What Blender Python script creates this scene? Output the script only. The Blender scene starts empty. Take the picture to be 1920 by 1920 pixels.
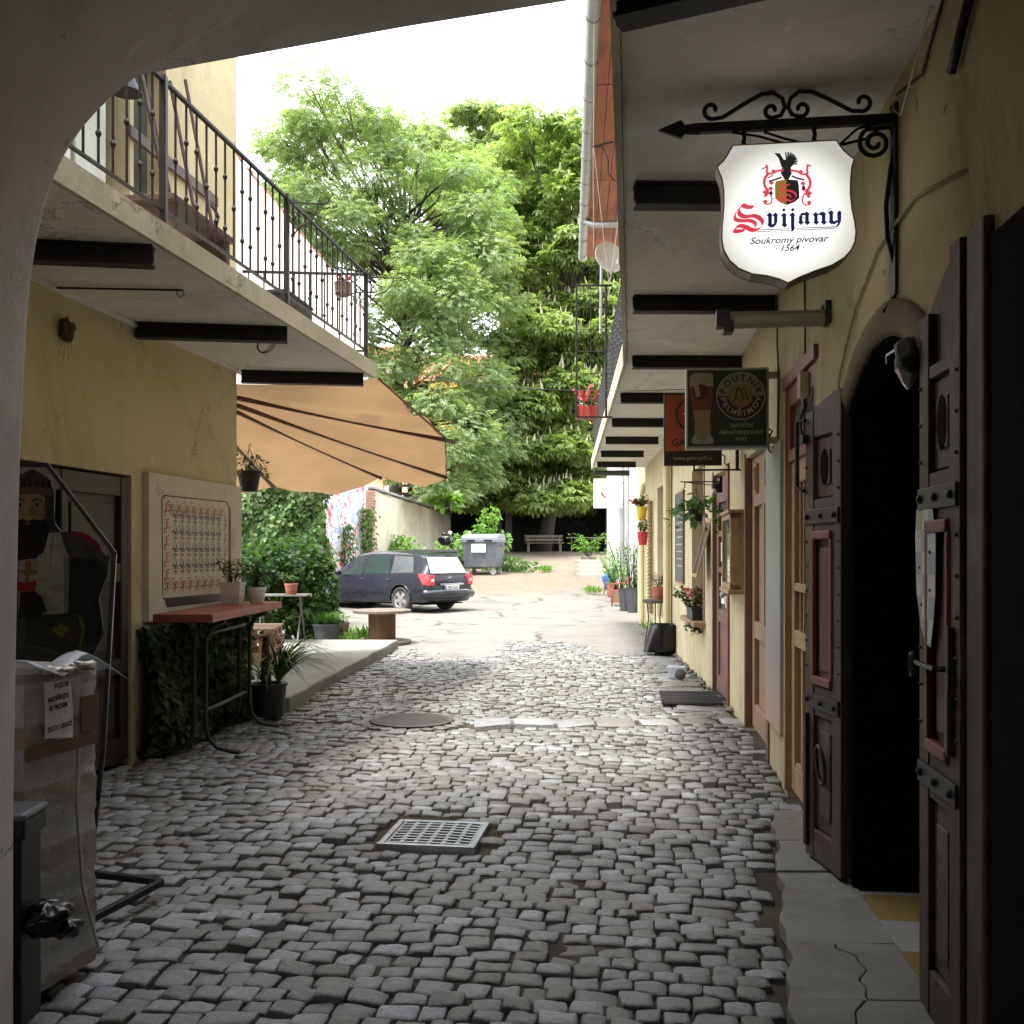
import bpy, math, random
import numpy as np
from mathutils import Vector, Matrix
R = math.radians
random.seed(7)
rng = np.random.default_rng(11)
scene = bpy.context.scene
COL = scene.collection
F = 1850.0

def P(px, py, d):
    return Vector(((px - 960) / F * d, d, 1.5 + (1035 - py) / F * d))

# ------------------------------------------------------------------ mesh helper
class MB:
    def __init__(s):
        s.v = []; s.f = []
    def add(s, vs, fs):
        o = len(s.v)
        s.v += [tuple(p) for p in vs]
        s.f += [tuple(i + o for i in f) for f in fs]
        return s
    def box(s, x0, x1, y0, y1, z0, z1, rz=0, c=None, M=None):
        vs = [Vector((x, y, z)) for z in (z0, z1) for y in (y0, y1) for x in (x0, x1)]
        if rz:
            c0 = Vector(c) if c else Vector(((x0 + x1) / 2, (y0 + y1) / 2, 0))
            m = Matrix.Rotation(rz, 3, 'Z')
            vs = [m @ (p - c0) + c0 for p in vs]
        if M is not None:
            vs = [M @ p for p in vs]
        return s.add(vs, [(0, 2, 3, 1), (4, 5, 7, 6), (0, 1, 5, 4), (2, 6, 7, 3), (0, 4, 6, 2), (1, 3, 7, 5)])
    def bar(s, a, b, w, h=None, up=(0, 0, 1)):
        a = Vector(a); b = Vector(b); h = h or w
        t = (b - a).normalized(); u = Vector(up)
        if abs(t.dot(u)) > .98: u = Vector((1, 0, 0))
        sd = t.cross(u).normalized(); u = sd.cross(t)
        vs = []
        for p in (a, b):
            for i, j in ((-1, -1), (1, -1), (1, 1), (-1, 1)):
                vs.append(p + sd * (i * w / 2) + u * (j * h / 2))
        return s.add(vs, [(3, 2, 1, 0), (4, 5, 6, 7), (0, 1, 5, 4), (1, 2, 6, 5), (2, 3, 7, 6), (3, 0, 4, 7)])
    def tube(s, pts, r, n=8, caps=True, closed=False):
        pts = [Vector(p) for p in pts]; m = len(pts)
        rs = r if isinstance(r, (list, tuple)) else [r] * m
        o = len(s.v); ref = None
        for i, p in enumerate(pts):
            if closed: t = pts[(i + 1) % m] - pts[i - 1]
            else: t = pts[min(i + 1, m - 1)] - pts[max(i - 1, 0)]
            if t.length < 1e-9: t = Vector((0, 0, 1))
            t.normalize()
            if ref is None:
                ref = Vector((0, 0, 1)) if abs(t.z) < .9 else Vector((1, 0, 0))
            ref = ref - t * ref.dot(t)
            if ref.length < 1e-6: ref = t.orthogonal()
            ref.normalize(); b = t.cross(ref)
            for k in range(n):
                a = 2 * math.pi * k / n
                s.v.append(tuple(p + (ref * math.cos(a) + b * math.sin(a)) * rs[i]))
        for i in range(m if closed else m - 1):
            j = (i + 1) % m
            for k in range(n):
                k2 = (k + 1) % n
                s.f.append((o + i * n + k, o + i * n + k2, o + j * n + k2, o + j * n + k))
        if caps and not closed:
            s.f.append(tuple(o + k for k in reversed(range(n))))
            s.f.append(tuple(o + (m - 1) * n + k for k in range(n)))
        return s
    def lathe(s, prof, n=20, c=(0, 0, 0), M=None, sx=1, sy=1):
        o = len(s.v); c = Vector(c); m = len(prof)
        for r, z in prof:
            for k in range(n):
                a = 2 * math.pi * k / n
                p = Vector((r * math.cos(a) * sx, r * math.sin(a) * sy, z))
                if M is not None: p = M @ p
                s.v.append(tuple(p + c))
        for i in range(m - 1):
            for k in range(n):
                k2 = (k + 1) % n
                s.f.append((o + i * n + k, o + i * n + k2, o + (i + 1) * n + k2, o + (i + 1) * n + k))
        s.f.append(tuple(o + k for k in reversed(range(n))))
        s.f.append(tuple(o + (m - 1) * n + k for k in range(n)))
        return s
    def prism(s, poly, h0, h1, fn):
        """poly 2d outline; fn(u,v,h)->xyz"""
        n = len(poly)
        vs = [fn(u, v, h0) for u, v in poly] + [fn(u, v, h1) for u, v in poly]
        fs = [tuple(reversed(range(n))), tuple(range(n, 2 * n))]
        fs += [(i, (i + 1) % n, n + (i + 1) % n, n + i) for i in range(n)]
        return s.add(vs, fs)
    def grid(s, fn, nu, nv):
        o = len(s.v)
        for j in range(nv + 1):
            for i in range(nu + 1):
                s.v.append(tuple(fn(i / nu, j / nv)))
        for j in range(nv):
            for i in range(nu):
                a = o + j * (nu + 1) + i
                s.f.append((a, a + 1, a + nu + 2, a + nu + 1))
        return s
    def blob(s, c, r, seed=0, n=14, m=9, amp=.15, fr=3.0):
        rr = random.Random(seed); ph = [rr.uniform(0, 6.28) for _ in range(6)]
        o = len(s.v); c = Vector(c)
        for j in range(m + 1):
            th = math.pi * j / m
            for i in range(n):
                a = 2 * math.pi * i / n
                k = 1 + amp * (math.sin(fr * a + ph[0] + 2 * th) + .7 * math.sin((fr + 2) * a - 3 * th + ph[1]) + .6 * math.sin(5 * th + ph[2] + a))* math.sin(th)
                s.v.append((c.x + r[0] * k * math.sin(th) * math.cos(a), c.y + r[1] * k * math.sin(th) * math.sin(a), c.z + r[2] * k * math.cos(th)))
        for j in range(m):
            for i in range(n):
                i2 = (i + 1) % n
                s.f.append((o + j * n + i, o + (j + 1) * n + i, o + (j + 1) * n + i2, o + j * n + i2))
        return s
    def build(s, name, mat=None, parent=None, smooth=False, bevel=0, solid=0, sub=0, angle=40):
        me = bpy.data.meshes.new(name)
        me.from_pydata(s.v, [], s.f)
        me.update()
        o = bpy.data.objects.new(name, me); COL.objects.link(o)
        if mat is not None: me.materials.append(mat)
        if smooth:
            me.polygons.foreach_set('use_smooth', [True] * len(me.polygons))
            if smooth == 'auto':
                try: me.set_sharp_from_angle(angle=R(angle))
                except Exception: pass
        if solid:
            m = o.modifiers.new('solid', 'SOLIDIFY'); m.thickness = solid; m.offset = 0
        if sub:
            m = o.modifiers.new('sub', 'SUBSURF'); m.levels = sub; m.render_levels = sub
        if bevel:
            m = o.modifiers.new('bev', 'BEVEL'); m.width = bevel; m.segments = 2; m.limit_method = 'ANGLE'; m.angle_limit = R(50)
        if parent is not None: o.parent = parent
        return o

def np_mesh(name, verts, faces4, mat, parent=None, tone=None, smooth=False):
    """verts (n,3), faces (m,k) numpy -> mesh object; tone per face value"""
    me = bpy.data.meshes.new(name)
    k = faces4.shape[1]
    me.vertices.add(len(verts)); me.vertices.foreach_set('co', verts.astype(np.float32).ravel())
    me.loops.add(faces4.size); me.loops.foreach_set('vertex_index', faces4.astype(np.int32).ravel())
    me.polygons.add(len(faces4))
    me.polygons.foreach_set('loop_start', np.arange(0, faces4.size, k, dtype=np.int32))
    me.polygons.foreach_set('loop_total', np.full(len(faces4), k, dtype=np.int32))
    if smooth: me.polygons.foreach_set('use_smooth', np.ones(len(faces4), dtype=bool))
    me.update(calc_edges=True)
    if tone is not None:
        at = me.attributes.new('tone', 'FLOAT', 'FACE'); at.data.foreach_set('value', tone.astype(np.float32))
    if mat: me.materials.append(mat)
    o = bpy.data.objects.new(name, me); COL.objects.link(o)
    if parent is not None: o.parent = parent
    return o

def tag(o, label, cat=None, group=None, kind=None):
    if label: o['label'] = label
    if cat: o['category'] = cat
    if group: o['group'] = group
    if kind: o['kind'] = kind
    return o
def thing(name, label, cat, loc=(0, 0, 0), rz=0, group=None):
    o = bpy.data.objects.new(name, None); COL.objects.link(o)
    o.empty_display_size = .2
    o.location = loc; o.rotation_euler = (0, 0, rz)
    return tag(o, label, cat, group)
def struct(o): o['kind'] = 'structure'; return o
def kids(o): return [c for c in bpy.data.objects if c.parent == o]
def dup(o, loc, rz=0, label=None):
    c = o.copy(); COL.objects.link(c); c.location = loc; c.rotation_euler = (0, 0, rz)
    if label: c['label'] = label
    for ch in kids(o):
        d = ch.copy(); COL.objects.link(d); d.parent = c
        for g in kids(ch):
            e = g.copy(); COL.objects.link(e); e.parent = d
    return c

# ------------------------------------------------------------------ materials
class NT:
    def __init__(s, name):
        s.m = bpy.data.materials.new(name); s.m.use_nodes = True
        s.t = s.m.node_tree; s.t.nodes.clear()
        s.out = s.n('ShaderNodeOutputMaterial'); s.b = s.n('ShaderNodeBsdfPrincipled')
        s.l(s.b.outputs[0], s.out.inputs[0])
        s.tc = s.n('ShaderNodeTexCoord')
    def n(s, typ, **kw):
        x = s.t.nodes.new(typ)
        for k, v in kw.items():
            if k in x.inputs: x.inputs[k].default_value = v
            else: setattr(x, k, v)
        return x
    def l(s, a, b): s.t.links.new(a, b)
    def noise(s, scale, detail=4, rough=.55, vec=None, out='Fac', dist=0):
        x = s.n('ShaderNodeTexNoise'); x.inputs['Scale'].default_value = scale
        x.inputs['Detail'].default_value = detail; x.inputs['Roughness'].default_value = rough
        x.inputs['Distortion'].default_value = dist
        s.l(vec or s.tc.outputs['Object'], x.inputs['Vector']); return x.outputs[out]
    def ramp(s, fac, stops, interp='LINEAR'):
        x = s.n('ShaderNodeValToRGB'); x.color_ramp.interpolation = interp
        e = x.color_ramp.elements
        while len(e) < len(stops): e.new(.5)
        for q, (p, c) in zip(e, stops):
            q.position = p
            q.color = (c, c, c, 1) if isinstance(c, (int, float)) else (*c, 1)
        s.l(fac, x.inputs[0]); return x.outputs[0]
    def mix(s, fac, a, b, mode='MIX'):
        x = s.n('ShaderNodeMix'); x.data_type = 'RGBA'; x.blend_type = mode
        for val, i in ((fac, 0), (a, 6), (b, 7)):
            if isinstance(val, (int, float)): x.inputs[i].default_value = val
            elif isinstance(val, tuple): x.inputs[i].default_value = (*val, 1)
            else: s.l(val, x.inputs[i])
        return x.outputs[2]
    def math(s, op, a, b=0.0, clamp=False):
        x = s.n('ShaderNodeMath'); x.operation = op; x.use_clamp = clamp
        for i, val in enumerate((a, b)):
            if isinstance(val, (int, float)): x.inputs[i].default_value = val
            else: s.l(val, x.inputs[i])
        return x.outputs[0]
    def bump(s, h, strength=.3, dist=.01):
        x = s.n('ShaderNodeBump'); x.inputs['Strength'].default_value = strength; x.inputs['Distance'].default_value = dist
        s.l(h, x.inputs['Height']); s.l(x.outputs[0], s.b.inputs['Normal'])
    def col(s, c):
        if isinstance(c, tuple): s.b.inputs['Base Color'].default_value = (*c, 1)
        else: s.l(c, s.b.inputs['Base Color'])
    def set(s, rough=.8, metal=0, spec=.4):
        s.b.inputs['Roughness'].default_value = rough; s.b.inputs['Metallic'].default_value = metal
        s.b.inputs['Specular IOR Level'].default_value = spec

def mat(name, c1, c2=None, rough=.7, metal=0, scale=6, bump=.15, bscale=60, spec=.4, stretch=None, dirt=None, dscale=2.5):
    n = NT(name); n.set(rough, metal, spec)
    c2 = c2 or tuple(x * .8 for x in c1)
    vec = None
    if stretch:
        mp = n.n('ShaderNodeMapping'); mp.inputs['Scale'].default_value = stretch
        n.l(n.tc.outputs['Object'], mp.inputs['Vector']); vec = mp.outputs[0]
    c = n.ramp(n.noise(scale, 5, .6, vec), [(.3, c1), (.7, c2)])
    if dirt:
        c = n.mix(n.ramp(n.noise(dscale, 6, .65), [(.52, 0.0), (.72, .8)]), c, dirt)
    n.col(c)
    if bump: n.bump(n.noise(bscale, 4, .6, vec), bump, .006)
    return n.m

def plaster(name, c1, c2, stain=(.16, .14, .10), amt=.55, bump=.35):
    n = NT(name); n.set(.92, 0, .2)
    c = n.ramp(n.noise(.9, 5, .6), [(.3, c1), (.7, c2)])
    c = n.mix(n.ramp(n.noise(6, 6, .7), [(.35, .0), (.8, .35)]), c, tuple(x * .75 for x in c1))
    mp = n.n('ShaderNodeMapping'); mp.inputs['Scale'].default_value = (1, 1, .35)
    n.l(n.tc.outputs['Object'], mp.inputs['Vector'])
    c = n.mix(n.ramp(n.noise(1.7, 8, .72, mp.outputs[0], dist=.6), [(.55, 0.0), (.78, amt)]), c, stain)
    c = n.mix(n.ramp(n.noise(13, 3, .5), [(.68, 0.0), (.75, amt)]), c, stain)
    c = n.mix(n.ramp(n.noise(.55, 7, .75, dist=1.0), [(.50, 0.0), (.60, .38)]), c, tuple(x * .62 for x in c2))
    c = n.mix(n.ramp(n.noise(2.6, 7, .7, dist=.4), [(.64, 0.0), (.68, .55)]), c, tuple(min(1, x * 1.25 + .04) for x in c1))
    vo = n.n('ShaderNodeTexVoronoi'); vo.feature = 'DISTANCE_TO_EDGE'; vo.inputs['Scale'].default_value = .8
    va = n.n('ShaderNodeVectorMath'); vs_ = n.n('ShaderNodeVectorMath'); vs_.operation = 'SCALE'; vs_.inputs['Scale'].default_value = .45
    n.l(n.noise(3, 6, .7, out='Color'), vs_.inputs[0]); n.l(n.tc.outputs['Object'], va.inputs[0]); n.l(vs_.outputs[0], va.inputs[1]); n.l(va.outputs[0], vo.inputs['Vector'])
    ck_ = n.math('MULTIPLY', n.ramp(vo.outputs['Distance'], [(0, 1.0), (.006, 0.0)]), n.ramp(n.noise(.8, 3), [(.5, 0), (.58, .8)]))
    c = n.mix(ck_, c, tuple(x * .5 for x in stain))
    n.col(c)
    h = n.math('ADD', n.noise(14, 6, .65), n.math('MULTIPLY', n.noise(120, 3, .6), .35))
    n.bump(h, bump, .02)
    return n.m

def leafmat(name, c1, c2, trans=.35, rough=.5):
    n = NT(name); n.set(rough, 0, .35)
    at = n.n('ShaderNodeAttribute'); at.attribute_name = 'tone'
    c = n.ramp(at.outputs['Fac'], [(0, c1), (1, c2)])
    n.col(c)
    tr = n.n('ShaderNodeBsdfTranslucent')
    n.l(n.mix(1.0, c, (1.5, 1.6, .7), 'MULTIPLY'), tr.inputs[0])
    ms = n.n('ShaderNodeMixShader'); ms.inputs[0].default_value = trans
    n.l(n.b.outputs[0], ms.inputs[1]); n.l(tr.outputs[0], ms.inputs[2]); n.l(ms.outputs[0], n.out.inputs[0])
    return n.m

def emit(name, c, s):
    n = NT(name); n.col(tuple(x * .6 for x in c)); n.set(.3)
    n.b.inputs['Emission Color'].default_value = (*c, 1); n.b.inputs['Emission Strength'].default_value = s
    return n.m

def glass(name, c=(.05, .06, .06), rough=.06):
    n = NT(name); n.set(rough, 0, .8); n.col(n.ramp(n.noise(2, 3), [(.3, c), (.7, tuple(x * 1.6 for x in c))])); return n.m

YEL1, YEL2 = (.57, .505, .31), (.48, .42, .245)
m_yel = plaster('plaster_yellow', YEL1, YEL2)
m_yel_near = plaster('plaster_yellow_stained', (.55, .48, .285), (.44, .38, .22), (.10, .085, .055), .8)
m_yel_left = plaster('plaster_ochre', (.58, .51, .305), (.49, .425, .24), (.22, .18, .11), .5)
m_slab = plaster('slab_render', (.76, .73, .66), (.68, .65, .58), (.25, .23, .19), .4, .2)
m_slabedge = plaster('slab_edge', (.60, .55, .40), (.42, .38, .27), (.16, .15, .10), .7)
m_arch = plaster('arch_render', (.72, .68, .64), (.64, .60, .565), (.18, .16, .14), .35, .25)
m_white = plaster('white_render', (.82, .81, .78), (.74, .73, .70), (.45, .42, .38), .35)
m_peach = plaster('peach_firewall', (.75, .58, .42), (.70, .62, .50), (.45, .25, .16), .6)
m_oldwall = plaster('old_wall_render', (.66, .60, .46), (.52, .46, .34), (.28, .22, .15), .8)
m_iron = mat('black_iron', (.018, .016, .016), (.035, .03, .028), .5, .3, 20, .2)
m_beam = mat('dark_steel_beam', (.014, .012, .011), (.03, .024, .02), .65, .2, 8, .2)
m_steel = mat('galvanised_steel', (.42, .43, .44), (.30, .31, .32), .4, .8, 10, .1)
m_gutter = mat('zinc_gutter', (.36, .37, .37), (.28, .29, .29), .45, .4, 6, .1)
m_brown = mat('brown_paint_wood', (.20, .11, .068), (.145, .078, .048), .55, 0, 5, .25, 30, stretch=(8, 8, .6), dirt=(.10, .06, .04))
m_brown2 = mat('faded_brown_wood', (.32, .205, .125), (.25, .155, .09), .65, 0, 5, .25, 30, stretch=(8, 8, .6), dirt=(.16, .11, .08))
m_oak = mat('weathered_yellow_wood', (.40, .27, .13), (.30, .19, .09), .65, 0, 5, .3, 30, stretch=(9, 9, .6), dirt=(.14, .10, .06))
m_gate = mat('old_gate_wood', (.10, .062, .046), (.05, .032, .025), .6, 0, 5, .5, 25, stretch=(9, 9, .5), dirt=(.17, .155, .11), dscale=3.5)
m_gatered = mat('gate_red_moulding', (.24, .07, .05), (.13, .045, .035), .5, 0, 8, .3, 30, stretch=(9, 9, .8))
m_darkdoor = mat('dark_door_wood', (.034, .023, .017), (.02, .014, .011), .45, 0, 4, .3, 30, stretch=(8, 8, .5))
m_redtop = mat('red_table_paint', (.27, .072, .045), (.21, .055, .035), .5, 0, 6, .15, 40)
m_black = mat('black_plastic', (.012, .012, .013), (.02, .02, .022), .45, 0, 10, .1)
m_bag = mat('black_bin_bag', (.003, .003, .0035), (.005, .005, .006), .25, 0, 9, .6, 22, spec=.4)
m_dark = mat('dark_interior', (.009, .008, .007), (.005, .0045, .004), .95, spec=.05)  # near-black: the shade of unlit openings is put into the colour
m_glassd = glass('dark_window_glass')
m_glassg = glass('greenish_glass', (.10, .13, .11), .05)
m_paper = mat('paper', (.78, .78, .75), (.70, .70, .66), .8, 0, 8, .05)
m_terra = mat('terracotta', (.36, .13, .075), (.28, .10, .06), .8, 0, 8, .1)
m_potw = mat('white_pot', (.66, .65, .60), (.55, .54, .50), .55, 0, 6, .05)
m_potd = mat('dark_grey_pot', (.07, .07, .075), (.05, .05, .055), .5, 0, 6, .05)
m_soil = mat('potting_soil', (.05, .035, .025), (.03, .02, .015), .95, 0, 30, .5)
m_brickr = mat('old_brick', (.33, .17, .11), (.24, .12, .08), .9, 0, 9, .4)
m_wood = mat('raw_wood', (.36, .24, .14), (.26, .165, .09), .75, 0, 5, .3, 40, stretch=(1, 8, 8))
m_leaf = leafmat('leaf_green', (.035, .085, .018), (.10, .19, .04))
m_leafb = leafmat('leaf_bright', (.09, .20, .03), (.17, .32, .06), .45)
m_leafd = leafmat('leaf_dark', (.022, .05, .014), (.06, .11, .03))
m_leafivy = leafmat('leaf_ivy', (.03, .08, .018), (.15, .23, .07))
m_petal_r = leafmat('petal_red', (.50, .03, .05), (.70, .10, .14), .3)
m_petal_p = leafmat('petal_pink', (.60, .16, .30), (.75, .32, .45), .3)

# ------------------------------------------------------------------ wall lines
def XR(d): return .99 + .12 * d if d <= 9 else 2.07 + .06 * (d - 9)
def XL(d): return -2.54 + .13 * (d - 9.1)
RZN = math.atan2(1, .12)          # right wall near: local x away along wall, local y into the alley
RZF = math.atan2(1, .06)
RZL = math.atan2(-1, -.13)        # left wall: local x towards the camera, local y into the alley
def RF(d, out=0, z=0):
    rz = RZN if d <= 9 else RZF
    return Vector((XR(d) - out * math.sin(rz), d + out * math.cos(rz), z)), rz
def LF(d, out=0, z=0):
    return Vector((XL(d) + out * .9917, d - out * .129, z)), RZL

def gz(y):
    if y < 26: return 0.0
    if y < 48:
        t = (y - 26) / 22.0
        return 1.5 * (t * t * (3 - 2 * t) * .35 + t * .65)
    return 1.5

# leaves: vectorised
def frames(dirs, ups=None, roll=None):
    d = dirs / np.linalg.norm(dirs, axis=1, keepdims=True)
    u = rng.normal(size=d.shape) if ups is None else ups
    s = np.cross(u, d); s /= np.linalg.norm(s, axis=1, keepdims=True) + 1e-9
    n = np.cross(d, s)
    return np.stack([d, s, n], axis=1)
def leaf_mesh(name, pos, Rm, scale, T, mt, parent=None, tone=None):
    n = len(pos); m, k = T.shape[0], T.shape[1]
    V = np.einsum('mkj,nji->nmki', T, Rm) * scale[:, None, None, None] + pos[:, None, None, :]
    faces = np.arange(n * m * k).reshape(n * m, k)
    if tone is None: tone = rng.random(n)
    return np_mesh(name, V.reshape(-1, 3), faces, mt, parent, np.repeat(tone, m))
def rhomb(x, y, ang, L, W, droop=0, wide=.5):
    c, s_ = math.cos(ang), math.sin(ang)
    pts = [(0, 0, 0), (L * wide, -W / 2, -droop * .35), (L, 0, -droop), (L * wide, W / 2, -droop * .35)]
    return [(x + px * c - py * s_, y + px * s_ + py * c, pz) for px, py, pz in pts]
T_ash = np.array([rhomb(.22, 0, a * 1.0, .46, .15, .12) for a in (.95, -.95)] + [rhomb(.5, 0, a, .46, .16, .14) for a in (.8, -.8)] + [rhomb(.75, 0, a, .42, .15, .14) for a in (.6, -.6)] + [rhomb(.8, 0, 0, .45, .16, .16)])
T_chest = np.array([rhomb(0, 0, a, 1.0 - .12 * abs(a), .36, .42, .66) for a in (-1.9, -1.15, -.42, .42, 1.15, 1.9)])
T_leaf = np.array([rhomb(0, 0, 0, 1, .55, .15, .45)])
T_long = np.array([rhomb(0, 0, 0, 1, .22, .2, .45)])
T_ivy = np.array([[(0, 0, 0), (.35, -.5, -.02), (1, 0, -.1), (.35, .5, -.02)]])
T_pet = np.array([rhomb(0, 0, a, .6, .45, .0, .6) for a in (0, 1.26, 2.5, 3.77, 5.0)])
# ------------------------------------------------------------------ camera, world, sun
cam = bpy.data.cameras.new('camera'); camo = bpy.data.objects.new('camera', cam); COL.objects.link(camo)
cam.sensor_width = 36; cam.lens = 36 * F / 1920; cam.shift_y = 75 / 1920
cam.clip_start = .05; cam.clip_end = 3000
camo.location = (0, 0, 1.5); camo.rotation_euler = (R(90), 0, 0)
scene.camera = camo
SUN_EL, SUN_AZ = 72, 215          # azimuth clockwise from +Y: behind the viewer, to the left
w = bpy.data.worlds.new('World'); scene.world = w; w.use_nodes = True
nt = w.node_tree; bg = nt.nodes['Background']
sky = nt.nodes.new('ShaderNodeTexSky'); sky.sky_type = 'NISHITA'; sky.sun_disc = False
sky.sun_elevation = R(SUN_EL); sky.sun_rotation = R(SUN_AZ); sky.dust_density = 1.2; sky.air_density = 1.0
hs = nt.nodes.new('ShaderNodeHueSaturation'); hs.inputs['Saturation'].default_value = .25
nt.links.new(sky.outputs[0], hs.inputs['Color']); nt.links.new(hs.outputs[0], bg.inputs[0])
bg.inputs[1].default_value = .15
sl = bpy.data.lights.new('sun', 'SUN'); sl.energy = .95; sl.angle = R(10); sl.color = (1, .95, .87)
so = bpy.data.objects.new('sun', sl); COL.objects.link(so)
az, el = R(SUN_AZ), R(SUN_EL)
sdir = Vector((math.sin(az) * math.cos(el), math.cos(az) * math.cos(el), math.sin(el)))
so.rotation_euler = sdir.to_track_quat('Z', 'Y').to_euler()
so.location = (0, -5, 30)
scene.view_settings.view_transform = 'Standard'; scene.view_settings.look = 'None'
scene.view_settings.exposure = 3.1; scene.view_settings.gamma = 1
scene.cycles.max_bounces = 10; scene.cycles.diffuse_bounces = 6; scene.cycles.transparent_max_bounces = 12
try: scene.cycles.use_denoising = True
except Exception: pass

def place(o, loc, rz, parent=None):
    o.location = loc; o.rotation_euler = (0, 0, rz)
    if parent is not None:
        o.parent = parent; o.matrix_parent_inverse = Matrix.LocRotScale(parent.location, parent.rotation_euler, None).inverted()
    return o
def wp(o, parent):
    o.parent = parent; o.matrix_parent_inverse = Matrix.LocRotScale(parent.location, parent.rotation_euler, None).inverted(); return o

# ------------------------------------------------------------------ ground
def ground_material():
    n = NT('courtyard_ground_material'); n.set(.93, 0, .15)
    sep = n.n('ShaderNodeSeparateXYZ'); n.l(n.tc.outputs['Object'], sep.inputs[0])
    conc = n.ramp(n.noise(.7, 8, .65), [(.3, (.15, .142, .128)), (.55, (.19, .181, .165)), (.75, (.10, .092, .08))])
    conc = n.mix(n.ramp(n.noise(5, 6, .7), [(.5, 0), (.75, .5)]), conc, (.17, .145, .115))
    conc = n.mix(n.ramp(n.noise(45, 3, .7), [(.5, 0), (.8, .45)]), conc, (.11, .10, .085))
    # cracks
    v = n.n('ShaderNodeTexVoronoi'); v.feature = 'DISTANCE_TO_EDGE'; v.inputs['Scale'].default_value = .42
    wv = n.n('ShaderNodeVectorMath'); wv.operation = 'ADD'
    nz = n.n('ShaderNodeVectorMath'); nz.operation = 'SCALE'; nz.inputs['Scale'].default_value = .5
    n.l(n.noise(2.2, 5, .7, out='Color'), nz.inputs[0])
    n.l(n.tc.outputs['Object'], wv.inputs[0]); n.l(nz.outputs[0], wv.inputs[1]); n.l(wv.outputs[0], v.inputs['Vector'])
    crack = n.ramp(v.outputs['Distance'], [(.0, 1.0), (.022, 0.0)])
    crack = n.math('MULTIPLY', crack, n.ramp(n.noise(.9, 4, .6), [(.42, 0), (.56, 1)]))
    conc = n.mix(n.math('MULTIPLY', crack, .95), conc, (.06, .05, .038))
    dirt = n.ramp(n.noise(3, 8, .7), [(.3, (.20, .165, .125)), (.7, (.14, .112, .08))])
    dirt = n.mix(n.ramp(n.noise(60, 3, .6), [(.55, 0), (.7, .5)]), dirt, (.30, .27, .22))
    wob = n.math('MULTIPLY', n.noise(.35, 5, .6), 9)
    yy = n.math('ADD', sep.outputs['Y'], wob)
    fac = n.ramp(n.math('MULTIPLY', n.math('SUBTRACT', yy, 33), .25, True), [(0, 0), (1, 1)])
    c = n.mix(fac, conc, dirt)
    nearf = n.ramp(n.math('SUBTRACT', 16.4, n.math('ADD', sep.outputs['Y'], n.math('MULTIPLY', n.noise(2, 5), 3.0)), True), [(0, 0), (1, .7)])
    c = n.mix(nearf, c, n.ramp(n.noise(25, 4, .7), [(.3, (.085, .075, .055)), (.7, (.16, .14, .105))]))
    n.col(c)
    h = n.math('SUBTRACT', n.math('ADD', n.noise(8, 6, .6), n.math('MULTIPLY', n.noise(70, 3), .25)), crack)
    n.bump(h, .5, .03)
    return n.m
xs = sorted(set([-400, -120, -50, -30] + [x * .6 for x in range(-25, -8)] + [-4.8 + .2 * x for x in range(0, 49)] + [x * .6 for x in range(9, 26)] + [30, 50, 120, 400]))
ys = sorted(set([-300, -80, -30] + [-8 + .5 * i for i in range(0, 43)] + [13.5 + .15 * i for i in range(0, 34)] + [18.6 + .5 * i for i in range(0, 90)] + [64, 70, 90, 130, 220, 900]))
def grnd(x, y):
    z = gz(y)
    yb = 14.9 + .55 * math.sin(x * 1.3 + .5) + .35 * math.sin(x * 3.1) + .2 * math.sin(x * 6.7)
    if y < yb - .4: z = -.12
    elif y < yb + 2.4: t = (y - yb + .4) / 2.8; z = -.075 + .075 * (1 - (1 - t) ** 2) + .006 * math.sin(x * 11 + y * 7) * (1 - t)
    if y > 20: z += .03 * math.sin(x * 1.7 + y * .6) * min(1, (y - 20) / 10)
    return z
g = MB()
for y in ys:
    for x in xs: g.v.append((x, y, grnd(x, y)))
nx = len(xs)
for j in range(len(ys) - 1):
    for i in range(nx - 1):
        a = j * nx + i; g.f.append((a, a + 1, a + nx + 1, a + nx))
gr = struct(g.build('ground', ground_material(), smooth=True))
tag(gr, 'pale cracked courtyard ground rising into a bare dirt slope at the back')
gr['category'] = 'ground'

# ------------------------------------------------------------------ cobbles
AX = Vector((.1191, .9929, 0)); AY = Vector((-.9929, .1191, 0))  # along / to the left
def stone_mat():
    n = NT('granite_setts'); n.set(.62, 0, .6)
    at = n.n('ShaderNodeAttribute'); at.attribute_name = 'tone'
    c = n.ramp(at.outputs['Fac'], [(0, (.115, .109, .092)), (.35, (.175, .170, .153)), (.7, (.225, .226, .225)), (1, (.33, .335, .345))])
    c = n.mix(n.ramp(n.noise(38, 5, .75), [(.42, 0), (.74, .65)]), c, (.075, .07, .064))
    c = n.mix(n.ramp(n.noise(90, 2, .6), [(.62, 0), (.75, .4)]), c, (.26, .26, .25))
    c = n.mix(n.ramp(n.noise(1.3, 6, .7), [(.52, 0), (.70, .55)]), c, (.125, .10, .068))
    n.col(c)
    r = n.ramp(n.noise(9, 4, .6), [(.3, .34), (.7, .62)]); n.l(r, n.b.inputs['Roughness'])
    n.bump(n.math('ADD', n.noise(38, 6, .75), n.math('MULTIPLY', n.noise(150, 3), .5)), .8, .009)
    return n.m
m_sett = stone_mat()
def und(u, v):
    return .018 * math.sin(u * 1.1 + v * .7) + .012 * math.sin(u * .6 - v * 1.9 + 1) + .006 * math.sin(3.1 * u + 2 * v) - .018
grate_c = Vector((-.41, 5.28, 0)); man_c = Vector((-.9, 8.9, 0))
KERB_A, KERB_B = Vector((-2.12, 9.4, 0)), Vector((-1.80, 15.6, 0))
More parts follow.
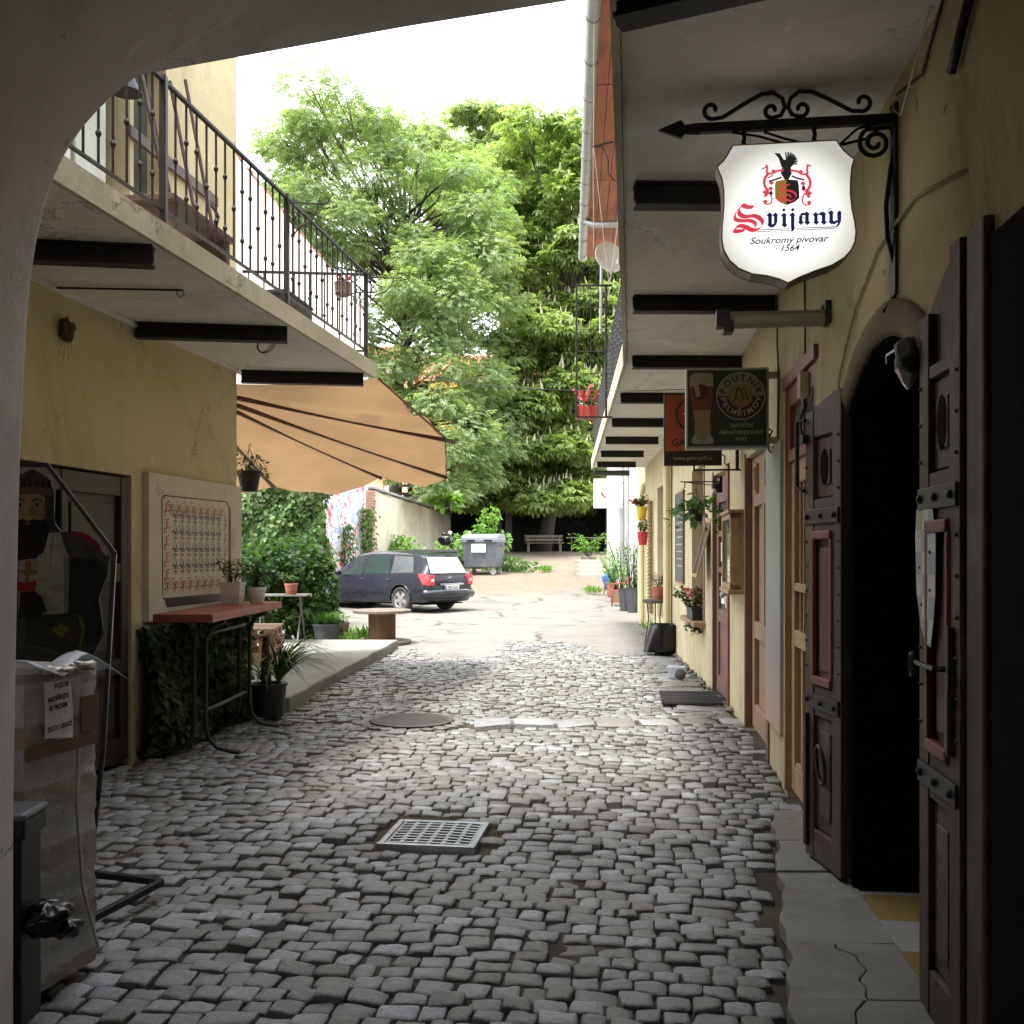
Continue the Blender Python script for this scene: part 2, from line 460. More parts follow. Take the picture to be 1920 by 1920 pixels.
def side_edge(y):      # left edge of the concrete strip on the right
    return .90 + .24 * (y - 3.2) + .012 * math.sin(y * 9) + .008 * math.sin(y * 23)
def blocked(p):
    x, y = p.x, p.y
    if y < 1.2: return True
    if x > XR(y) - .03: return True
    if x < -3.6 + .13 * y - .1: return True
    if y < 5.75 and x > side_edge(y) - .03: return True
    if y > 9.3 and x < KERB_A.x + (y - 9.4) * .0516 - .02: return True
    if (p - man_c).length < .46: return True
    q = p - grate_c; a = q.x * .993 - q.y * .12; b = q.x * .12 + q.y * .993
    if abs(a) < .30 and abs(b) < .30: return True
    if 8.62 < y - .12 * x * 0 < 8.94 and x > -.42: return True
    return False
SV = []; SF = []; ST = []; SS = []
u = 1.0; nv = 0
def stone(cx, cy, L, W, N, tone, z0=None, rot=0, rad=.022):
    """one sett: L across (v), W along (u)"""
    global nv
    t = np.array({7: [-1, -.93, -.5, 0, .5, .93, 1], 6: [-1, -.95, -.4, .4, .95, 1], 5: [-1, -.92, 0, .92, 1], 4: [-1, -.9, .9, 1]}[N])
    A, B = np.meshgrid(t, t)
    jit = rng.uniform(-.055, .055, (2, 4))
    # warp corners
    wa = (1 - A) * (1 - B) / 4; wb = (1 + A) * (1 - B) / 4; wc = (1 + A) * (1 + B) / 4; wd = (1 - A) * (1 + B) / 4
    ax = A * .5 * L * (1 - .05 * B ** 2) + L * (jit[0, 0] * wa + jit[0, 1] * wb + jit[0, 2] * wc + jit[0, 3] * wd)
    by = B * .5 * W * (1 - .05 * A ** 2) + W * (jit[1, 0] * wa + jit[1, 1] * wb + jit[1, 2] * wc + jit[1, 3] * wd)
    tx, ty = rng.normal(0, .045, 2)
    E = np.maximum(np.abs(A), np.abs(B)); h = -.006 * (np.abs(A) > .97) - .006 * (np.abs(B) > .97) - .0012 * (np.abs(A) ** 3 + np.abs(B) ** 3) + tx * ax + ty * by + rng.normal(0, .0012, A.shape) - .0012 * (A ** 2 + B ** 2)
    ph = rng.uniform(0, 6, 2)
    h += .0025 * np.sin(A * 2.5 + ph[0]) * np.sin(B * 2.2 + ph[1])
    cr, sr = math.cos(rot), math.sin(rot)
    vx = cx + (ax * cr - by * sr) * AY.x + (ax * sr + by * cr) * AX.x
    vy = cy + (ax * cr - by * sr) * AY.y + (ax * sr + by * cr) * AX.y
    zz = h + (z0 if z0 is not None else 0)
    V = np.stack([vx, vy, zz], -1).reshape(-1, 3)
    idx = np.arange(N * N).reshape(N, N)
    rim = np.concatenate([idx[0, :-1], idx[:-1, -1], idx[-1, :0:-1], idx[:0:-1, 0]])
    low = V[rim].copy(); low[:, 2] = -.075 + (z0 or 0)
    st_top = 1; q = np.stack([idx[:-1, :-1], idx[1:, :-1], idx[1:, 1:], idx[:-1, 1:]], -1).reshape(-1, 4)
    nr = len(rim); lo = N * N + np.arange(nr)
    sdq = np.stack([rim, np.roll(rim, -1), np.roll(lo, -1), lo], -1)
    fc = np.concatenate([q, sdq]) + nv
    SV.append(np.concatenate([V, low])); SF.append(fc); SS.append(np.arange(len(fc)) < len(q)); ST.append(np.full(len(fc), tone))
    nv += len(V) + nr
row = 0
while u < 16.4:
    Wr = random.uniform(.096, .118) if u < 6 else random.uniform(.088, .110)
    v = -3.2 + random.uniform(0, .15)
    while v < 3.9:
        L = random.uniform(.088, .145) if random.random() > .06 else random.uniform(.15, .20)
        uu = u + Wr / 2 + .05 * math.sin(v * 1.2 + u * .35) + random.uniform(-.009, .009)
        p = AX * uu + AY * (v + L / 2); 
        if not blocked(p):
            dd = p.y
            N = 7 if dd < 4.6 else (5 if dd < 8.5 else 4)
            stone(p.x, p.y, L - random.uniform(.004, .012), Wr - random.uniform(.004, .012), N, min(1, max(0, random.gauss(.5, .25))), und(uu, v) + random.gauss(0, .0065), random.gauss(0, .045))
        v += L
    u += Wr; row += 1
# row of long flat slabs crossing the alley, and setts ring round manhole
x = -.36
while x < 1.95:
    Ls = random.uniform(.30, .42)
    p = Vector((x + Ls / 2, 8.78, 0))
    stone(p.x, p.y, Ls - .015, .30, 6, random.choice([.5, .75, .9, 1.0]), -.004 + random.gauss(0, .003), -.12)
    x += Ls
for k in range(22):
    a = k / 22 * 6.283
    stone(man_c.x + math.cos(a) * .43, man_c.y + math.sin(a) * .43, .10, .11, 4, random.random() * .6, -.018, a - .1)
# larger flat stones by the right wall beyond the mat
for y in np.arange(9.0, 14.6, .42):
    stone(XR(y) - .26, y + .2, .44, .39, 6, random.uniform(.3, .8), -.012, .06)
cob = np_mesh('cobbled_road', np.concatenate(SV), np.concatenate(SF), m_sett, None, np.concatenate(ST), smooth=True)
cob.data.polygons.foreach_set('use_smooth', np.concatenate(SS)); struct(cob); tag(cob, 'worn grey granite cobbles paving the alley', 'cobbled road')

# dirt fill in the joints: an uneven bed a little below the stone tops
m_joint = mat('joint_dirt', (.035, .03, .022), (.085, .07, .048), .97, 0, 3, .8, 60, spec=.05)  # dark earth, with the shadow in the joints put into its colour
bed = MB().grid(lambda a, b: ((lambda u, v: (AX.x * u + AY.x * v, AX.y * u + AY.y * v, und(u, v) - .026 + .007 * math.sin(u * 7 + v * 5) * math.sin(v * 9 - u * 3) + .009 * max(0, math.sin(u * .9 + 1.5 * v + .4) * math.sin(v * 1.3 - .5 * u))))(.6 + a * 16.0, -3.6 + b * 7.4)), 130, 70)
bo = struct(bed.build('road_bed', m_joint, smooth=True)); tag(bo, 'brown dirt filling the joints between the cobbles', 'road bed')

# concrete strip along the right wall (cracked slabs)
m_conc = mat('cracked_concrete', (.21, .20, .175), (.14, .135, .115), .9, 0, 3, .5, 70, dirt=(.12, .105, .08), dscale=5, spec=.2)
sw = MB()
cuts = [.5, 1.5, 2.45, 3.28, 3.75, 4.6, 5.1, 5.7]
for a, b in zip(cuts[:-1], cuts[1:]):
    nseg = 22
    def jag(y, k): return .05 * math.sin(5 * y + k) + .018 * math.sin(19 * y + k) + .010 * math.sin(47 * y + 2 * k)
    left = [(side_edge(a + (b - a) * i / nseg) + .012, a + .003 + (b - a - .006) * i / nseg) for i in range(nseg + 1)]
    right = [(XR(y) + .02, y) for _, y in reversed(left)]
    # split lengthwise by a wandering crack
    mid = [((l[0] * .52 + r[0] * .48) + jag(l[1], a), l[1]) for l, r in zip(left, reversed(right))]
    if a in (2.45, .5, 3.28):
        polys = [left + [(m[0] - .0025, m[1]) for m in reversed(mid)], [(m[0] + .0025, m[1]) for m in mid] + right]
    else: polys = [left + right]
    for pl in polys:
        zt = .012 + random.uniform(-.004, .004)
        pl = [(px_ , py_ + .010 * math.sin(px_ * 23 + a * 5)) for px_, py_ in pl]
        sw.prism(pl, -.06, zt, lambda x, y, h: (x, y, h))
swo = struct(sw.build('pavement', m_conc, bevel=.006)); tag(swo, 'cracked concrete strip of pavement along the right hand wall', 'pavement')

# raised concrete terrace on the left
tr = MB()
poly = [(KERB_A.x, KERB_A.y), (KERB_B.x, KERB_B.y), (-6.5, 15.7), (-6.5, 9.45), (-3.0, 9.45)]
poly = [(KERB_A.x + (KERB_B.x - KERB_A.x) * i / 12 + .012 * math.sin(i * 2.1), KERB_A.y + (KERB_B.y - KERB_A.y) * i / 12) for i in range(13)] + poly[2:]
tr.prism(poly, -.05, .115, lambda x, y, h: (x, y, h))
m_terr = mat('terrace_concrete', (.22, .215, .195), (.165, .158, .14), .9, 0, 1.5, .4, 55, dirt=(.18, .165, .13), spec=.2)
tro = struct(tr.build('terrace', m_terr, bevel=.02)); tag(tro, 'low raised concrete terrace under the orange awning', 'terrace')

# ------------------------------------------------------------------ wall builder
def wall(L0, L1, H0, H1, t, ops, archseg=16):
    """front face at y=0, thickness t behind; ops: (s0,s1,z0,z1[,rise])"""
    m = MB()
    X = sorted(set([L0, L1] + [o[0] for o in ops] + [o[1] for o in ops]))
    Z = sorted(set([H0, H1] + [o[2] for o in ops] + [o[3] + (o[4] if len(o) > 4 else 0) for o in ops]))
    def inop(x, z):
        return any(o[0] < x < o[1] and o[2] < z < o[3] + (o[4] if len(o) > 4 else 0) for o in ops)
    for i in range(len(X) - 1):
        for j in range(len(Z) - 1):
            if inop((X[i] + X[i + 1]) / 2, (Z[j] + Z[j + 1]) / 2): continue
            a, b, c, d = X[i], X[i + 1], Z[j], Z[j + 1]
            m.add([(a, 0, c), (b, 0, c), (b, 0, d), (a, 0, d)], [(0, 3, 2, 1)])
            m.add([(a, -t, c), (b, -t, c), (b, -t, d), (a, -t, d)], [(0, 1, 2, 3)])
    m.add([(L0, 0, H0), (L0, -t, H0), (L0, -t, H1), (L0, 0, H1)], [(0, 1, 2, 3)])
    m.add([(L1, 0, H0), (L1, -t, H0), (L1, -t, H1), (L1, 0, H1)], [(3, 2, 1, 0)])
    m.add([(L0, 0, H1), (L1, 0, H1), (L1, -t, H1), (L0, -t, H1)], [(0, 1, 2, 3)])
    for o in ops:
        a, b, c, d = o[:4]; r = o[4] if len(o) > 4 else 0
        pts = [(a, c)]
        if r:
            n = archseg; w_ = (b - a) / 2; cx = (a + b) / 2; rad = (w_ * w_ + r * r) / (2 * r); cz = d + r - rad; a0 = math.asin(min(1, w_ / rad))
            arc = [(cx + rad * math.sin(-a0 + 2 * a0 * k / n), cz + rad * math.cos(-a0 + 2 * a0 * k / n)) for k in range(n + 1)]
            pts += arc
            top = d + r
            for k in range(n):
                (x0, z0), (x1, z1) = arc[k], arc[k + 1]
                m.add([(x0, 0, z0), (x1, 0, z1), (x1, 0, top), (x0, 0, top)], [(0, 3, 2, 1)])
                m.add([(x0, -t, z0), (x1, -t, z1), (x1, -t, top), (x0, -t, top)], [(0, 1, 2, 3)])
        else: pts += [(a, d), (b, d)]
        pts += [(b, c)]
        if not r: pts = [(a, c), (a, d), (b, d), (b, c)]
        q = len(pts); loop = pts
        for k in range(q):
            if k == q - 1 and c <= H0 + 1e-6: continue
            (x0, z0), (x1, z1) = loop[k], loop[(k + 1) % q]
            m.add([(x0, 0, z0), (x1, 0, z1), (x1, -t, z1), (x0, -t, z0)], [(0, 1, 2, 3)])
    return m
SN = 1 / math.sin(RZN); SFR = 1 / math.sin(RZF)
ON = Vector((.99, 0, 0)); OF = Vector((2.07, 9, 0))
def sn(d): return d * SN
def sf(d): return (d - 9) * SFR

# right building
rb = thing('yellow_building', 'long yellow plastered building on the right with a cantilevered balcony and brown doors', 'building', (2.3, 12, 0))
DA = (3.25, 4.45)
nops = [(sn(DA[0]), sn(DA[1]), -.1, 2.12, .22), (sn(5.25), sn(6.22), -.1, 2.52), (sn(7.08), sn(8.45), -.1, 2.30)]
o = wall(sn(-6), sn(9.0), -.1, 3.27, .32, nops).build('wall', m_yel_near); place(o, ON, RZN, rb); o['label'] = 'stained near stretch of yellow wall'
fops = [(sf(9.6), sf(10.62), -.1, 2.32), (sf(11.3), sf(12.5), .70, 2.52), (sf(15.65), sf(17.5), .35, 2.62)]
o = wall(0, sf(22.5), -.1, 3.27, .32, fops).build('wall', m_yel); place(o, OF, RZF, rb); o['label'] = 'brighter far stretch of yellow wall'
# upper storey wall
o = wall(sn(-6), sn(9.0), 3.27, 6.6, .32, []).build('upper_wall', m_yel); place(o, ON, RZN, rb)
o = wall(0, sf(22.5), 3.27, 6.6, .32, [(sf(y), sf(y + 1), 3.45, 5.5) for y in (10.5, 13.5, 16.5)]).build('upper_wall', m_yel); place(o, OF, RZF, rb)
o = MB()
for y in (10.5, 13.5, 16.5): o.box(sf(y), sf(y + 1), -.2, -.16, 3.45, 5.5)
o = o.build('upper_door', m_brown); place(o, OF, RZF, rb)
# end walls / back
o = MB().bar((2.88, 22.52, 3.2), (8, 22.3, 3.2), .3, 6.6).build('end_wall', m_yel); wp(o, rb)
# balcony slab: outer edge polyline
def XE(d): return 1.03 + .12 * (d - 8.95) if d <= 8.95 else 1.03 + .055 * (d - 8.95)
ds = [-3, 0, 2, 4, 6, 8, 8.95, 10, 12, 14, 16, 18, 20.4]
poly = [(XE(d), d) for d in ds] + [(XR(d) + .1, d) for d in reversed(ds)]
def slabmesh(poly, z0, z1): return MB().prism(poly, z0, z1, lambda x, y, h: (x, y, h))
wp(slabmesh([(XE(d) + .012, d) for d in ds] + [(XR(d) + .1, d) for d in reversed(ds)], 3.245, 3.40).build('balcony_slab', m_slab), rb)
wp(slabmesh([(XE(d) - .02, d) for d in ds] + [(XE(d) + .010, d) for d in reversed(ds)], 3.20, 3.42).build('slab_edge', m_slabedge), rb)
for i in range(-1, 10):
    d = 4.70 + 2.055 * (i - 1)
    if i <= 0: d -= .35 * (1 - i)
    o = MB()
    a = Vector((XE(d) + .06, d - .02, 0)); b = Vector((XR(d) - (.0 if d < 9 else .28 * min(1, (d - 9) / 8)), d, 0))
    if i == 0: a = Vector((XE(3.06) + .005, 3.06, 0)); b = Vector((XR(2.62), 2.62, 0))
    elif i < 0: a.y += .18; b.y -= .25
    t = (b - a).normalized()
    for z0, z1, wd in ((3.135, 3.15, .10), (3.15, 3.232, .03), (3.232, 3.246, .10)):
        o.bar(a + Vector((0, 0, (z0 + z1) / 2)), b + Vector((0, 0, (z0 + z1) / 2)), wd, z1 - z0)
    o.bar(a + Vector((0, .02, 3.19)), b + Vector((0, .02, 3.19)), .02, .10)
    wp(o.build('balcony_beam', m_beam), rb)
# roof overhang with boards and gutter
def XG(d): return .205 + .0585 * d
m_board = mat('eaves_boards', (.36, .135, .075), (.27, .095, .055), .75, 0, 3, .4, 25, stretch=(6, .5, 6), dirt=(.16, .07, .045))
for k in range(7):
    o = MB()
    for a, b in ((2.0, 9.7), (9.72, 12.2), (12.22, 15.4)):
        o.prism([(XG(a) + .05 + k * .125, a), (XG(b) + .05 + k * .125, b), (XG(b) + .05 + k * .125 + .119, b), (XG(a) + .05 + k * .125 + .119, a)], 6.10 + .003 * (k % 2), 6.13 + .003 * (k % 2), lambda x, y, h: (x, y, h))
    wp(o.build('eaves_board', m_board), rb)
o = MB()
o.prism([(XG(2) + .02, 2), (XG(15.4) + .02, 15.4), (XG(15.4) + 3.6, 15.4), (XG(2) + 3.6, 2)], 6.17, 6.35, lambda x, y, h: (x, y, h))
wp(o.build('roof', mat('roof_tiles', (.30, .12, .08), (.22, .09, .06), .8, 0, 5)), rb)
o = MB(); 
pts = [(XG(d), d, 6.12 + .004 * math.sin(d)) for d in np.linspace(2, 15.5, 30)]
o.tube(pts, .068, 12)
for d in np.arange(2.5, 15.5, .75): o.tube([(XG(d) - .002, d - .012, 6.12), (XG(d) - .002, d + .012, 6.12)], .075, 12)
wp(o.build('gutter', m_gutter, smooth='auto'), rb)
o = MB().tube([(XG(13.6) + .02, 13.6, 6.06), (XG(13.6) + .12, 13.5, 5.98), (XR(13) - .2, 13.0, 5.85)], .05, 10)
wp(o.build('gutter_outlet', m_gutter, smooth='auto'), rb)
# balcony railing on the right slab
rl = MB()
rp = [Vector((XE(d) + .03, d, 0)) for d in np.linspace(3.5, 20.2, 40)]
rl.tube([p + Vector((0, 0, 4.22)) for p in rp], .016, 6); rl.tube([p + Vector((0, 0, 3.50)) for p in rp], .012, 6)
rail = wp(rl.build('railing', m_iron), rb)
def baluster_mesh(h, knobs):
    m = MB().tube([(0, 0, 0), (0, 0, h)], .0075, 6)
    for k in knobs: m.lathe([(.004, k - .024), (.013, k - .010), (.016, k), (.013, k + .010), (.004, k + .024)], 8)
    return m
bal = [baluster_mesh(.74, (.45, .15)).build('baluster', m_iron), baluster_mesh(.74, (.30, .60)).build('baluster', m_iron)]
k = 0
for d in np.arange(3.6, 20.2, .17):
    b = bal[k % 2] if k < 2 else bal[k % 2].copy()
    if k >= 2: COL.objects.link(b)
    b.location = (XE(d) + .03, d, 3.49); wp(b, rail); k += 1

# passage: ceiling vault, side walls and the front arch
pb = thing('gate_passage', 'shaded render archway and ceiling of the passage in the foreground', 'archway', (-1.6, 2.7, 0))
prof = [(30, 2400), (34, 1500), (45, 900), (60, 569), (75, 456), (98, 354), (120, 295), (157, 244), (197, 202), (233, 168), (270, 142), (340, 100), (430, 50), (529, 0), (640, -52), (800, -115), (1000, -170), (1200, -205), (1500, -235), (1900, -250)]
A = [((px - 960) / F * 3.0, 1.5 + (1035 - py) / F * 3.0) for px, py in prof]
A[0] = (A[1][0], -.1)
XW3 = XR(3.0) + .1
A = [a for a in A if a[0] < XW3 - .06] + [(XW3, A[-1][1])]
# smooth resample of the arch line
def resample(pts, n):
    L = [0]
    for a, b in zip(pts[:-1], pts[1:]): L.append(L[-1] + math.dist(a, b))
    out = []
    for i in range(n + 1):
        t = L[-1] * i / n; j = max(0, min(len(pts) - 2, next((k for k in range(len(L) - 1) if L[k + 1] >= t), len(pts) - 2)))
        f = (t - L[j]) / max(1e-9, L[j + 1] - L[j]); out.append((pts[j][0] + (pts[j + 1][0] - pts[j][0]) * f, pts[j][1] + (pts[j + 1][1] - pts[j][1]) * f))
    return out
def smoothl(p, it=6):
    for _ in range(it):
        p = [p[0]] + [((a[0] + 2 * b[0] + c[0]) / 4, (a[1] + 2 * b[1] + c[1]) / 4) for a, b, c in zip(p[:-2], p[1:-1], p[2:])] + [p[-1]]
    return p
A = smoothl(resample(A, 90), 5)
yb = -6.0
m = MB(); n = len(A)
def ring(y, off):
    out = []
    for i, (x, z) in enumerate(A):
        a = A[max(0, i - 1)]; b = A[min(n - 1, i + 1)]
        tx, tz = b[0] - a[0], b[1] - a[1]; l = math.hypot(tx, tz)
        out.append((x + tz / l * off, y, z - tx / l * off))
    return out
rings = [ring(3.0, -.03), ring(2.985, -.008), ring(2.96, 0), ring(2.5, .0), ring(2.2, .0), ring(1.0, -.25), ring(-2, -.3), ring(yb, -.3)]
# the opening profile must sit outside the view: positive offset goes into the opening
for r_ in rings: m.v += r_
for j in range(len(rings) - 1):
    for i in range(n - 1):
        a = j * n + i; m.f.append((a, a + n, a + n + 1, a + 1))
# front (courtyard) face: strip from arch line outwards
o_ = len(m.v)
fr = ring(3.0, -.03)
outer = [(-4.2, 3.0, z) if i < n * .45 else (x, 3.0, 4.6) for i, (x, y, z) in enumerate(fr)]
outer = [(-4.2, 3.0, 4.6 * min(1, i / (n * .3))) if i < n * .3 else (-4.2 + (XW3 + 4.2) * ((i - n * .3) / (n * .7)), 3.0, 4.6) for i in range(n)]
m.v += fr + outer
for i in range(n - 1): m.f.append((o_ + i, o_ + i + 1, o_ + n + i + 1, o_ + n + i))
wp(m.build('arch', m_arch, smooth='auto', angle=35), pb)
o = MB(); o.box(-4.2, -.2, -6.3, yb, -.1, 5.5); o.box(-.2, 4.0, -6.3, yb, 2.6, 5.5); wp(o.build('back_wall', m_arch), pb)  # unseen end wall, added to keep light out of the passage
# lintel slab in front of the arch, its soffit rises slightly to the right
o = MB()
s0 = P(262, 140, 3.5); s1 = P(452, 106, 3.5); s2 = P(760, 50, 3.5); s3 = P(1072, 0, 3.5); s4 = Vector((1.2, 3.5, 3.60))
front = [s0, s1, s2, s3, s4]
vs = [Vector((p.x, 3.004, p.z + .02)) for p in front] + front
vs += [p + Vector((0, 0, .9)) for p in vs]
k5 = 5
fs = [(i, i + 1, 5 + i + 1, 5 + i) for i in range(4)] + [(10 + i, 15 + i, 15 + i + 1, 10 + i + 1) for i in range(4)] + [(5 + i, 5 + i + 1, 15 + i + 1, 15 + i) for i in range(4)] + [(0, 5, 15, 10), (4, 14, 19, 9)]
o.add(vs, fs); wp(o.build('lintel', m_arch), pb)
# unseen building mass over the passage, height set to shade the near alley
o = MB(); o.box(-5.5, 1.3, -6.3, 2.99, 4.55, 12.5); o.box(1.3, 6.0, -6.3, 2.2, 6.75, 12.5); wp(o.build('unseen_upper_mass', m_arch), pb)
# left outer wall of the passage jamb
o = MB(); o.box(-4.2, -1.75, -6, 2.98, -.1, 4.5); wp(o.build('pier', m_arch), pb)

# left building
lb = thing('ochre_building', 'ochre plastered house on the left carrying an iron railed balcony', 'building', (-3.2, 6, 0))
SLN = 1 / .9917
OL = Vector((XL(9.1), 9.1, 0))
def slf(d): return (9.1 - d) * 1.0084
o = wall(0, slf(2.9), -.1, 3.25, .35, [(slf(7.22), slf(5.6), -.1, 2.06)]).build('wall', m_yel_left); place(o, OL, RZL, lb)
o = wall(0, slf(2.9), 3.25, 6.9, .35, [(slf(7.75), slf(7.25), 3.38, 5.3), (slf(7.2), slf(6.1), 3.38, 5.3)]).build('upper_wall', m_yel_left); place(o, OL, RZL, lb)
o = MB(); e0 = OL; dv = Vector((-.9917, .129, 0))
o.bar(e0 + dv * .0 + Vector((-.17, -.022, 3.65)) , e0 + dv * 6 + Vector((-.17, -.15, 3.65)), .02, 6.5)
wp(o.build('end_wall', m_yel_left), lb)
def XEL(d): return -1.35 + .148 * (d - 9.47)
dl = [2.9, 5, 7, 8.5, 9.55]
wp(slabmesh([(XEL(d) - .012, d) for d in dl] + [(XL(d) - .1, d) for d in reversed(dl)], 3.19, 3.32).build('balcony_slab', m_slab), lb)
wp(slabmesh([(XEL(d) + .02, d) for d in dl] + [(XEL(d) - .010, d) for d in reversed(dl)], 3.185, 3.325).build('slab_edge', m_slabedge), lb)
for d in (3.4, 5.36, 7.33, 9.25):
    o = MB(); a = Vector((XEL(d + .1) - .04, d + .1, 0)); b = Vector((XL(d), d - .06, 0))
    for z0, z1, wd in ((3.075, 3.09, .10), (3.09, 3.178, .03), (3.178, 3.192, .10)):
        o.bar(a + Vector((0, 0, (z0 + z1) / 2)), b + Vector((0, 0, (z0 + z1) / 2)), wd, z1 - z0)
    wp(o.build('balcony_beam', m_beam), lb)
# small cornice strip where slab meets wall
o = MB().bar((XL(3) + .01, 3, 3.17), (XL(9.1) + .01, 9.1, 3.17), .03, .035); wp(o.build('cove_strip', m_slab), lb)
# railing
rl = MB()
ed = [Vector((XEL(d) - .03, d, 0)) for d in np.linspace(3.0, 9.42, 12)]
endp = [Vector((XL(9.05) + (XEL(9.42) - .03 - XL(9.05)) * (1 - t), 9.42 - .1 * t, 0)) for t in (0, .5, 1)]
for zz, rr in ((4.15, .017), (3.42, .013)):
    rl.tube([p + Vector((0, 0, zz)) for p in ed], rr, 6); rl.tube([p + Vector((0, 0, zz)) for p in endp], rr * .9, 6)
rail = wp(rl.build('railing', m_iron), lb)
for d in (3.72, 5.55, 7.39, 9.40):
    o = MB(); p = Vector((XEL(d) - .03, d, 0)); o.box(p.x - .019, p.x + .019, p.y - .019, p.y + .019, 3.32, 4.18)
    wp(o.build('post', m_iron), rail)
bal = [baluster_mesh(.74, (.50, .17)).build('baluster', m_iron), baluster_mesh(.74, (.34,)).build('baluster', m_iron), baluster_mesh(.74, (.17, .5)).build('baluster', m_iron)]
k = 0
spots = [(XEL(d) - .03, d) for d in np.arange(3.86, 9.36, .1305) if min(abs(d - q) for q in (5.55, 7.39)) > .06]
spots += [(p.x, p.y) for p in [endp[0].lerp(endp[2], t) for t in np.linspace(.1, .95, 8)]]
for x, y in spots:
    b = bal[k % 3] if k < 3 else bal[k % 3].copy()
    if k >= 3: COL.objects.link(b)
    b.location = (x, y, 3.41); wp(b, rail); k += 1
# upper door and shutter of the left house
o = MB(); o.box(slf(7.2), slf(6.1), -.25, -.2, 3.38, 5.3); o = place(o.build('opening_shade', m_dark), OL, RZL, lb)  # near-black plate; shade of the open doorway put into its colour
o = MB(); o.box(slf(7.0), slf(6.62), -.12, -.07, 3.42, 5.25); o = place(o.build('door_leaf', mat('pale_green_paint', (.55, .58, .50), (.46, .49, .42), .6), bevel=.01), OL, RZL, lb)
o = MB(); o.box(slf(7.75), slf(7.25), -.2, -.16, 3.38, 5.3); place(o.build('balcony_window', m_glassd), OL, RZL, lb)
o = MB(); o.box(slf(6.55), slf(6.2), -.1, -.06, 3.5, 5.25); place(o.build('door_leaf', m_potw, bevel=.01), OL, RZL, lb)
# ground floor dark panelled door
dd = MB(); x0, x1 = slf(7.2), slf(5.62)
dd.box(x0, x1, -.09, -.05, 0, 2.04); dd.box(x0 - .2, x1 + .2, -.42, -.36, -.1, 2.3)  # second box: unseen backing plate that stops light leaking round the door
fr_ = [(x0, x0 + .10), (x0 + .76, x0 + .84), (x1 - .10, x1)]
for a, b in fr_: dd.box(a, b, -.05, -.012, 0, 2.04)
for a, b in ((0, .16), (.62, .74), (1.28, 1.42), (1.90, 2.04)): 
    dd.box(x0 + .10, x0 + .76, -.05, -.016, a, b); dd.box(x0 + .84, x1 - .10, -.05, -.016, a, b)
ddo = place(dd.build('door', m_darkdoor, bevel=.008), OL, RZL, lb); ddo['label'] = 'dark panelled wooden door'
o = MB(); 
for a, b, c, d in ((x0 + .16, x0 + .70, .22, .56), (x0 + .16, x0 + .70, .80, 1.22), (x0 + .16, x0 + .70, 1.48, 1.84)): o.box(a, b, -.05, -.034, c, d)
place(o.build('door_panel', m_darkdoor, bevel=.012), OL, RZL, lb)
o = MB().tube([(x1 - .9, .03, 1.02), (x1 - .78, .03, 1.02)], .01).lathe([(.03, -.012), (.03, 0)], 12, (x0 + .8, 0, 1.02), Matrix.Rotation(R(90), 3, 'X'))
place(o.build('door_handle', m_steel), OL, RZL, lb)
# ================================================================== right wall: doors and windows (parts of the building)
def rpart(mb, name, mt, far=False, parent=None, **k):
    o = mb.build(name, mt, **k)
    place(o, OF if far else ON, RZF if far else RZN, rb)
    if parent is not None: wp2(o, parent)
    return o
def wp2(o, parent):
    """re-parent o (placed in world under the building) to one of its parts"""
    o.parent = parent
    def mw(x):
        b = x.matrix_parent_inverse @ Matrix.LocRotScale(x.location, x.rotation_euler, None)
        return mw(x.parent) @ b if x.parent else Matrix.LocRotScale(x.location, x.rotation_euler, None)
    o.matrix_parent_inverse = mw(parent).inverted()
def panel_frame(m, x0, x1, z0, z1, y0, y1, sw, rails):
    """stiles and rails; rails list of (za,zb)"""
    m.box(x0, x0 + sw, y0, y1, z0, z1); m.box(x1 - sw, x1, y0, y1, z0, z1)
    for a, b in rails: m.box(x0 + sw, x1 - sw, y0, y1 - .002, a, b)
# --- door B, brown panelled, between the painted strip and the showcase
a, b = sn(7.10), sn(8.43)
m = MB(); m.box(a, b, -.12, -.09, .02, 2.29)
panel_frame(m, a, b, .02, 2.29, -.09, -.05, .13, [(.02, .22), (.78, .92), (1.88, 2.29)])
cx = (a + b) / 2; m.box(cx - .06, cx + .06, -.09, -.052, .92, 1.88)
db = rpart(m, 'door', m_brown2, bevel=.006); db['label'] = 'faded brown panelled door with two small square holes near the top'
for c in (cx - .32, cx + .32):
    m = MB(); m.box(c - .07, c + .07, -.05, -.03, 1.98, 2.0); m.box(c - .07, c + .07, -.05, -.03, 2.2, 2.22); m.box(c - .07, c - .05, -.05, -.03, 2.0, 2.2); m.box(c + .05, c + .07, -.05, -.03, 2.0, 2.2)
    rpart(m, 'vent_frame', m_oak, parent=db)
    rpart(MB().box(c - .05, c + .05, -.05, -.046, 2.0, 2.2), 'vent_pane', m_dark, parent=db)
rpart(MB().box(a - .09, a + .0, -.1, .015, 0, 2.34), 'door_jamb', m_brown, bevel=.006)
rpart(MB().box(b, b + .07, -.1, .012, 0, 2.34), 'door_jamb', m_brown, bevel=.006)
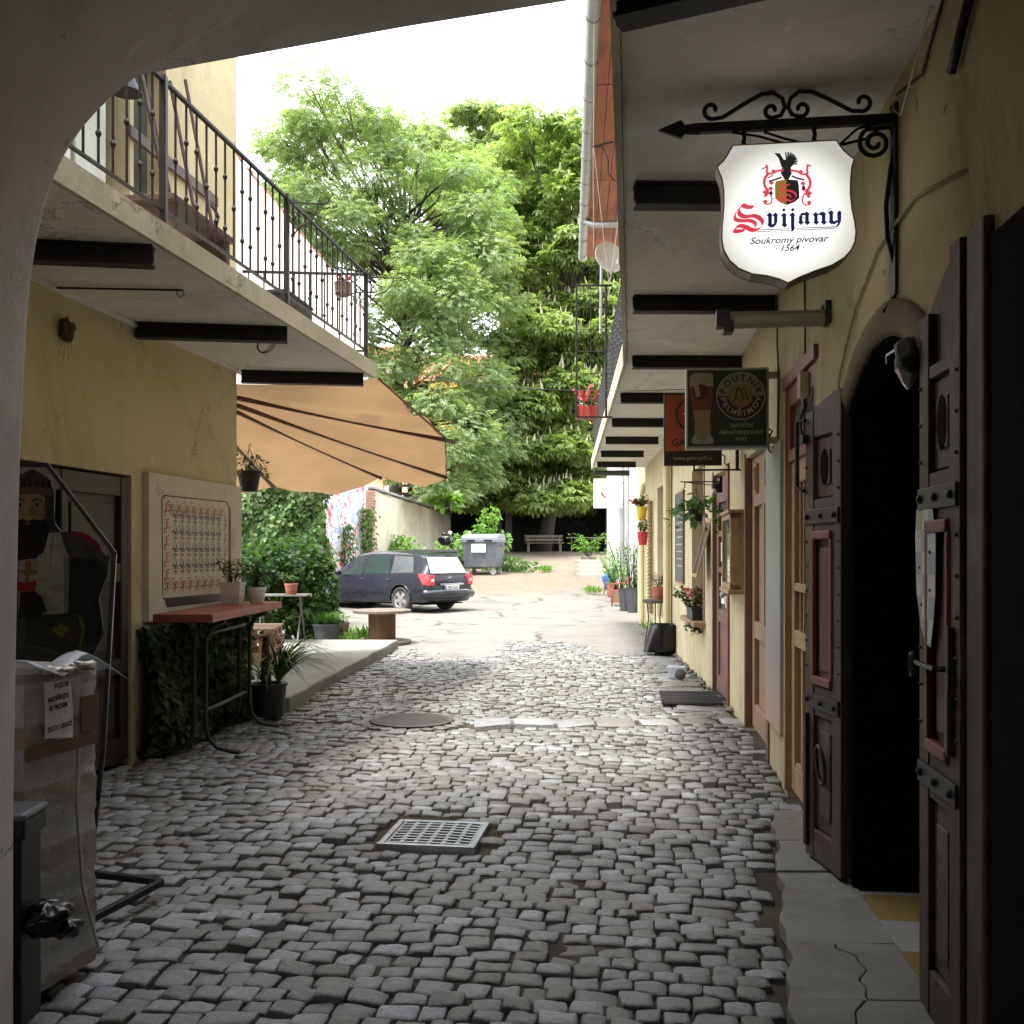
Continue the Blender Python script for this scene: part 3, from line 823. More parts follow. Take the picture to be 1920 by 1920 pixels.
# --- painted strip: grey blue fading to pink
n = NT('grey_pink_paint'); n.set(.85)
sep = n.n('ShaderNodeSeparateXYZ'); n.l(n.tc.outputs['Object'], sep.inputs[0])
hz_ = n.math('ADD', n.math('MULTIPLY', sep.outputs['Z'], .5), n.math('MULTIPLY', n.noise(3, 5, .6), .35))
c = n.ramp(hz_, [(.35, (.42, .29, .23)), (.62, (.31, .29, .29)), (.85, (.33, .36, .32))])
c = n.mix(n.ramp(n.noise(9, 6, .7), [(.6, 0), (.75, .6)]), c, (.45, .15, .14))
n.col(c); n.bump(n.noise(30, 5), .3, .01)
rpart(MB().box(sn(6.30), sn(6.98), -.005, .035, .32, 2.22), 'painted_strip', n.m, bevel=.01)
# --- door C, weathered yellow wood with vertical bars, fanlight and red head above
a, b = sn(5.25), sn(6.20)
m = MB(); m.box(a, b, -.10, -.07, .02, .95); m.box(a, b, -.07, -.03, .02, .20)
panel_frame(m, a, b, .02, 2.06, -.07, -.02, .11, [(.02, .18), (.92, 1.02), (1.26, 1.31), (1.92, 2.06)])
for i in range(1, 3): m.box(a + (b - a) * i / 3 - .025, a + (b - a) * i / 3 + .025, -.07, -.03, .18, .92)
dc = rpart(m, 'door', m_oak, bevel=.005); dc['label'] = 'weathered yellow wooden door with vertical bars over dark glass'
m = MB()
for i in range(1, 6): m.box(a + .11 + (b - a - .22) * i / 6 - .012, a + .11 + (b - a - .22) * i / 6 + .012, -.06, -.035, 1.02, 1.92)
rpart(m, 'bars', m_oak, parent=dc)
rpart(MB().box(a + .1, b - .1, -.095, -.08, 1.0, 1.93), 'pane', m_glassd, parent=dc)
m = MB(); m.box(a, b, -.05, -.0, 2.06, 2.13); m.box(a, b, -.05, .0, 2.40, 2.52); m.box(a, a + .07, -.05, 0, 2.13, 2.40); m.box(b - .07, b, -.05, 0, 2.13, 2.40); m.box(a + .45, a + .49, -.05, -.006, 2.13, 2.40)
fl = rpart(m, 'fanlight', m_gatered); rpart(MB().box(a + .05, b - .05, -.04, -.03, 2.12, 2.42), 'pane', m_glassg, parent=fl)
rpart(MB().box(b, b + .05, -.1, .02, 0, 2.52), 'door_jamb', m_oak, bevel=.005)
rpart(MB().box(sn(5.2), sn(6.28), -.02, .025, 2.52, 2.60), 'door_head', m_gatered, bevel=.006)
# --- arched door: room behind, frame, two folded gate leaves
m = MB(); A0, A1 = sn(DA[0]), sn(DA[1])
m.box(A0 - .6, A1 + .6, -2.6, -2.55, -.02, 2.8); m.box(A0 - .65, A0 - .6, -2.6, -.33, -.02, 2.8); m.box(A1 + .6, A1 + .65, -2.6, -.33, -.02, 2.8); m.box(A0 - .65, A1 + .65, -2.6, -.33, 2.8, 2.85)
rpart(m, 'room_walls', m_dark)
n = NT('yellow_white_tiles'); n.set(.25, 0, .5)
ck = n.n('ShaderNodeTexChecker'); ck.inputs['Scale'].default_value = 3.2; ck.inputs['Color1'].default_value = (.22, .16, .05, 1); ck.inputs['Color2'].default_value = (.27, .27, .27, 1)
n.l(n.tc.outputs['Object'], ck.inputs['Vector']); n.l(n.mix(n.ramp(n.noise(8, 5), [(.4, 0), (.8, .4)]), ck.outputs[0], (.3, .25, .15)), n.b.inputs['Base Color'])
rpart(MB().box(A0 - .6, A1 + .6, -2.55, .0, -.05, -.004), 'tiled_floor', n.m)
m = MB()   # arch surround band
cxa, w_, r_ = (A0 + A1) / 2, (A1 - A0) / 2, .22
rad = (w_ * w_ + r_ * r_) / (2 * r_); cz = 2.12 + r_ - rad; an = math.asin(w_ / rad)
def arcp(k, ex): return (cxa + (rad + ex) * math.sin(-an + 2 * an * k), cz + (rad + ex) * math.cos(-an + 2 * an * k))
m.grid(lambda u, v: (arcp(u, -.015 + .13 * v)[0], .012 + .028 * math.sin(v * 3.14), arcp(u, -.015 + .13 * v)[1]), 20, 6)
rpart(m, 'arch_moulding', mat('dirty_moulding', (.24, .19, .12), (.16, .125, .08), .85, 0, 6, .4), smooth=True, solid=.01)
for a_, b_ in ((A1 - .07, A1), (A0, A0 + .07)): rpart(MB().box(a_, b_, -.34, .0, 0, 2.14), 'gate_frame', m_dark, bevel=.006)  # near-black and full depth: shade of the reveal put into its colour
m = MB(); m.grid(lambda u, v: (arcp(u, -.02)[0], .002 - .34 * v, arcp(u, -.02)[1]), 20, 3); rpart(m, 'arch_shade', m_dark, smooth=True, solid=.012)  # added dark sheet; the shade under the arch is its colour
def gpart(O_, rz_, mb, name, mt, parent=None, **k):
    o = mb.build(name, mt, **k); place(o, O_, rz_, rb)
    if parent is not None: wp2(o, parent)
    return o
def gate_leaf(x0, x1, hx_high, y0, far_leaf, O_, rz_):
    zb_, za_ = (2.19, .06) if far_leaf else (2.27, .16)
    """old panelled gate leaf folded back flat against the wall"""
    W = x1 - x0; cs = MB(); t = .055
    def top(x):   # quarter arch top
        f = (x - x0) / W; f = f if not hx_high else 1 - f
        return zb_ + za_ * math.sin(min(1, max(0, f)) * 1.57)
    n_ = 10
    poly = [(x0, .03), (x1, .03)] + [(x1 - W * i / n_, top(x1 - W * i / n_)) for i in range(n_ + 1)]
    cs.prism(poly, y0, y0 + t * .5, lambda u, v, h: (u, h, v))
    y1 = y0 + t
    sw_ = .095
    cs.box(x0, x0 + sw_, y0 + t * .5, y1, .03, top(x0 + sw_) - .01); cs.box(x1 - sw_, x1, y0 + t * .5, y1, .03, top(x1) - .01)
    for a, b in ((.03, .17), (.72, .86), (1.60, 1.75), (2.05, 2.09 if not far_leaf else 2.20)): cs.box(x0 + sw_, x1 - sw_, y0 + t * .5, y1 - .004, a, b)
    for z in np.arange(.95, 2.15, .12):
        for xx in (x0 + .02, x1 - .02): cs.lathe([(.009, -.004), (.006, .008), (.001, .010)], 6, (xx, y1, z), Matrix.Rotation(R(-90), 3, 'X'))
    leaf = gpart(O_, rz_, cs, 'gate_leaf', m_gate, bevel=.005)
    # raised panels
    def pan(a, b, c, d, mt, nm):
        p = MB(); p.prism([(a, c), (b, c), (b, d), (a, d)], y0 + t * .5, y0 + t * .62, lambda u, v, h: (u, h, v))
        p.box(a + .05, b - .05, y0 + t * .6, y0 + t * .8, c + .06, d - .06)
        gpart(O_, rz_, p, nm, mt, parent=leaf, bevel=.008)
    pan(x0 + sw_, x1 - sw_, .18, .71, m_gate, 'lower_panel')
    pan(x0 + sw_, x1 - sw_, .88, 1.58, mat('gate_panel_paint', (.17, .095, .075), (.10, .06, .05), .6, 0, 4, .3, 30, stretch=(9, 9, .5)), 'middle_panel')
    pan(x0 + sw_, x1 - sw_, 1.76, 2.04, m_gate, 'upper_panel')
    mo = MB()
    for c, d in ((.87, .91), (1.56, 1.60)): mo.box(x0 + sw_, x1 - sw_, y1 - .012, y1 + .014, c, d)
    mo.box(x0 + sw_ - .01, x0 + sw_ + .018, y1 - .012, y1 + .010, .91, 1.56); mo.box(x1 - sw_ - .018, x1 - sw_ + .01, y1 - .012, y1 + .010, .91, 1.56)
    gpart(O_, rz_, mo, 'moulding', m_gatered, parent=leaf, bevel=.006)
    ho = MB(); c_ = (x0 + x1) / 2
    ho.prism([(c_ + .045 * math.cos(k * .3927), 1.90 + .085 * math.sin(k * .3927)) for k in range(16)], y0 + t * .79, y0 + t * .84, lambda u, v, h: (u, h, v))
    gpart(O_, rz_, ho, 'peephole', m_dark, parent=leaf)  # flat disc, the dark depth of the hole put into its colour
    for z in (.79, 1.67):
        st = MB().box(x0 + .01, x1 - .01, y1 - .002, y1 + .010, z - .035, z + .035)
        for f in (.12, .5, .88): st.lathe([(.016, -.004), (.012, .012), (.004, .016)], 8, (x0 + W * f, y1 + .008, z), Matrix.Rotation(R(-90), 3, 'X'))
        gpart(O_, rz_, st, 'iron_strap', m_iron, parent=leaf, bevel=.003)
    return leaf, y1
GO1 = RF(4.43, .012)[0]; GR1 = RZN + R(12)
lf, y1 = gate_leaf(0, .41, True, -.02, True, GO1, GR1); lf['label'] = 'far leaf of the old gate, folded back against the wall'
k = MB(); xx = .39
k.tube([(xx, y1 + .01, 2.14), (xx + .05, y1 + .03, 2.14), (xx + .05, y1 + .03, 1.82), (xx + .01, y1 + .01, 1.80)], .011, 8); k.box(xx - .02, xx + .06, y1, y1 + .03, 2.03, 2.07)
gpart(GO1, GR1, k, 'bolt', m_iron, parent=lf)
k = MB(); k.tube([(.2 + .045 * math.cos(a), y1 + .012 + .01 * math.sin(a), .50 + .09 * math.sin(a)) for a in np.linspace(0, 6.28, 20)], .009, 6, closed=True); gpart(GO1, GR1, k, 'ring_pull', m_iron, parent=lf)
k = MB().box(xx - .03, xx + .0, y1, y1 + .02, .08, .72); gpart(GO1, GR1, k, 'edge_iron', m_iron, parent=lf)
GO2 = RF(3.235, 0)[0]; GR2 = RZN
lf2, y2 = gate_leaf(-.40, 0, True, -.014, False, GO2, GR2); lf2['label'] = 'near leaf of the old gate, folded back against the wall'
k = MB(); k.box(-.36, -.33, y2, y2 + .02, 1.1, 1.28); k.box(-.355, -.335, y2, y2 + .02, .9, 1.1)
gpart(GO2, GR2, k, 'lock_plate', m_iron, parent=lf2, bevel=.004)
k = MB(); k.tube([(-.30, y2, 1.15), (-.30, y2 + .04, 1.15), (-.08, y2 + .04, 1.15)], .009, 8); k.tube([(-.08 + .018 * math.sin(a), y2 + .045, 1.14 + .035 * math.cos(a)) for a in np.linspace(0, 6.28, 16)], .008, 8, closed=True)
gpart(GO2, GR2, k, 'pull_handle', mat('worn_dark_iron', (.06, .06, .06), (.03, .03, .03), .35, .7), parent=lf2, smooth='auto')
# near door post beyond the leaf (end of the frame)
rpart(MB().box(sn(2.68), sn(2.82), -.01, .03, 0, 2.42), 'gate_post', m_gate, bevel=.01)
rpart(MB().box(sn(2.42), sn(2.66), -.0, .02, 0, 2.36), 'gate_post', m_dark, bevel=.01)  # near-black colour stands in for the lack of light here
# --- door A (open brown door with glass and notices)
a, b = sf(9.62), sf(10.60)
m = MB(); m.box(a, b, -.08, -.05, .02, .80)
panel_frame(m, a, b, .02, 2.28, -.08, -.03, .13, [(.02, .20), (.76, .90), (1.28, 1.34), (1.66, 1.72), (2.02, 2.28)])
da = rpart(m, 'door', m_brown, far=True, bevel=.005); da['label'] = 'brown shop door with glass panes and white notices'
rpart(MB().box(a + .1, b - .1, -.07, -.06, .88, 2.04), 'pane', m_glassg, far=True, parent=da)
m = MB()
for c, d, e, f in ((a + .2, a + .52, .93, 1.25), (a + .58, a + .80, .96, 1.24), (a + .22, a + .60, 1.36, 1.64), (a + .66, a + .82, 1.4, 1.6)): m.box(c, d, -.058, -.054, e, f)
rpart(m, 'notices', m_paper, far=True, parent=da)
rpart(MB().tube([(a + .07, -.03, 1.08), (a + .07, .03, 1.08)], .012).lathe([(.01, 0), (.035, .015), (.03, .04), (.01, .05)], 12, (a + .07, .02, 1.08), Matrix.Rotation(R(-90), 3, 'X')), 'door_handle', m_steel, far=True, parent=da, smooth='auto')
rpart(MB().box(a - .10, a - .0, -.1, .02, 0, 2.36), 'door_jamb', m_gatered, far=True, bevel=.006)
rpart(MB().box(b, b + .05, -.1, .012, 0, 2.36), 'door_jamb', m_brown, far=True, bevel=.006)
# --- window A with sill
a, b = sf(11.3), sf(12.5)
m = MB(); panel_frame(m, a, b, .72, 2.52, -.17, -.12, .07, [(.72, .80), (1.82, 1.90), (2.44, 2.52)]); m.box((a + b) / 2 - .03, (a + b) / 2 + .03, -.17, -.122, .8, 2.44)
for z in (1.06, 1.32, 1.58): m.box(a + .07, b - .07, -.165, -.13, z, z + .025)
wa = rpart(m, 'window', m_brown, far=True, bevel=.004); rpart(MB().box(a + .05, b - .05, -.155, -.15, .76, 2.48), 'pane', m_glassd, far=True, parent=wa)
rpart(MB().box(a - .08, b + .08, -.12, .14, .64, .70), 'window_sill', m_brown2, far=True, bevel=.008)
rpart(MB().box(a - .02, a + .10, -.1, .01, .70, 2.52), 'window_jamb', m_brown, far=True, bevel=.004)
# --- recess B
a, b = sf(15.65), sf(17.5)
m = MB(); panel_frame(m, a, b, .36, 2.6, -.28, -.22, .08, [(.36, .5), (1.5, 1.56), (2.52, 2.6)])
wb = rpart(m, 'window', m_brown, far=True); rpart(MB().box(a + .05, b - .05, -.27, -.255, .4, 2.55), 'pane', m_glassd, far=True, parent=wb)
# small far window and drain pipes
def pipe(d, r, z0, z1, out=.07):
    p, rz = RF(d, out); m = MB(); m.tube([(p.x, p.y, z0), (p.x, p.y, z1)], r, 14)
    for z in (z0 + .35, (z0 + z1) / 2 + .1, z1 - .12): m.tube([(p.x, p.y, z), (p.x, p.y, z + .03)], r * 1.13, 14)
    return wp(m.build('downpipe', m_pipe, smooth='auto'), rb)
m_pipe = mat('yellow_painted_pipe', (.58, .50, .28), (.50, .42, .23), .5, 0, 4, .1)
pipe(15.05, .055, .02, 3.24); pp = pipe(20.4, .05, .02, 2.75)
p, rz = RF(20.4, .07); wp(MB().tube([p + Vector((0, 0, 2.72)), p + Vector((.03, -.02, 2.86)), p + Vector((.15, -.04, 2.95))], .055, 12).build('downpipe_bend', m_pipe, smooth='auto'), rb)
p, rz = RF(14.72, .03); wp(MB().tube([p + Vector((0, 0, .3)), p + Vector((0, 0, 3.24))], .012, 6).build('conduit', m_iron), rb)
# crumbling plinth bits along the wall foot
m = MB()
for i in range(60):
    d = random.uniform(9.1, 15); p, rz = RF(d, random.uniform(.0, .05)); r_ = random.uniform(.012, .035)
    m.blob((p.x, p.y, .01), (r_, r_ * 1.3, r_ * .8), i, 6, 4, .3)
wp(m.build('crumbled_plaster', m_conc), rb).__setitem__('kind', 'stuff')
# cables on the near wall
def cable(pts, r=.006, nm='cable', mt=m_iron):
    m = MB(); m.tube([RW3(*p) for p in pts], r, 6); return wp(m.build(nm, mt, smooth=True), rb)
def RW3(d, out, z): p, _ = RF(d, out); return Vector((p.x, p.y, z))
cable([(6.55, .015, 3.2), (6.57, .012, 2.9), (6.5, .012, 2.62), (6.55, .012, 2.25)])
cable([(5.55, .012, 3.2), (5.52, .012, 2.8), (5.53, .012, 2.35)])
cable([(5.5, .012, 2.32), (5.6, .02, 2.28), (5.62, .02, 2.2), (5.5, .02, 2.12)], .008)
cable([(4.62, .012, 2.12), (4.64, .012, 2.3), (4.5, .012, 2.42), (4.3, .012, 2.56), (3.9, .012, 2.70), (3.4, .012, 2.72), (2.9, .012, 2.62)], .007, 'cable', m_slabedge)
cable([(3.62, .012, 3.18), (3.3, .012, 3.1), (3.05, .012, 3.25), (2.8, .02, 3.35)], .006)
cable([(3.62, .02, 3.12), (3.5, .03, 3.05), (2.7, .03, 3.5)], .003, 'wire', m_potw)
cable([(2.62, .02, 3.4), (2.66, .02, 3.22), (2.9, .02, 3.02), (2.98, .02, 2.95)], .016)
rpart(MB().box(sn(5.46), sn(5.56), 0, .05, 2.36, 2.50), 'junction_box', m_slabedge, bevel=.006)
# ================================================================== text helper
def text(body, size, mt, M, parent, name='lettering', shear=0, align='CENTER', bold=0, ext=.0006, sx=1):
    cu = bpy.data.curves.new('lettering', 'FONT'); cu.body = body; cu.size = size; cu.align_x = align; cu.align_y = 'CENTER'
    cu.shear = shear; cu.extrude = ext; cu.offset = bold
    t = bpy.data.objects.new('lettering', cu); COL.objects.link(t)
    bpy.context.view_layer.update()
    dg = bpy.context.evaluated_depsgraph_get()
    me = bpy.data.meshes.new_from_object(t.evaluated_get(dg))
    bpy.data.objects.remove(t); me.transform(M @ Matrix.Diagonal((sx, 1, 1, 1))); me.materials.clear(); me.materials.append(mt)
    o = bpy.data.objects.new(name, me); COL.objects.link(o); o.parent = parent
    return o
# sign faces: local frame x = picture right, z = up, face looks to -y
def SM(x, y, z, rot=0): return Matrix.Translation((x, y, z)) @ Matrix.Rotation(R(90), 4, 'X') @ Matrix.Rotation(rot, 4, 'Z')

# ================================================================== lit shield sign and its bracket
RZS = RZN - R(90)            # local x = away from the alley into the wall... points to +X
pw, _ = RF(3.68)             # wall anchor
br = thing('sign_bracket', 'black wrought iron bracket with arrow tip and scrolls holding the lit shield sign', 'sign bracket', (pw.x, pw.y, 0), RZS)
iz = 3.115
m = MB(); m.bar((-.72, 0, iz), (0, 0, iz), .034, .034); m.lathe([(.006, -.08), (.02, -.05), (.024, 0)], 8, (-.72, 0, iz), Matrix.Rotation(R(90), 3, 'Y'))
br_arm = m.build('arm', m_iron, br, bevel=.003)
m = MB(); m.prism([(-.88, iz), (-.79, iz + .035), (-.765, iz), (-.79, iz - .035)], -.012, .012, lambda u, v, h: (u, h, v)); m.build('arrow_tip', m_iron, br, bevel=.004)
def spiral(cx, cz, r0, r1, a0, a1, n=18): return [(cx + (r0 + (r1 - r0) * i / n) * math.cos(a0 + (a1 - a0) * i / n), 0, cz + (r0 + (r1 - r0) * i / n) * math.sin(a0 + (a1 - a0) * i / n)) for i in range(n + 1)]
def scroll(sgn, x0):
    b = [(x0 + sgn * p[0], 0, iz + .017 + p[2]) for p in ([(.26 + q[0], 0, q[2]) for q in [(0.01, 0, .085), (.0, 0, .095)]])]
    pts = spiral(.275, .055, .012, .034, R(200), R(-90)) + [(.235, 0, .025), (.15, 0, .075), (.09, 0, .105), (.045, 0, .108), (.012, 0, .085), (.004, 0, .05), (.018, 0, .022), (.045, 0, .014)] + spiral(.052, .042, .028, .010, R(-80), R(200))
    return [(x0 + sgn * p[0], 0, iz + .014 + p[2]) for p in pts]
m = MB(); m.tube(scroll(-1, -.40), .0085, 6); m.tube(scroll(1, -.395), .0085, 6); m.build('top_scrolls', m_iron, br, smooth=True)
m = MB(); m.tube(spiral(-.075, iz - .085, .012, .060, R(0), R(-600), 34) + [(-.02, 0, iz - .03), (.0, 0, iz - .08), (-.02, 0, iz - .2), (-.035, 0, iz - .32), (-.03, 0, iz - .44), (.0, 0, iz - .56), (.012, 0, iz - .63), (-.01, 0, iz - .68), (-.045, 0, iz - .72)], .009, 6); m.build('brace_scroll', m_iron, br, smooth=True)
for x in (-.555, -.295):
    m = MB(); m.tube([(x + .002 * math.cos(i * 1.3), .002 * math.sin(i * 1.3), iz - .015 - i * .006) for i in range(14)], .0085, 6); m.build('hanger', m_iron, br, smooth=True)
m = MB(); m.tube([(-.60, 0, iz - .02), (-.5, .01, iz - .035), (-.38, .01, iz - .075), (-.24, .01, iz - .085)], .005, 6); m.tube([(-.48, .01, iz - .02), (-.4, .01, iz - .05), (-.3, .01, iz - .078)], .005, 6); m.tube([(-.21, .01, iz - .09), (-.14, .0, iz - .03), (-.06, 0, iz - .012)], .005, 6)
m.tube([(-.21, .01, iz - .085), (-.1, .02, iz - .06), (0, .03, iz + .02)], .006, 6)
m.build('cable', m_iron, br, smooth=True)
m = MB(); m.box(-.012, .008, -.035, .035, iz - .66, iz + .05); m.tube([(0, 0, iz + .0), (.0, .04, iz + .06), (.02, .14, iz + .10)], .012, 6); m.build('wall_plate', m_iron, br)

K = .585 / 1920
sc_ = Vector((-.402, 0, 2.775))         # sign centre in bracket local coordinates (zoom px 975,930)
ss = thing('shield_sign', 'glowing white shield shaped beer sign with a red and blue name and crest', 'lit sign', (pw.x, pw.y, 0), RZS)
def Q(px, py):
    return (sc_.x + (px - 975) * K, sc_.z - (py + .061 * (px - 975) - 930) * K)
outl = [(330, 155), (1550, 78), (1590, 140), (1640, 205), (1700, 258), (1755, 300), (1728, 400), (1715, 540), (1712, 720), (1730, 900), (1762, 1050), (1778, 1180), (1765, 1300), (1720, 1400), (1640, 1490), (1500, 1580), (1300, 1655), (1120, 1735), (985, 1810), (880, 1765), (740, 1730), (560, 1712), (400, 1650), (290, 1555), (220, 1430), (198, 1300), (200, 1150), (215, 1000), (224, 850), (220, 700), (200, 560), (160, 470), (145, 415), (210, 350), (265, 270), (300, 205)]
ol = [Q(*p) for p in outl]
cxx = sum(p[0] for p in ol) / len(ol); czz = sum(p[1] for p in ol) / len(ol)
fnl = lambda u, v, h: (u, h, v)
m = MB(); m.prism([(cxx + (a - cxx) * 1.018, czz + (b - czz) * 1.018) for a, b in ol], -.046, .05, fnl)
m.build('case', mat('sign_case_metal', (.13, .10, .08), (.08, .06, .05), .45, .5, 10, .2), ss)
m_gold = mat('gold_rim', (.45, .30, .10), (.32, .20, .07), .4, .6)
m = MB(); m.tube([(cxx + (a - cxx) * 1.012, -.047, czz + (b - czz) * 1.012) for a, b in ol], .0035, 6, closed=True); m.tube([(cxx + (a - cxx) * 1.012, .05, czz + (b - czz) * 1.012) for a, b in ol], .0035, 6, closed=True); m.build('rim', m_gold, ss)
# lightbox face: brighter in the middle where the tubes are
n = NT('lit_sign_face'); n.col((.8, .8, .76)); n.set(.25)
mp = n.n('ShaderNodeMapping'); mp.inputs['Location'].default_value = (-cxx, 0, -czz + .02); n.l(n.tc.outputs['Object'], mp.inputs[0])
ln = n.n('ShaderNodeVectorMath'); ln.operation = 'LENGTH'; n.l(mp.outputs[0], ln.inputs[0])
n.l(n.ramp(ln.outputs['Value'], [(.10, 1.0), (.20, .72), (.29, .36)]), n.b.inputs['Emission Strength']); n.b.inputs['Emission Color'].default_value = (1, 1, .93, 1)
em = n.math('MULTIPLY', n.ramp(ln.outputs['Value'], [(.10, 1.0), (.20, .70), (.29, .34)]), .165); n.l(em, n.b.inputs['Emission Strength'])
m_face = n.m
m = MB(); m.prism(ol, -.050, -.0462, fnl); m.build('face', m_face, ss)
m = MB(); m.prism(ol, .0502, .054, fnl); m.build('face', m_face, ss)
def inkm(nm, c): return emit(nm, c, .10)
i_red = inkm('lit_red_ink', (.85, .05, .10)); i_blue = inkm('lit_blue_ink', (.015, .02, .10)); i_dark = inkm('lit_dark_ink', (.02, .02, .02)); i_gold = inkm('lit_gold_ink', (.30, .20, .03))
LY = [-.0503]
def ink(polys, nm, mt, parent=ss, QQ=Q, step=.00006):
    m = MB()
    for poly in polys:
        LY[0] -= step
        q = [QQ(*p) for p in poly]
        if sum(a[0] * b[1] - b[0] * a[1] for a, b in zip(q, q[1:] + q[:1])) < 0: q.reverse()
        m.add([(u, LY[0], v) for u, v in q], [tuple(range(len(q)))])
    return m.build(nm, mt, parent)
def nib(path, w, ang=40, curve=True):
    """broad pen strokes as convex quads"""
    if curve and len(path) > 2:
        P2 = []
        for i in range(len(path) - 1):
            p0 = path[max(0, i - 1)]; p1 = path[i]; p2 = path[i + 1]; p3 = path[min(len(path) - 1, i + 2)]
            for t in (0, .25, .5, .75):
                P2.append(tuple(.5 * ((2 * p1[k]) + (-p0[k] + p2[k]) * t + (2 * p0[k] - 5 * p1[k] + 4 * p2[k] - p3[k]) * t * t + (-p0[k] + 3 * p1[k] - 3 * p2[k] + p3[k]) * t ** 3) for k in (0, 1)))
        P2.append(path[-1]); path = P2
    vx, vy = math.cos(R(ang)) * w / 2, -math.sin(R(ang)) * w / 2
    out = []
    for a, b in zip(path[:-1], path[1:]):
        out.append([(a[0] - vx, a[1] - vy), (a[0] + vx, a[1] + vy), (b[0] + vx, b[1] + vy), (b[0] - vx, b[1] - vy)])
    return out
def thick(path, w):
    out = []
    for a, b in zip(path[:-1], path[1:]):
        dx, dy = b[0] - a[0], b[1] - a[1]; l = math.hypot(dx, dy) or 1; nx, ny = -dy / l * w / 2, dx / l * w / 2
        out.append([(a[0] - nx, a[1] - ny), (a[0] + nx, a[1] + ny), (b[0] + nx, b[1] + ny), (b[0] - nx, b[1] - ny)])
    return out
# big red S
S1 = nib([(570, 900), (500, 905), (430, 885), (390, 945), (410, 1000), (480, 1025), (570, 1010), (650, 1045), (680, 1105), (645, 1165), (560, 1190), (470, 1150), (400, 1140), (345, 1170), (345, 1205), (410, 1205), (470, 1185)], 60, 55)
S2 = nib([(465, 870), (380, 940), (345, 1010), (350, 1060), (420, 1080), (520, 1075), (590, 1110), (590, 1160)], 52, 55)
ink(S1 + S2, 'lettering', i_red)
# v i j a n y in blackletter
B = []
def stem(x, y0, y1, w=44, head=True, foot=True):
    B.append([(x - w / 2, y0 + 24), (x + w / 2, y0 + 10), (x + w / 2, y1 - 24), (x - w / 2, y1 - 12)])
    if head: B.append([(x - w * .95, y0 + 22), (x - w * .1, y0 - 18), (x + w * .75, y0 + 14), (x, y0 + 52)])
    if foot: B.append([(x - w * .8, y1 - 20), (x, y1 - 52), (x + w * .95, y1 - 22), (x + w * .1, y1 + 16)])
def bl(dx): return -.061 * (dx - 975)
stem(765, 985, 1145, 46); B.append([(765, 1148), (800, 1158), (850, 1110), (820, 1090)]); stem(833, 985, 1120, 42, True, False); B += thick([(712, 1000), (722, 965), (760, 958)], 8)
stem(935, 985, 1140, 44); B.append([(905, 940), (930, 912), (955, 935), (932, 962)])
stem(1035, 980, 1165, 44, True, False); B.append([(1057, 1130), (1013, 1150), (1020, 1190), (985, 1212), (1040, 1195), (1060, 1165)]); B.append([(1010, 935), (1035, 908), (1060, 930), (1036, 957)])
stem(1130, 985, 1105, 42, False, True); B.append([(1110, 1000), (1140, 970), (1210, 962), (1180, 1000)]); stem(1205, 965, 1105, 44); B += thick([(1110, 1055), (1150, 1020), (1190, 1045)], 9)
stem(1310, 970, 1100, 42); B.append([(1325, 990), (1375, 950), (1420, 975), (1395, 1000)]); stem(1400, 965, 1098, 44)
stem(1490, 945, 1090, 42); B.append([(1490, 1095), (1530, 1103), (1580, 1060), (1550, 1050)]); B.append([(1560, 960), (1590, 930), (1610, 955), (1606, 1060), (1585, 1110), (1540, 1150), (1545, 1135), (1566, 1090)]); B += thick([(1455, 945), (1465, 915), (1500, 905)], 8)
ink(B, 'lettering', i_blue)
ink(thick([(640, 1190), (1000, 1168)], 11) + thick([(610, 1212), (1000, 1190)], 9) + thick([(1085, 1160), (1545, 1132)], 11) + thick([(1085, 1182), (1530, 1153)], 9), 'underline', i_blue)
u, v = Q(985, 1298); text('Soukromý pivovar', .034, i_blue, SM(u, -.0512, v), ss, shear=.3, sx=1.12, bold=.0005)
u, v = Q(995, 1398); text('· 1564 ·', .032, i_blue, SM(u, -.0512, v), ss, shear=.3, sx=1.1, bold=.0005)
# crest: parted shield, red S, wing, helmet and mantling
ink([[(835, 590), (960, 565), (960, 880), (880, 850), (825, 800), (822, 640)]], 'crest_shield', i_gold)
ink([[(960, 565), (1095, 575), (1108, 640), (1115, 790), (1060, 840), (960, 882)]], 'crest_shield', i_dark)
ink(nib([(1000, 625), (950, 640), (900, 625), (880, 670), (920, 700), (1000, 705), (1065, 740), (1070, 790), (1010, 830), (930, 800), (870, 800), (860, 825), (920, 830)], 26, 55) + nib([(880, 690), (870, 740), (930, 755), (990, 760), (1010, 790)], 20, 55), 'crest_letter', i_red)
W_ = [[(815, 250), (880, 255), (925, 330), (940, 430), (900, 425), (868, 320)]]
for k in range(8):
    a = R(98 - k * 14); bx, by = 965, 370
    tx, ty = bx + 140 * math.cos(a) * (1 - k * .02), by - 140 * math.sin(a)
    W_.append([(bx - 30 + k * 6, by + 20), (bx - 12 + k * 5, by - 12 + k * 4), (tx - 6, ty), (tx + 14, ty + 14), (bx + 4 + k * 6, by + 26)])
W_.append([(925, 330), (1010, 340), (1040, 390), (1000, 440), (915, 440)])
ink(W_, 'crest_wing', i_dark)
ink([[(905, 430), (1010, 430), (1020, 500), (985, 570), (940, 580), (890, 500)], *thick([(900, 545), (830, 575), (745, 600)], 22), *thick([(1020, 530), (1100, 560), (1170, 575)], 22)], 'crest_helmet', i_dark)
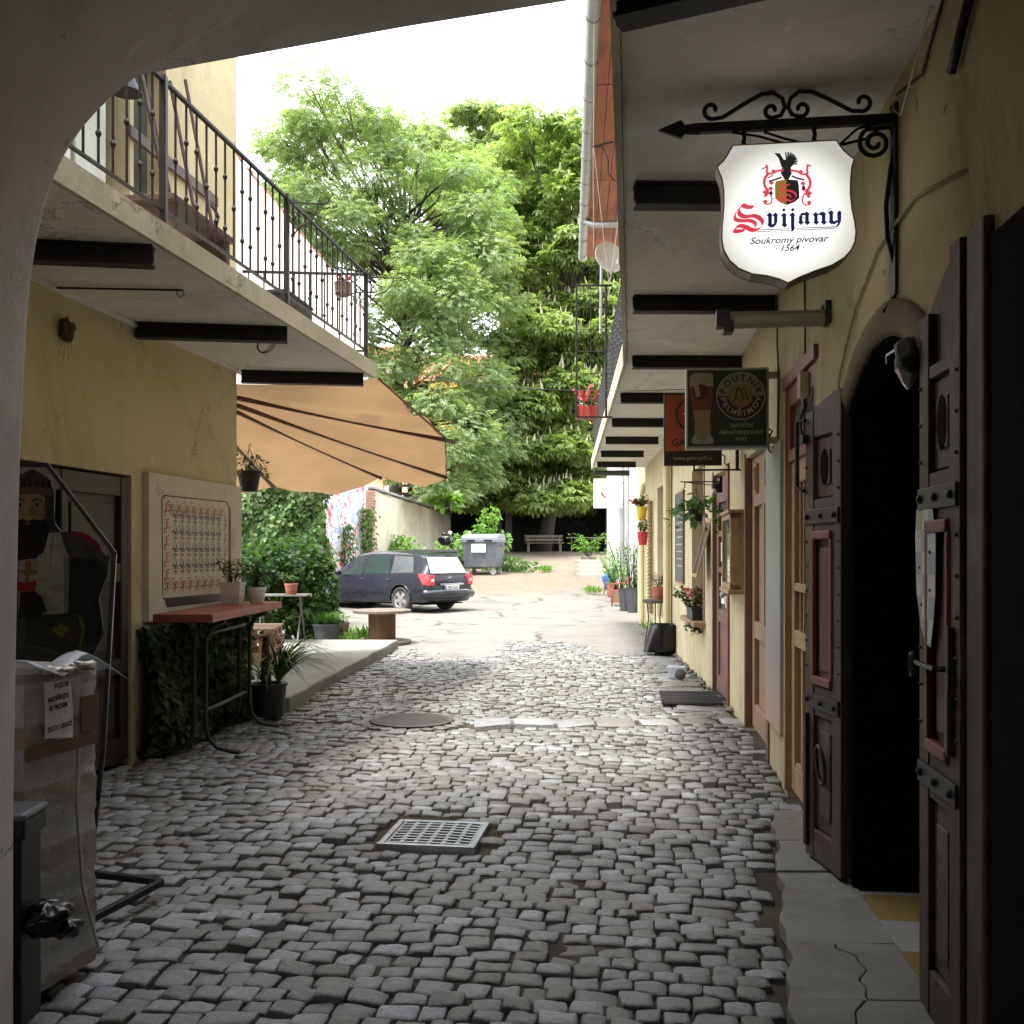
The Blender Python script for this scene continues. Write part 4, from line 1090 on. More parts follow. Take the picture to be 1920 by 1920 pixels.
def mant(s):
    f = lambda x: 965 + s * (x - 965)
    o = []
    o += thick([(f(1005), 460), (f(1080), 470), (f(1150), 510), (f(1210), 500), (f(1200), 440), (f(1215), 400)], 26)
    o += thick([(f(1195), 510), (f(1235), 570), (f(1240), 640), (f(1215), 690), (f(1185), 730), (f(1205), 760), (f(1235), 790)], 34)
    o += thick([(f(1175), 735), (f(1145), 800), (f(1150), 860), (f(1190), 885), (f(1245), 870)], 20)
    for x, y in ((1150, 620), (1230, 735), (1225, 850), (1125, 480), (1160, 690)): o.append([(f(x - 30), y), (f(x), y - 30), (f(x + 34), y), (f(x), y + 30)])
    return o
ink(mant(1), 'crest_mantling', i_red); ink(mant(-1), 'crest_mantling', i_red)
ink([[(745, 745), (775, 710), (800, 750), (770, 780)], [(1135, 665), (1165, 640), (1185, 680), (1150, 700)], *thick([(735, 560), (770, 540), (800, 530)], 14), *thick([(665, 455), (690, 440), (720, 435)], 12), *thick([(1190, 400), (1225, 395), (1250, 415)], 12)], 'crest_leaves', i_dark)

# ================================================================== green beer sign
pg, _ = RF(6.66)
gs = thing('beer_sign', 'square green sign box with a beer glass and a round emblem on two wall arms', 'sign', (pg.x, pg.y, 0), RZS)
S7 = 280 / 1920 * 6.72 / F
gcx, gcz = -.335, 1.5 + (1035 - 768) / F * 6.72
gx0, gx1, gz0, gz1 = gcx - .275, gcx + .275, gcz - .272, gcz + .272
m = MB(); m.box(gx0, gx1, -.05, .06, gz0, gz1); m.build('case', mat('grey_sign_frame', (.33, .36, .29), (.26, .28, .23), .5, .2), gs, bevel=.008)
m_green = mat('green_sign_print', (.018, .045, .016), (.012, .022, .012), .4, 0, 3, 0)
m_cream = mat('cream_print', (.42, .39, .30), (.36, .33, .25), .5, 0, 3, 0)
m_dk = mat('dark_print', (.02, .016, .012), (.014, .011, .009), .5, 0, 3, 0)
m = MB(); m.box(gx0 + .016, gx1 - .016, -.053, -.0505, gz0 + .018, gz1 - .018); m.build('face', m_green, gs)
LY[0] = -.0534
def QG(px, py): return (gcx + (px - 1078) * S7, gcz - (py - 676) * S7)
def mat_flat(nm, c, c2=None): return mat(nm, c, c2 or tuple(x * .8 for x in c), .5, 0, 14, 0)
st_ = .0002
ink([[(585, 190), (925, 190), (925, 1150), (585, 1150)]], 'picture_ground', mat_flat('dark_brown_print', (.045, .03, .018), (.022, .028, .014)), gs, QG, st_)
ink([[(600, 395), (905, 395), (895, 560), (872, 700), (645, 700), (625, 560)]], 'beer', mat_flat('red_beer_print', (.20, .055, .03), (.12, .03, .018)), gs, QG, st_)
ink([[(645, 700), (872, 700), (860, 850), (868, 1000), (668, 1000), (672, 850)]], 'glass_stem', mat_flat('amber_print', (.30, .19, .10), (.24, .14, .07)), gs, QG, st_)
ink([[(668, 1000), (868, 1000), (905, 1070), (905, 1120), (800, 1138), (640, 1125), (622, 1085)]], 'glass_foot', mat_flat('glass_print', (.26, .24, .16), (.15, .15, .10)), gs, QG, st_)
ink([[(612, 250), (660, 225), (780, 222), (895, 235), (905, 395), (605, 395)]], 'foam', mat_flat('foam_print', (.34, .31, .22)), gs, QG, st_)
circ = lambda cx, cy, r, n=36: [(cx + r * math.cos(k * 2 * math.pi / n), cy + r * math.sin(k * 2 * math.pi / n)) for k in range(n)]
ink([circ(745, 465, 100)], 'glass_seal', mat_flat('seal_print', (.10, .02, .02), (.06, .015, .012)), gs, QG, st_)
ink([[(665, 400), (720, 370), (740, 520), (690, 540)]], 'glass_highlight', mat_flat('highlight_print', (.34, .28, .19)), gs, QG, st_)
ink([circ(1245, 525, 306)], 'emblem_ring', m_cream, gs, QG, st_)
ink([circ(1245, 525, 294)], 'emblem_ring', mat_flat('emblem_dark_print', (.05, .022, .016)), gs, QG, st_)
ink([[(1245 + r * math.cos(a), 525 - r * math.sin(a)) for r, a in [(286, k * math.pi / 24) for k in range(25)]] ], 'emblem_upper_band', mat_flat('emblem_grey_print', (.24, .23, .185)), gs, QG, st_)
ink([circ(1245, 525, 152)], 'emblem_disc', mat_flat('emblem_red_print', (.25, .10, .04)), gs, QG, st_)
ink([circ(1245, 525, 136)], 'emblem_disc', mat_flat('emblem_gold_print', (.24, .185, .05)), gs, QG, st_)
ink(thick([(1145, 600), (1180, 560), (1195, 440), (1225, 425), (1250, 470), (1280, 560), (1250, 600)], 16) + thick([(1195, 560), (1240, 545)], 12) + thick([(1260, 430), (1300, 440), (1315, 530), (1340, 575)], 14), 'emblem_figure', m_dk, gs, QG, st_)
def arc_text(s, cx, cy, r, a0, a1, size, mt, flip=False):
    wd_ = {'M': 1.35, 'I': .55, 'Í': .55, 'O': 1.2, 'N': 1.1, 'L': .85, 'E': .9}; cw = [wd_.get(q, 1) for q in s]; cum = [sum(cw[:k]) + cw[k] / 2 - cw[0] / 2 for k in range(len(s))]
    for k, ch in enumerate(s):
        a = R(a0 + (a1 - a0) * cum[k] / cum[-1]); px, py = cx + r * math.cos(a), cy - r * math.sin(a)
        u, v = QG(px, py); text(ch, size, mt, SM(u, LY[0] - .001, v, a + R(90) if flip else a - R(90)), gs, 'letter', bold=.0012)
arc_text('POUTNÍK', 1245, 525, 222, 164, 16, .058, m_dk)
arc_text('PELHŘIMOV', 1245, 525, 222, 191, 349, .052, m_cream, True)
for s, y, sz in (('TRADIČNÍ', 905, .036), ('NEPASTERIZOVANÉ', 990, .0345), ('PIVO', 1075, .036)):
    u, v = QG(1250, y); text(s, sz, m_cream, SM(u, LY[0] - .001, v), gs, sx=.93)
for z in (gcz + .225, gcz - .215):
    m = MB(); m.box(gx1, .0, -.02, .03, z - .022, z + .022); m.build('wall_arm', m_slabedge, gs, bevel=.004)
m = MB(); m.tube([(-.06, 0, gcz - .23), (-.05, 0, gcz - .29), (-.02, 0, gcz - .31), (0, 0, gcz - .27), (0, 0, gcz - .2)], .006, 6); m.tube([(-.05, 0, gcz - .19), (-.03, 0, gcz - .15), (-.055, 0, gcz - .14)], .006, 6); m.build('cable', m_iron, gs)

# ================================================================== gallery sign
pq, _ = RF(8.86)
ga = thing('gallery_sign', 'tall orange and black gallery sign half hidden behind the green beer sign', 'sign', (pq.x, pq.y, 0), RZS)
x0, x1 = (1245 - 960) / F * 8.9 - pq.x, (1352 - 960) / F * 8.9 - pq.x
zb, zt = 1.5 + 162 / F * 8.9, 1.5 + 297 / F * 8.9
m = MB(); m.box(x0, x1, -.03, .03, zb, zt); m.build('board', m_dk, ga, bevel=.004)
m_orange = mat('orange_print', (.33, .075, .022), (.28, .062, .018), .5, 0, 3, 0)
zs = zb + (zt - zb) * .20
m = MB(); m.box(x0 + .012, x1 - .012, -.033, -.0305, zs, zt - .012); m.build('orange_panel', m_orange, ga)
ccx, ccz = (x0 + x1) / 2, zs + .33
m = MB(); m.tube([(ccx + .145 * math.cos(a), -.034, ccz + .145 * math.sin(a)) for a in np.linspace(0, 6.283, 40, endpoint=False)], .009, 6, closed=True); m.build('ring_logo', m_dk, ga)
m = MB(); m.prism([(ccx - .105, ccz), (ccx + .02, ccz + .06), (ccx - .0, ccz - .005)], -.037, -.034, fnl); m.build('pointer_logo', m_cream, ga)
text('GALERIE', .085, m_dk, SM(ccx - .02, -.0345, zs + .075), ga, bold=.002, sx=1.05)
text('www.galeryje9.cz', .05, mat_flat('olive_print', (.34, .32, .20)), SM(ccx, -.0315, zb + .065), ga, sx=.98)
m = MB(); m.bar((x0 + .27, 0, zb - .04), (.0, 0, zb - .04), .016, .016); m.bar((x0 + .27, 0, zb), (x0 + .27, 0, zb - .05), .016); m.bar((-.03, 0, zb - .05), (-.03, 0, zb + .32), .03); m.tube([(x1, 0, zb + .1), (x1 + .03, 0, zb + .08), (x1 + .025, 0, zb + .02), (x1 + .05, 0, zb)], .006, 6)
m.build('bracket', m_iron, ga)
# ================================================================== white sign far down the alley
pwz = 28.2
wsg = thing('white_sign', 'square white hanging sign with a small red mark beside the white house', 'sign', (3.2, pwz, 0))
x0, x1 = (1113 - 960) / F * pwz - 3.2, (1167 - 960) / F * pwz - 3.2; zb, zt = 1.5 + (1035 - 953) / F * pwz, 1.5 + (1035 - 898) / F * pwz
m = MB(); m.box(x0, x1, -.05, .05, zb, zt); m.build('board', m_potw, wsg, bevel=.01)
m = MB(); m.box(x0 + .04, x1 - .04, -.053, -.0505, zb + .04, zt - .04); m.build('face', m_white, wsg)
cxs, czs = (x0 + x1) / 2 - .12, (zb + zt) / 2
m = MB(); m.prism([(cxs - .09, czs + .10), (cxs - .03, czs - .0), (cxs + .08, czs - .14), (cxs + .03, czs - .14), (cxs - .1, czs - .02)], -.058, -.0535, fnl); m.build('red_mark', mat_flat('red_print', (.55, .03, .07)), wsg)
m = MB(); 
for k, (a, b) in enumerate(((-.2, .3), (-.1, .36), (-.02, .34))): m.box(cxs + a, cxs + b, -.0545, -.0535, zb + .16 - k * .035, zb + .172 - k * .035)
m.box(cxs - .05, cxs + .1, -.0545, -.0535, czs + .14, czs + .15)
m.build('small_print', mat_flat('pale_grey_print', (.55, .5, .5)), wsg)
m = MB(); m.bar((x1, 0, zb + .12), (0, 0, zb + .12), .03); m.bar((x1, 0, zt - .1), (0, 0, zt - .1), .03); m.build('bracket', m_iron, wsg)
# ================================================================== tube lamp
pl_, _ = RF(4.9)
tl = thing('tube_lamp', 'grimy fluorescent tube lamp sticking out from the right wall under the beams', 'lamp', (pl_.x, pl_.y, 0), RZS)
m = MB(); m.box(-.50, -.02, -.03, .05, 2.645, 2.70); m.build('housing', mat('grimy_lamp_body', (.22, .20, .14), (.14, .125, .09), .5), tl, bevel=.008)
m = MB(); m.tube([(-.47, -.005, 2.655), (-.03, -.005, 2.655)], .036, 14); m.build('diffuser', mat('grimy_diffuser', (.34, .32, .24), (.24, .22, .16), .35), tl, smooth='auto')
m = MB(); m.box(-.555, -.49, -.035, .055, 2.63, 2.715); m.box(-.52, -.47, -.04, .06, 2.60, 2.66); m.build('end_cap', m_iron, tl, bevel=.004)
m = MB(); m.tube([(-.03, 0, 2.70), (-.0, 0, 2.73)], .02, 8); m.box(-.03, .0, -.05, .06, 2.63, 2.74); m.build('wall_mount', m_iron, tl)
# ================================================================== lantern on the gate
pp_, _ = RF(3.33, .03)
la = thing('cut_glass_lantern', 'small faceted glass lantern hanging from a thin arm beside the arched doorway', 'lantern', (pp_.x, pp_.y, 0), RZN)
m = MB(); m.lathe([(.006, .07), (.04, .03), (.045, -.02), (.02, -.07), (.004, -.09)], 6, (0, .02, 2.14)); m.build('glass_body', mat('cut_glass', (.62, .62, .55), (.25, .24, .2), .1, .3, 3, 0), la)
m = MB(); m.bar((0, .02, 2.21), (.36, .0, 2.235), .008); m.bar((.36, 0, 2.235), (.36, 0, 2.205), .008); m.build('arm', m_steel, la)
m = MB(); m.blob((-.03, .02, 2.16), (.055, .05, .06), 3); m.build('cap', m_iron, la, smooth=True)
# ================================================================== torn map sheet on the near leaf
ps, _ = RF(3.04, y2 + .006)
mp_ = thing('paper_sheet', 'torn pale checked paper sheet pinned on the near gate leaf', 'paper', (ps.x, ps.y, 0), RZN)
n = NT('checked_map_paper'); n.set(.85)
ck = n.n('ShaderNodeTexChecker'); ck.inputs['Scale'].default_value = 14; ck.inputs['Color1'].default_value = (.62, .62, .58, 1); ck.inputs['Color2'].default_value = (.42, .45, .47, 1); n.l(n.tc.outputs['Object'], ck.inputs[0])
n.col(n.mix(n.ramp(n.noise(5, 5, .6), [(.52, 0), (.6, .75)]), ck.outputs[0], (.50, .47, .15)))
ol2 = [(.10, 1.26), (.15, 1.31), (.2, 1.42), (.215, 1.60), (.20, 1.69), (.15, 1.68), (.12, 1.715), (.08, 1.685), (.03, 1.69), (-.005, 1.60), (.0, 1.42), (.02, 1.33), (.05, 1.25)]
m = MB(); m.prism([(u + .0, v - .05) for u, v in ol2], 0, .002, fnl); m.build('sheet', n.m, mp_)
m = MB()
for u, v in ((.05, 1.50), (.16, 1.45), (.05, 1.38), (.14, 1.33)): m.lathe([(.006, 0), (.003, .004)], 6, (u, .003, v), Matrix.Rotation(R(-90), 3, 'X'))
m.build('pins', m_dk, mp_)
# ================================================================== showcase
a, b = sn(8.62), sn(9.35); ps, _ = RF(8.98)
sc2 = thing('display_case', 'shallow wooden display case with a glass front on the yellow wall between two brown doors', 'display case', (ps.x, ps.y, 0), RZN)
w2 = .40
m = MB(); m.box(-w2, w2, 0, .03, 1.17, 1.84); m.box(-w2, -w2 + .05, .03, .12, 1.17, 1.84); m.box(w2 - .05, w2, .03, .12, 1.17, 1.84); m.box(-w2, w2, .03, .12, 1.79, 1.84); m.box(-w2, w2, .03, .12, 1.17, 1.22); m.box(-w2 - .03, w2 + .03, 0, .14, 1.84, 1.87); m.box(-w2 - .03, w2 + .03, 0, .14, 1.13, 1.17)
m.build('frame', m_oak, sc2, bevel=.006); m = MB(); m.box(-w2 + .05, w2 - .05, .09, .095, 1.22, 1.79); m.build('pane', m_glassg, sc2)
m = MB(); m.box(-.25, .0, .031, .034, 1.35, 1.68); m.box(.06, .28, .031, .034, 1.3, 1.6); m.build('notices', m_paper, sc2)
# ================================================================== tilted picture frame
ps, _ = RF(11.0)
pf = thing('chalk_frame', 'narrow framed notice leaning out from the wall by the brown shop door', 'notice', (ps.x, ps.y, 0), RZF)
Mt = Matrix.Translation((0, .07, 1.55)) @ Matrix.Rotation(R(14), 4, 'X')
m = MB(); 
for bx in ((-.2, .2, -.01, .01, .30, .34), (-.2, .2, -.01, .01, -.34, -.30), (-.2, -.16, -.01, .01, -.3, .3), (.16, .2, -.01, .01, -.3, .3)): m.box(*bx, M=Mt)
m.build('frame', m_oak, pf); m = MB(); m.box(-.16, .16, -.006, .0, -.3, .3, M=Mt); m.build('board', m_dk, pf)
# ================================================================== blackboard beside downpipe
ps, _ = RF(13.75)
bb = thing('blackboard', 'tall dark menu blackboard hung on the wall beside the window', 'blackboard', (ps.x, ps.y, 0), RZF)
m = MB(); m.box(-.46, .46, 0, .025, 1.10, 2.30); m.build('board', mat('slate_board', (.10, .105, .11), (.07, .075, .08), .7), bb)
m = MB()
for k in range(9):
    x = -.36
    while x < .3:
        l = random.uniform(.03, .14); m.box(x, x + l, .0255, .0265, 2.1 - k * .1, 2.115 - k * .1); x += l + .03
m.build('chalk_lines', mat_flat('chalk', (.45, .45, .45)), bb)
m = MB(); m.box(-.48, .48, .0, .032, 2.3, 2.33); m.box(-.48, .48, .0, .032, 1.07, 1.10); m.box(-.48, -.46, 0, .032, 1.1, 2.3); m.box(.46, .48, 0, .032, 1.1, 2.3); m.build('frame', m_brown, bb)
# ================================================================== poster board on the left wall
pq = LF(8.24)[0]
po = thing('poster_board', 'large white poster board printed with rows of blue stamps inside a red stamped border', 'poster', (pq.x, pq.y, 0), RZL)
# local x towards the camera; the picture reads left (near) to right (far): u = -x
hw = .865
m = MB(); m.box(-hw, hw, .0, .05, .975, 2.10); m.build('board', mat('poster_white', (.60, .565, .48), (.53, .50, .42), .8, 0, 3, .05, dirt=(.42, .38, .28)), po, bevel=.004)
def UP(u, v): return (hw - u * 2 * hw, .975 + v * 1.125)    # u 0 near .. 1 far, v 0 bottom .. 1 top
def rr_(u0, u1, v0, v1, r=.03, jit=.006):
    pts = []
    for cx, cy, a0 in ((u1 - r, v1 - r, 0), (u0 + r, v1 - r, 90), (u0 + r, v0 + r, 180), (u1 - r, v0 + r, 270)):
        for k in range(4): a = R(a0 + 30 * k); pts.append((cx + r * math.cos(a) + random.uniform(-jit, jit), cy + r * 1.4 * math.sin(a) + random.uniform(-jit, jit)))
    return pts
def flat(polys, y, nm, mt):
    m = MB()
    for p in polys: m.add([(UP(*q)[0], y, UP(*q)[1]) for q in p], [tuple(reversed(range(len(p))))])
    return m.build(nm, mt, po)
m_shadow = mat_flat('dark_violet_print', (.045, .035, .045))
flat([rr_(.14, .86, .10, .82)], .0505, 'printed_shadow', m_shadow)
flat([rr_(.115, .83, .155, .85)], .0512, 'printed_outline', m_dk)
flat([rr_(.121, .824, .162, .843)], .0518, 'printed_sheet', mat_flat('sheet_print', (.60, .56, .46)))
m_rs = mat_flat('red_stamp', (.42, .09, .07)); m_bs = mat_flat('blue_stamp', (.10, .095, .16))
rs = random.Random(5)
def motif(n, big):
    st = []
    for _ in range(n):
        x, y = rs.gauss(0, .22), rs.gauss(0, .26); a = rs.uniform(0, 6.28); l = rs.uniform(.15, .5); c = rs.uniform(-3, 3)
        pts = []
        for k in range(5):
            pts.append((x, y)); x += math.cos(a) * l / 4; y += math.sin(a) * l / 4; a += c / 4
        st.append(pts)
    return st
def stamp(mo, cu_, cv, su, sv, w):
    out = []
    for st in mo:
        path = [(cu_ + x * su, cv + y * sv) for x, y in st]
        for a, b in zip(path[:-1], path[1:]):
            dx, dy = b[0] - a[0], (b[1] - a[1]); l = math.hypot(dx, dy) or 1; nx, ny = -dy / l * w, dx / l * w
            out.append([(a[0] - nx, a[1] - ny), (a[0] + nx, a[1] + ny), (b[0] + nx, b[1] + ny), (b[0] - nx, b[1] - ny)])
    return out
mb_, mr_ = motif(34, 1), motif(28, 1)
mb_ += [[(-.3, .5), (-.3, .75)], [(-.1, .55), (-.1, .85)], [(.1, .5), (.12, .8)], [(.28, .5), (.3, .7)], [(-.3, -.7), (-.25, -.5)], [(.0, -.8), (.02, -.55)], [(.25, -.75), (.22, -.5)], [(-.35, .2), (-.4, -.3)], [(.36, .25), (.4, -.3)]]
B_ = []; 
for i in range(8):
    for j in range(4): B_ += stamp(mb_, .235 + i * .067, .37 + j * .118, .062, .072, .0019)
flat(B_, .0522, 'blue_stamps', m_bs)
R_ = []
for i in range(8): R_ += stamp(mr_, .20 + i * .077, .775, .062, .062, .0024); R_ += stamp(mr_, .165 + i * .077, .235, .062, .062, .0024)
for j in range(5): R_ += stamp(mr_, .158, .31 + j * .117, .050, .085, .0026); 
for j in range(5): R_ += stamp(mr_, .79, .24 + j * .115, .045, .085, .0024)
flat(R_, .0524, 'red_stamps', m_rs)
L_ = []
for k in range(3): L_ += stamp([[(0, 0), (.02, .06)]], .055 + k * .025, .86 - k * .015, 1, 1, .0018)
for k in range(3): L_ += stamp([[(0, 0), (.0, .10 - k * .04)]], .875 + k * .025, .5 + k * .03, 1, 1, .0014)
flat(L_, .0526, 'pen_strokes', m_dk)
# ================================================================== ivy on the foot of the left wall
def ivy_wall(name, label, fn, n, su, mt, size=(.05, .10), parent=None, T=T_ivy, cat='ivy', depth=.10):
    """fn(u,v)->point, normal ; leaves hang down"""
    U = rng.random(n); V = rng.random(n)
    pos = np.zeros((n, 3)); dr = np.zeros((n, 3)); up = np.zeros((n, 3))
    for i in range(n):
        p, nn = fn(U[i], V[i]); q = p + nn * random.random() ** 1.3 * depth
        pos[i] = q; d = Vector((0, 0, -1)) * .8 + nn * random.uniform(.1, .9) + Vector((random.gauss(0, .45), random.gauss(0, .45), random.gauss(0, .3)))
        dr[i] = d; up[i] = nn + Vector((random.gauss(0, .35), random.gauss(0, .35), random.gauss(0, .35)))
    u_ = up - dr * (np.sum(up * dr, 1) / np.sum(dr * dr, 1))[:, None]
    d_ = dr / np.linalg.norm(dr, axis=1, keepdims=True); s_ = np.cross(u_, d_); s_ /= np.linalg.norm(s_, axis=1, keepdims=True) + 1e-9
    Rm = np.stack([d_, s_, np.cross(d_, s_)], 1)
    return leaf_mesh(name, pos, Rm, rng.uniform(size[0], size[1], n), T, mt, parent)
iv = thing('dark_ivy', 'dark ivy covering the foot of the ochre wall under the poster board', 'ivy', (XL(8.2), 8.2, 0))
nl = Vector((.9917, -.129, 0))
def f_iv(u, v):
    d = 7.28 + 1.85 * u; z = .97 * v * (1 - .03 * math.sin(u * 20)); bul = .05 + .05 * math.sin(d * 5 + z * 6)
    return Vector((XL(d), d, z)) + nl * bul, nl
o = ivy_wall('foliage', '', f_iv, 5200, 0, m_leafd, (.035, .085)); wp(o, iv)
m = MB()
for k in range(14):
    d = 7.35 + k * .13; m.tube([(XL(d + .05 * math.sin(z * 4 + k)) + .03, d + .05 * math.sin(z * 4 + k), z) for z in np.linspace(0, .9, 7)], .007, 5)
wp(m.build('stems', m_gate), iv)
m = MB(); 
m.grid(lambda u, v: (XL(7.28 + 1.8 * u) + .06, 7.28 + 1.8 * u, .95 * v), 10, 6); wp(m.build('backing_sheet', mat('dark_backing', (.012, .014, .008), (.02, .02, .012), .95, 0, 12, .9, 40), solid=.03), iv)  # solid near-black sheet behind the leaves

# ================================================================== red bar table
bt = thing('bar_table', 'tall narrow bar table with a red painted top and curved black tube legs', 'table', (-2.30, 7.9, 0), R(90) - .03)
m = MB(); m.box(-.93, .92, -.215, .215, 1.0, 1.06); m.build('tabletop', m_redtop, bt, bevel=.006)
for sx in (-.58, .52):
    for sy in (-.045, .045):
        g_ = 1 if sy > 0 else -1
        m = MB(); m.tube([(sx, g_ * .19, .985), (sx, g_ * .10, .95), (sx, sy, .86), (sx, sy, .5), (sx, sy, .22), (sx, sy * 1.4, .12), (sx, g_ * .13, .05), (sx, g_ * .24, .022), (sx, g_ * .30, .018)], .017, 8); m.build('leg', m_iron, bt, smooth=True)
m = MB(); m.tube([(-.58, 0, .30), (.52, 0, .30)], .016, 8); m.tube([(-.58, 0, .88), (.52, 0, .88)], .014, 8); m.build('stretcher', mat('worn_steel_tube', (.10, .095, .085), (.05, .045, .04), .45, .6), bt, smooth=True)
# ================================================================== pots on the table
def pot(name, label, cat, loc, r, h, mt, taper=.78, rim=.012, group=None, soil=True, square=False, n=20):
    t = thing(name, label, cat, loc, 0, group)
    nn = 4 if square else n
    Mq = Matrix.Rotation(R(45), 3, 'Z') if square else None
    m = MB(); m.lathe([(r * taper * .95, 0), (r * taper, .005), (r * .97, h - rim * 2.2), (r + rim * .4, h - rim * 2.2), (r + rim * .5, h), (r * .9, h), (r * .86, h - .03)], nn, (0, 0, 0), Mq)
    m.build('pot', mt, t, smooth='auto')
    m = MB(); m.lathe([(r * .87, h - .035), (r * .5, h - .022), (.001, h - .02)], nn, (0, 0, 0), Mq); m.build('soil', m_soil, t)
    return t
def tuft(parent, c, n, r, h, mt, T=T_long, size=(.05, .1), droop=.5, stem=True, name='foliage'):
    """leafy stems rising from c"""
    P_, D_ = [], []
    m = MB(); ns = max(4, n // 14)
    for s_ in range(ns):
        a = random.uniform(0, 6.28); q = r * math.sqrt(random.random()); hh = h * random.uniform(.55, 1)
        tip = Vector((c[0] + q * math.cos(a) * 1.2, c[1] + q * math.sin(a) * 1.2, c[2] + hh)); base = Vector((c[0] + q * .25 * math.cos(a), c[1] + q * .25 * math.sin(a), c[2]))
        midp = base.lerp(tip, .6) + Vector((0, 0, .05 * h))
        pts = [base, base.lerp(midp, .5), midp, tip]; m.tube(pts, [.004, .0035, .003, .0015], 4)
        for k in range(n // ns):
            t = .25 + .75 * random.random(); p = midp.lerp(tip, (t - .6) / .4) if t > .6 else base.lerp(midp, t / .6)
            P_.append(p); b = random.uniform(0, 6.28); D_.append(Vector((math.cos(b), math.sin(b), random.uniform(-droop, .8))))
    pos = np.array([tuple(p) for p in P_]); d = np.array([tuple(x) for x in D_])
    up = np.tile([0, 0, 1.0], (len(d), 1)) + rng.normal(0, .25, d.shape)
    leaf_mesh(name, pos, frames(d, up), rng.uniform(size[0], size[1], len(d)), T, mt, parent)
    if stem: m.build('stems', m_leafd, parent)
p_ = pot('flower_pot', 'larger white square pot with a leggy green plant on the red bar table', 'plant pot', (-2.365, 8.35, 1.06), .125, .185, m_potw, .85, square=True); tuft(p_, (0, 0, .16), 150, .13, .26, m_leafd, size=(.05, .10))
p_ = pot('flower_pot', 'smaller white round pot with bushy plant at the far table end', 'plant pot', (-2.21, 8.55, 1.06), .075, .135, m_potw, .8); tuft(p_, (0, 0, .12), 190, .11, .26, m_leafd, size=(.04, .08))
# hanging pot at the house corner
def hanging(name, label, loc, r, h, mt, top, leafs, nleaf, size, fr=.16, fh=.18, droop=.8, T=T_leaf, cat='hanging basket', bright=None):
    t = thing(name, label, cat, loc)
    m = MB(); m.lathe([(r * .7, 0), (r, h), (r * 1.06, h), (r * 1.06, h - .02), (r * .9, h - .01)], 16); m.build('pot', mt, t, smooth='auto')
    m = MB()
    for k in range(3): a = k * 2.1 + .5; m.tube([(r * math.cos(a), r * math.sin(a), h), (0, 0, top)], .003, 4)
    m.tube([(0, 0, top), (0, 0, top + .03), (.015, 0, top + .045), (.02, 0, top + .03)], .004, 5); m.build('hanger', m_iron, t)
    n = nleaf; a = rng.uniform(0, 6.28, n); q = np.sqrt(rng.random(n)) * fr; hh = rng.random(n)
    pos = np.stack([q * np.cos(a), q * np.sin(a), h + (1 - (q / fr) ** 2) * fh * hh - (q > r) * (q - r) * droop * 1.2 * rng.random(n)], 1)
    d = np.stack([np.cos(a) + rng.normal(0, .5, n), np.sin(a) + rng.normal(0, .5, n), rng.normal(-.2, .5, n)], 1)
    leaf_mesh('foliage', pos, frames(d, np.tile([0, 0, 1.], (n, 1)) + rng.normal(0, .4, (n, 3))), rng.uniform(*size, n), T, leafs, t)
    m = MB()
    for k in range(7):
        b = k * .9; m.tube([(0, 0, h - .02), (fr * .4 * math.cos(b), fr * .4 * math.sin(b), h + fh * .5), (fr * .9 * math.cos(b), fr * .9 * math.sin(b), h + fh * .3 - .05)], .003, 4)
    m.build('stems', m_leafd, t)
    return t
c = P(467, 922, 9.55); hanging('hanging_pot', 'dark pot with a straggly plant hanging at the corner of the ochre house', (c.x, c.y, c.z), .115, .20, m_black, .42, m_leafd, 130, (.04, .075), .2, .26)
# ================================================================== painted knight board in a steel frame
Y0 = 5.0
kb = thing('painted_board', 'painted board of a bearded medieval knight in a black steel frame behind the boxes', 'painted board', (-2.45, Y0, 0), R(6))
def KP(px, py): c = P(px, py, Y0); return (c.x + 2.45, c.z)
LYK = [-.013]
def kink(polys, nm, c, c2=None, st=.0004):
    m = MB()
    for poly in polys:
        LYK[0] -= st; q = [KP(30 + x / 4.8, 860 + y / 4.8) for x, y in poly]
        if sum(a[0] * b[1] - b[0] * a[1] for a, b in zip(q, q[1:] + q[:1])) < 0: q.reverse()
        m.add([(u, LYK[0], v) for u, v in q], [tuple(range(len(q)))])
    q_ = tuple(x * .55 for x in c); q2_ = tuple(x * .45 for x in (c2 or c)); return m.build(nm, mat(nm + '_paint', q_, q2_, .75, 0, 14, .1, dirt=tuple(x * .5 for x in q2_), dscale=7, spec=.15), kb)
body = [(-40, 560), (-160, 560), (-260, 700), (-300, 900), (-300, 1500), (-280, 2300), (640, 2300), (640, 1850), (770, 1580), (730, 1250), (800, 1050), (815, 880), (700, 730), (600, 665), (510, 650), (400, 660), (330, 560), (345, 300), (290, 170), (160, 90), (30, 150), (-60, 300)]
m = MB(); m.prism([KP(30 + x / 4.8, 860 + y / 4.8) for x, y in body], -.012, .006, fnl); m.build('board', mat('knight_ground_paint', (.035, .033, .028), (.022, .02, .018), .6), kb)
kink([[(40, 300), (70, 180), (160, 100), (250, 150), (330, 270), (340, 340), (200, 310), (60, 320)]], 'helmet', (.085, .07, .045), (.04, .035, .025))
kink([[(40, 330), (30, 265), (200, 245), (345, 290), (345, 345), (200, 305)]], 'helmet_band', (.17, .115, .05), (.12, .08, .035))
kink([[(60 + k * 55, 262), (72 + k * 55, 195), (92 + k * 55, 190), (100 + k * 55, 255)] for k in range(5)], 'crown_points', (.02, .02, .018))
kink([[(30, 330), (200, 315), (262, 350), (275, 440), (262, 540), (200, 640), (60, 660), (10, 620)]], 'face', (.44, .29, .15), (.36, .22, .10))
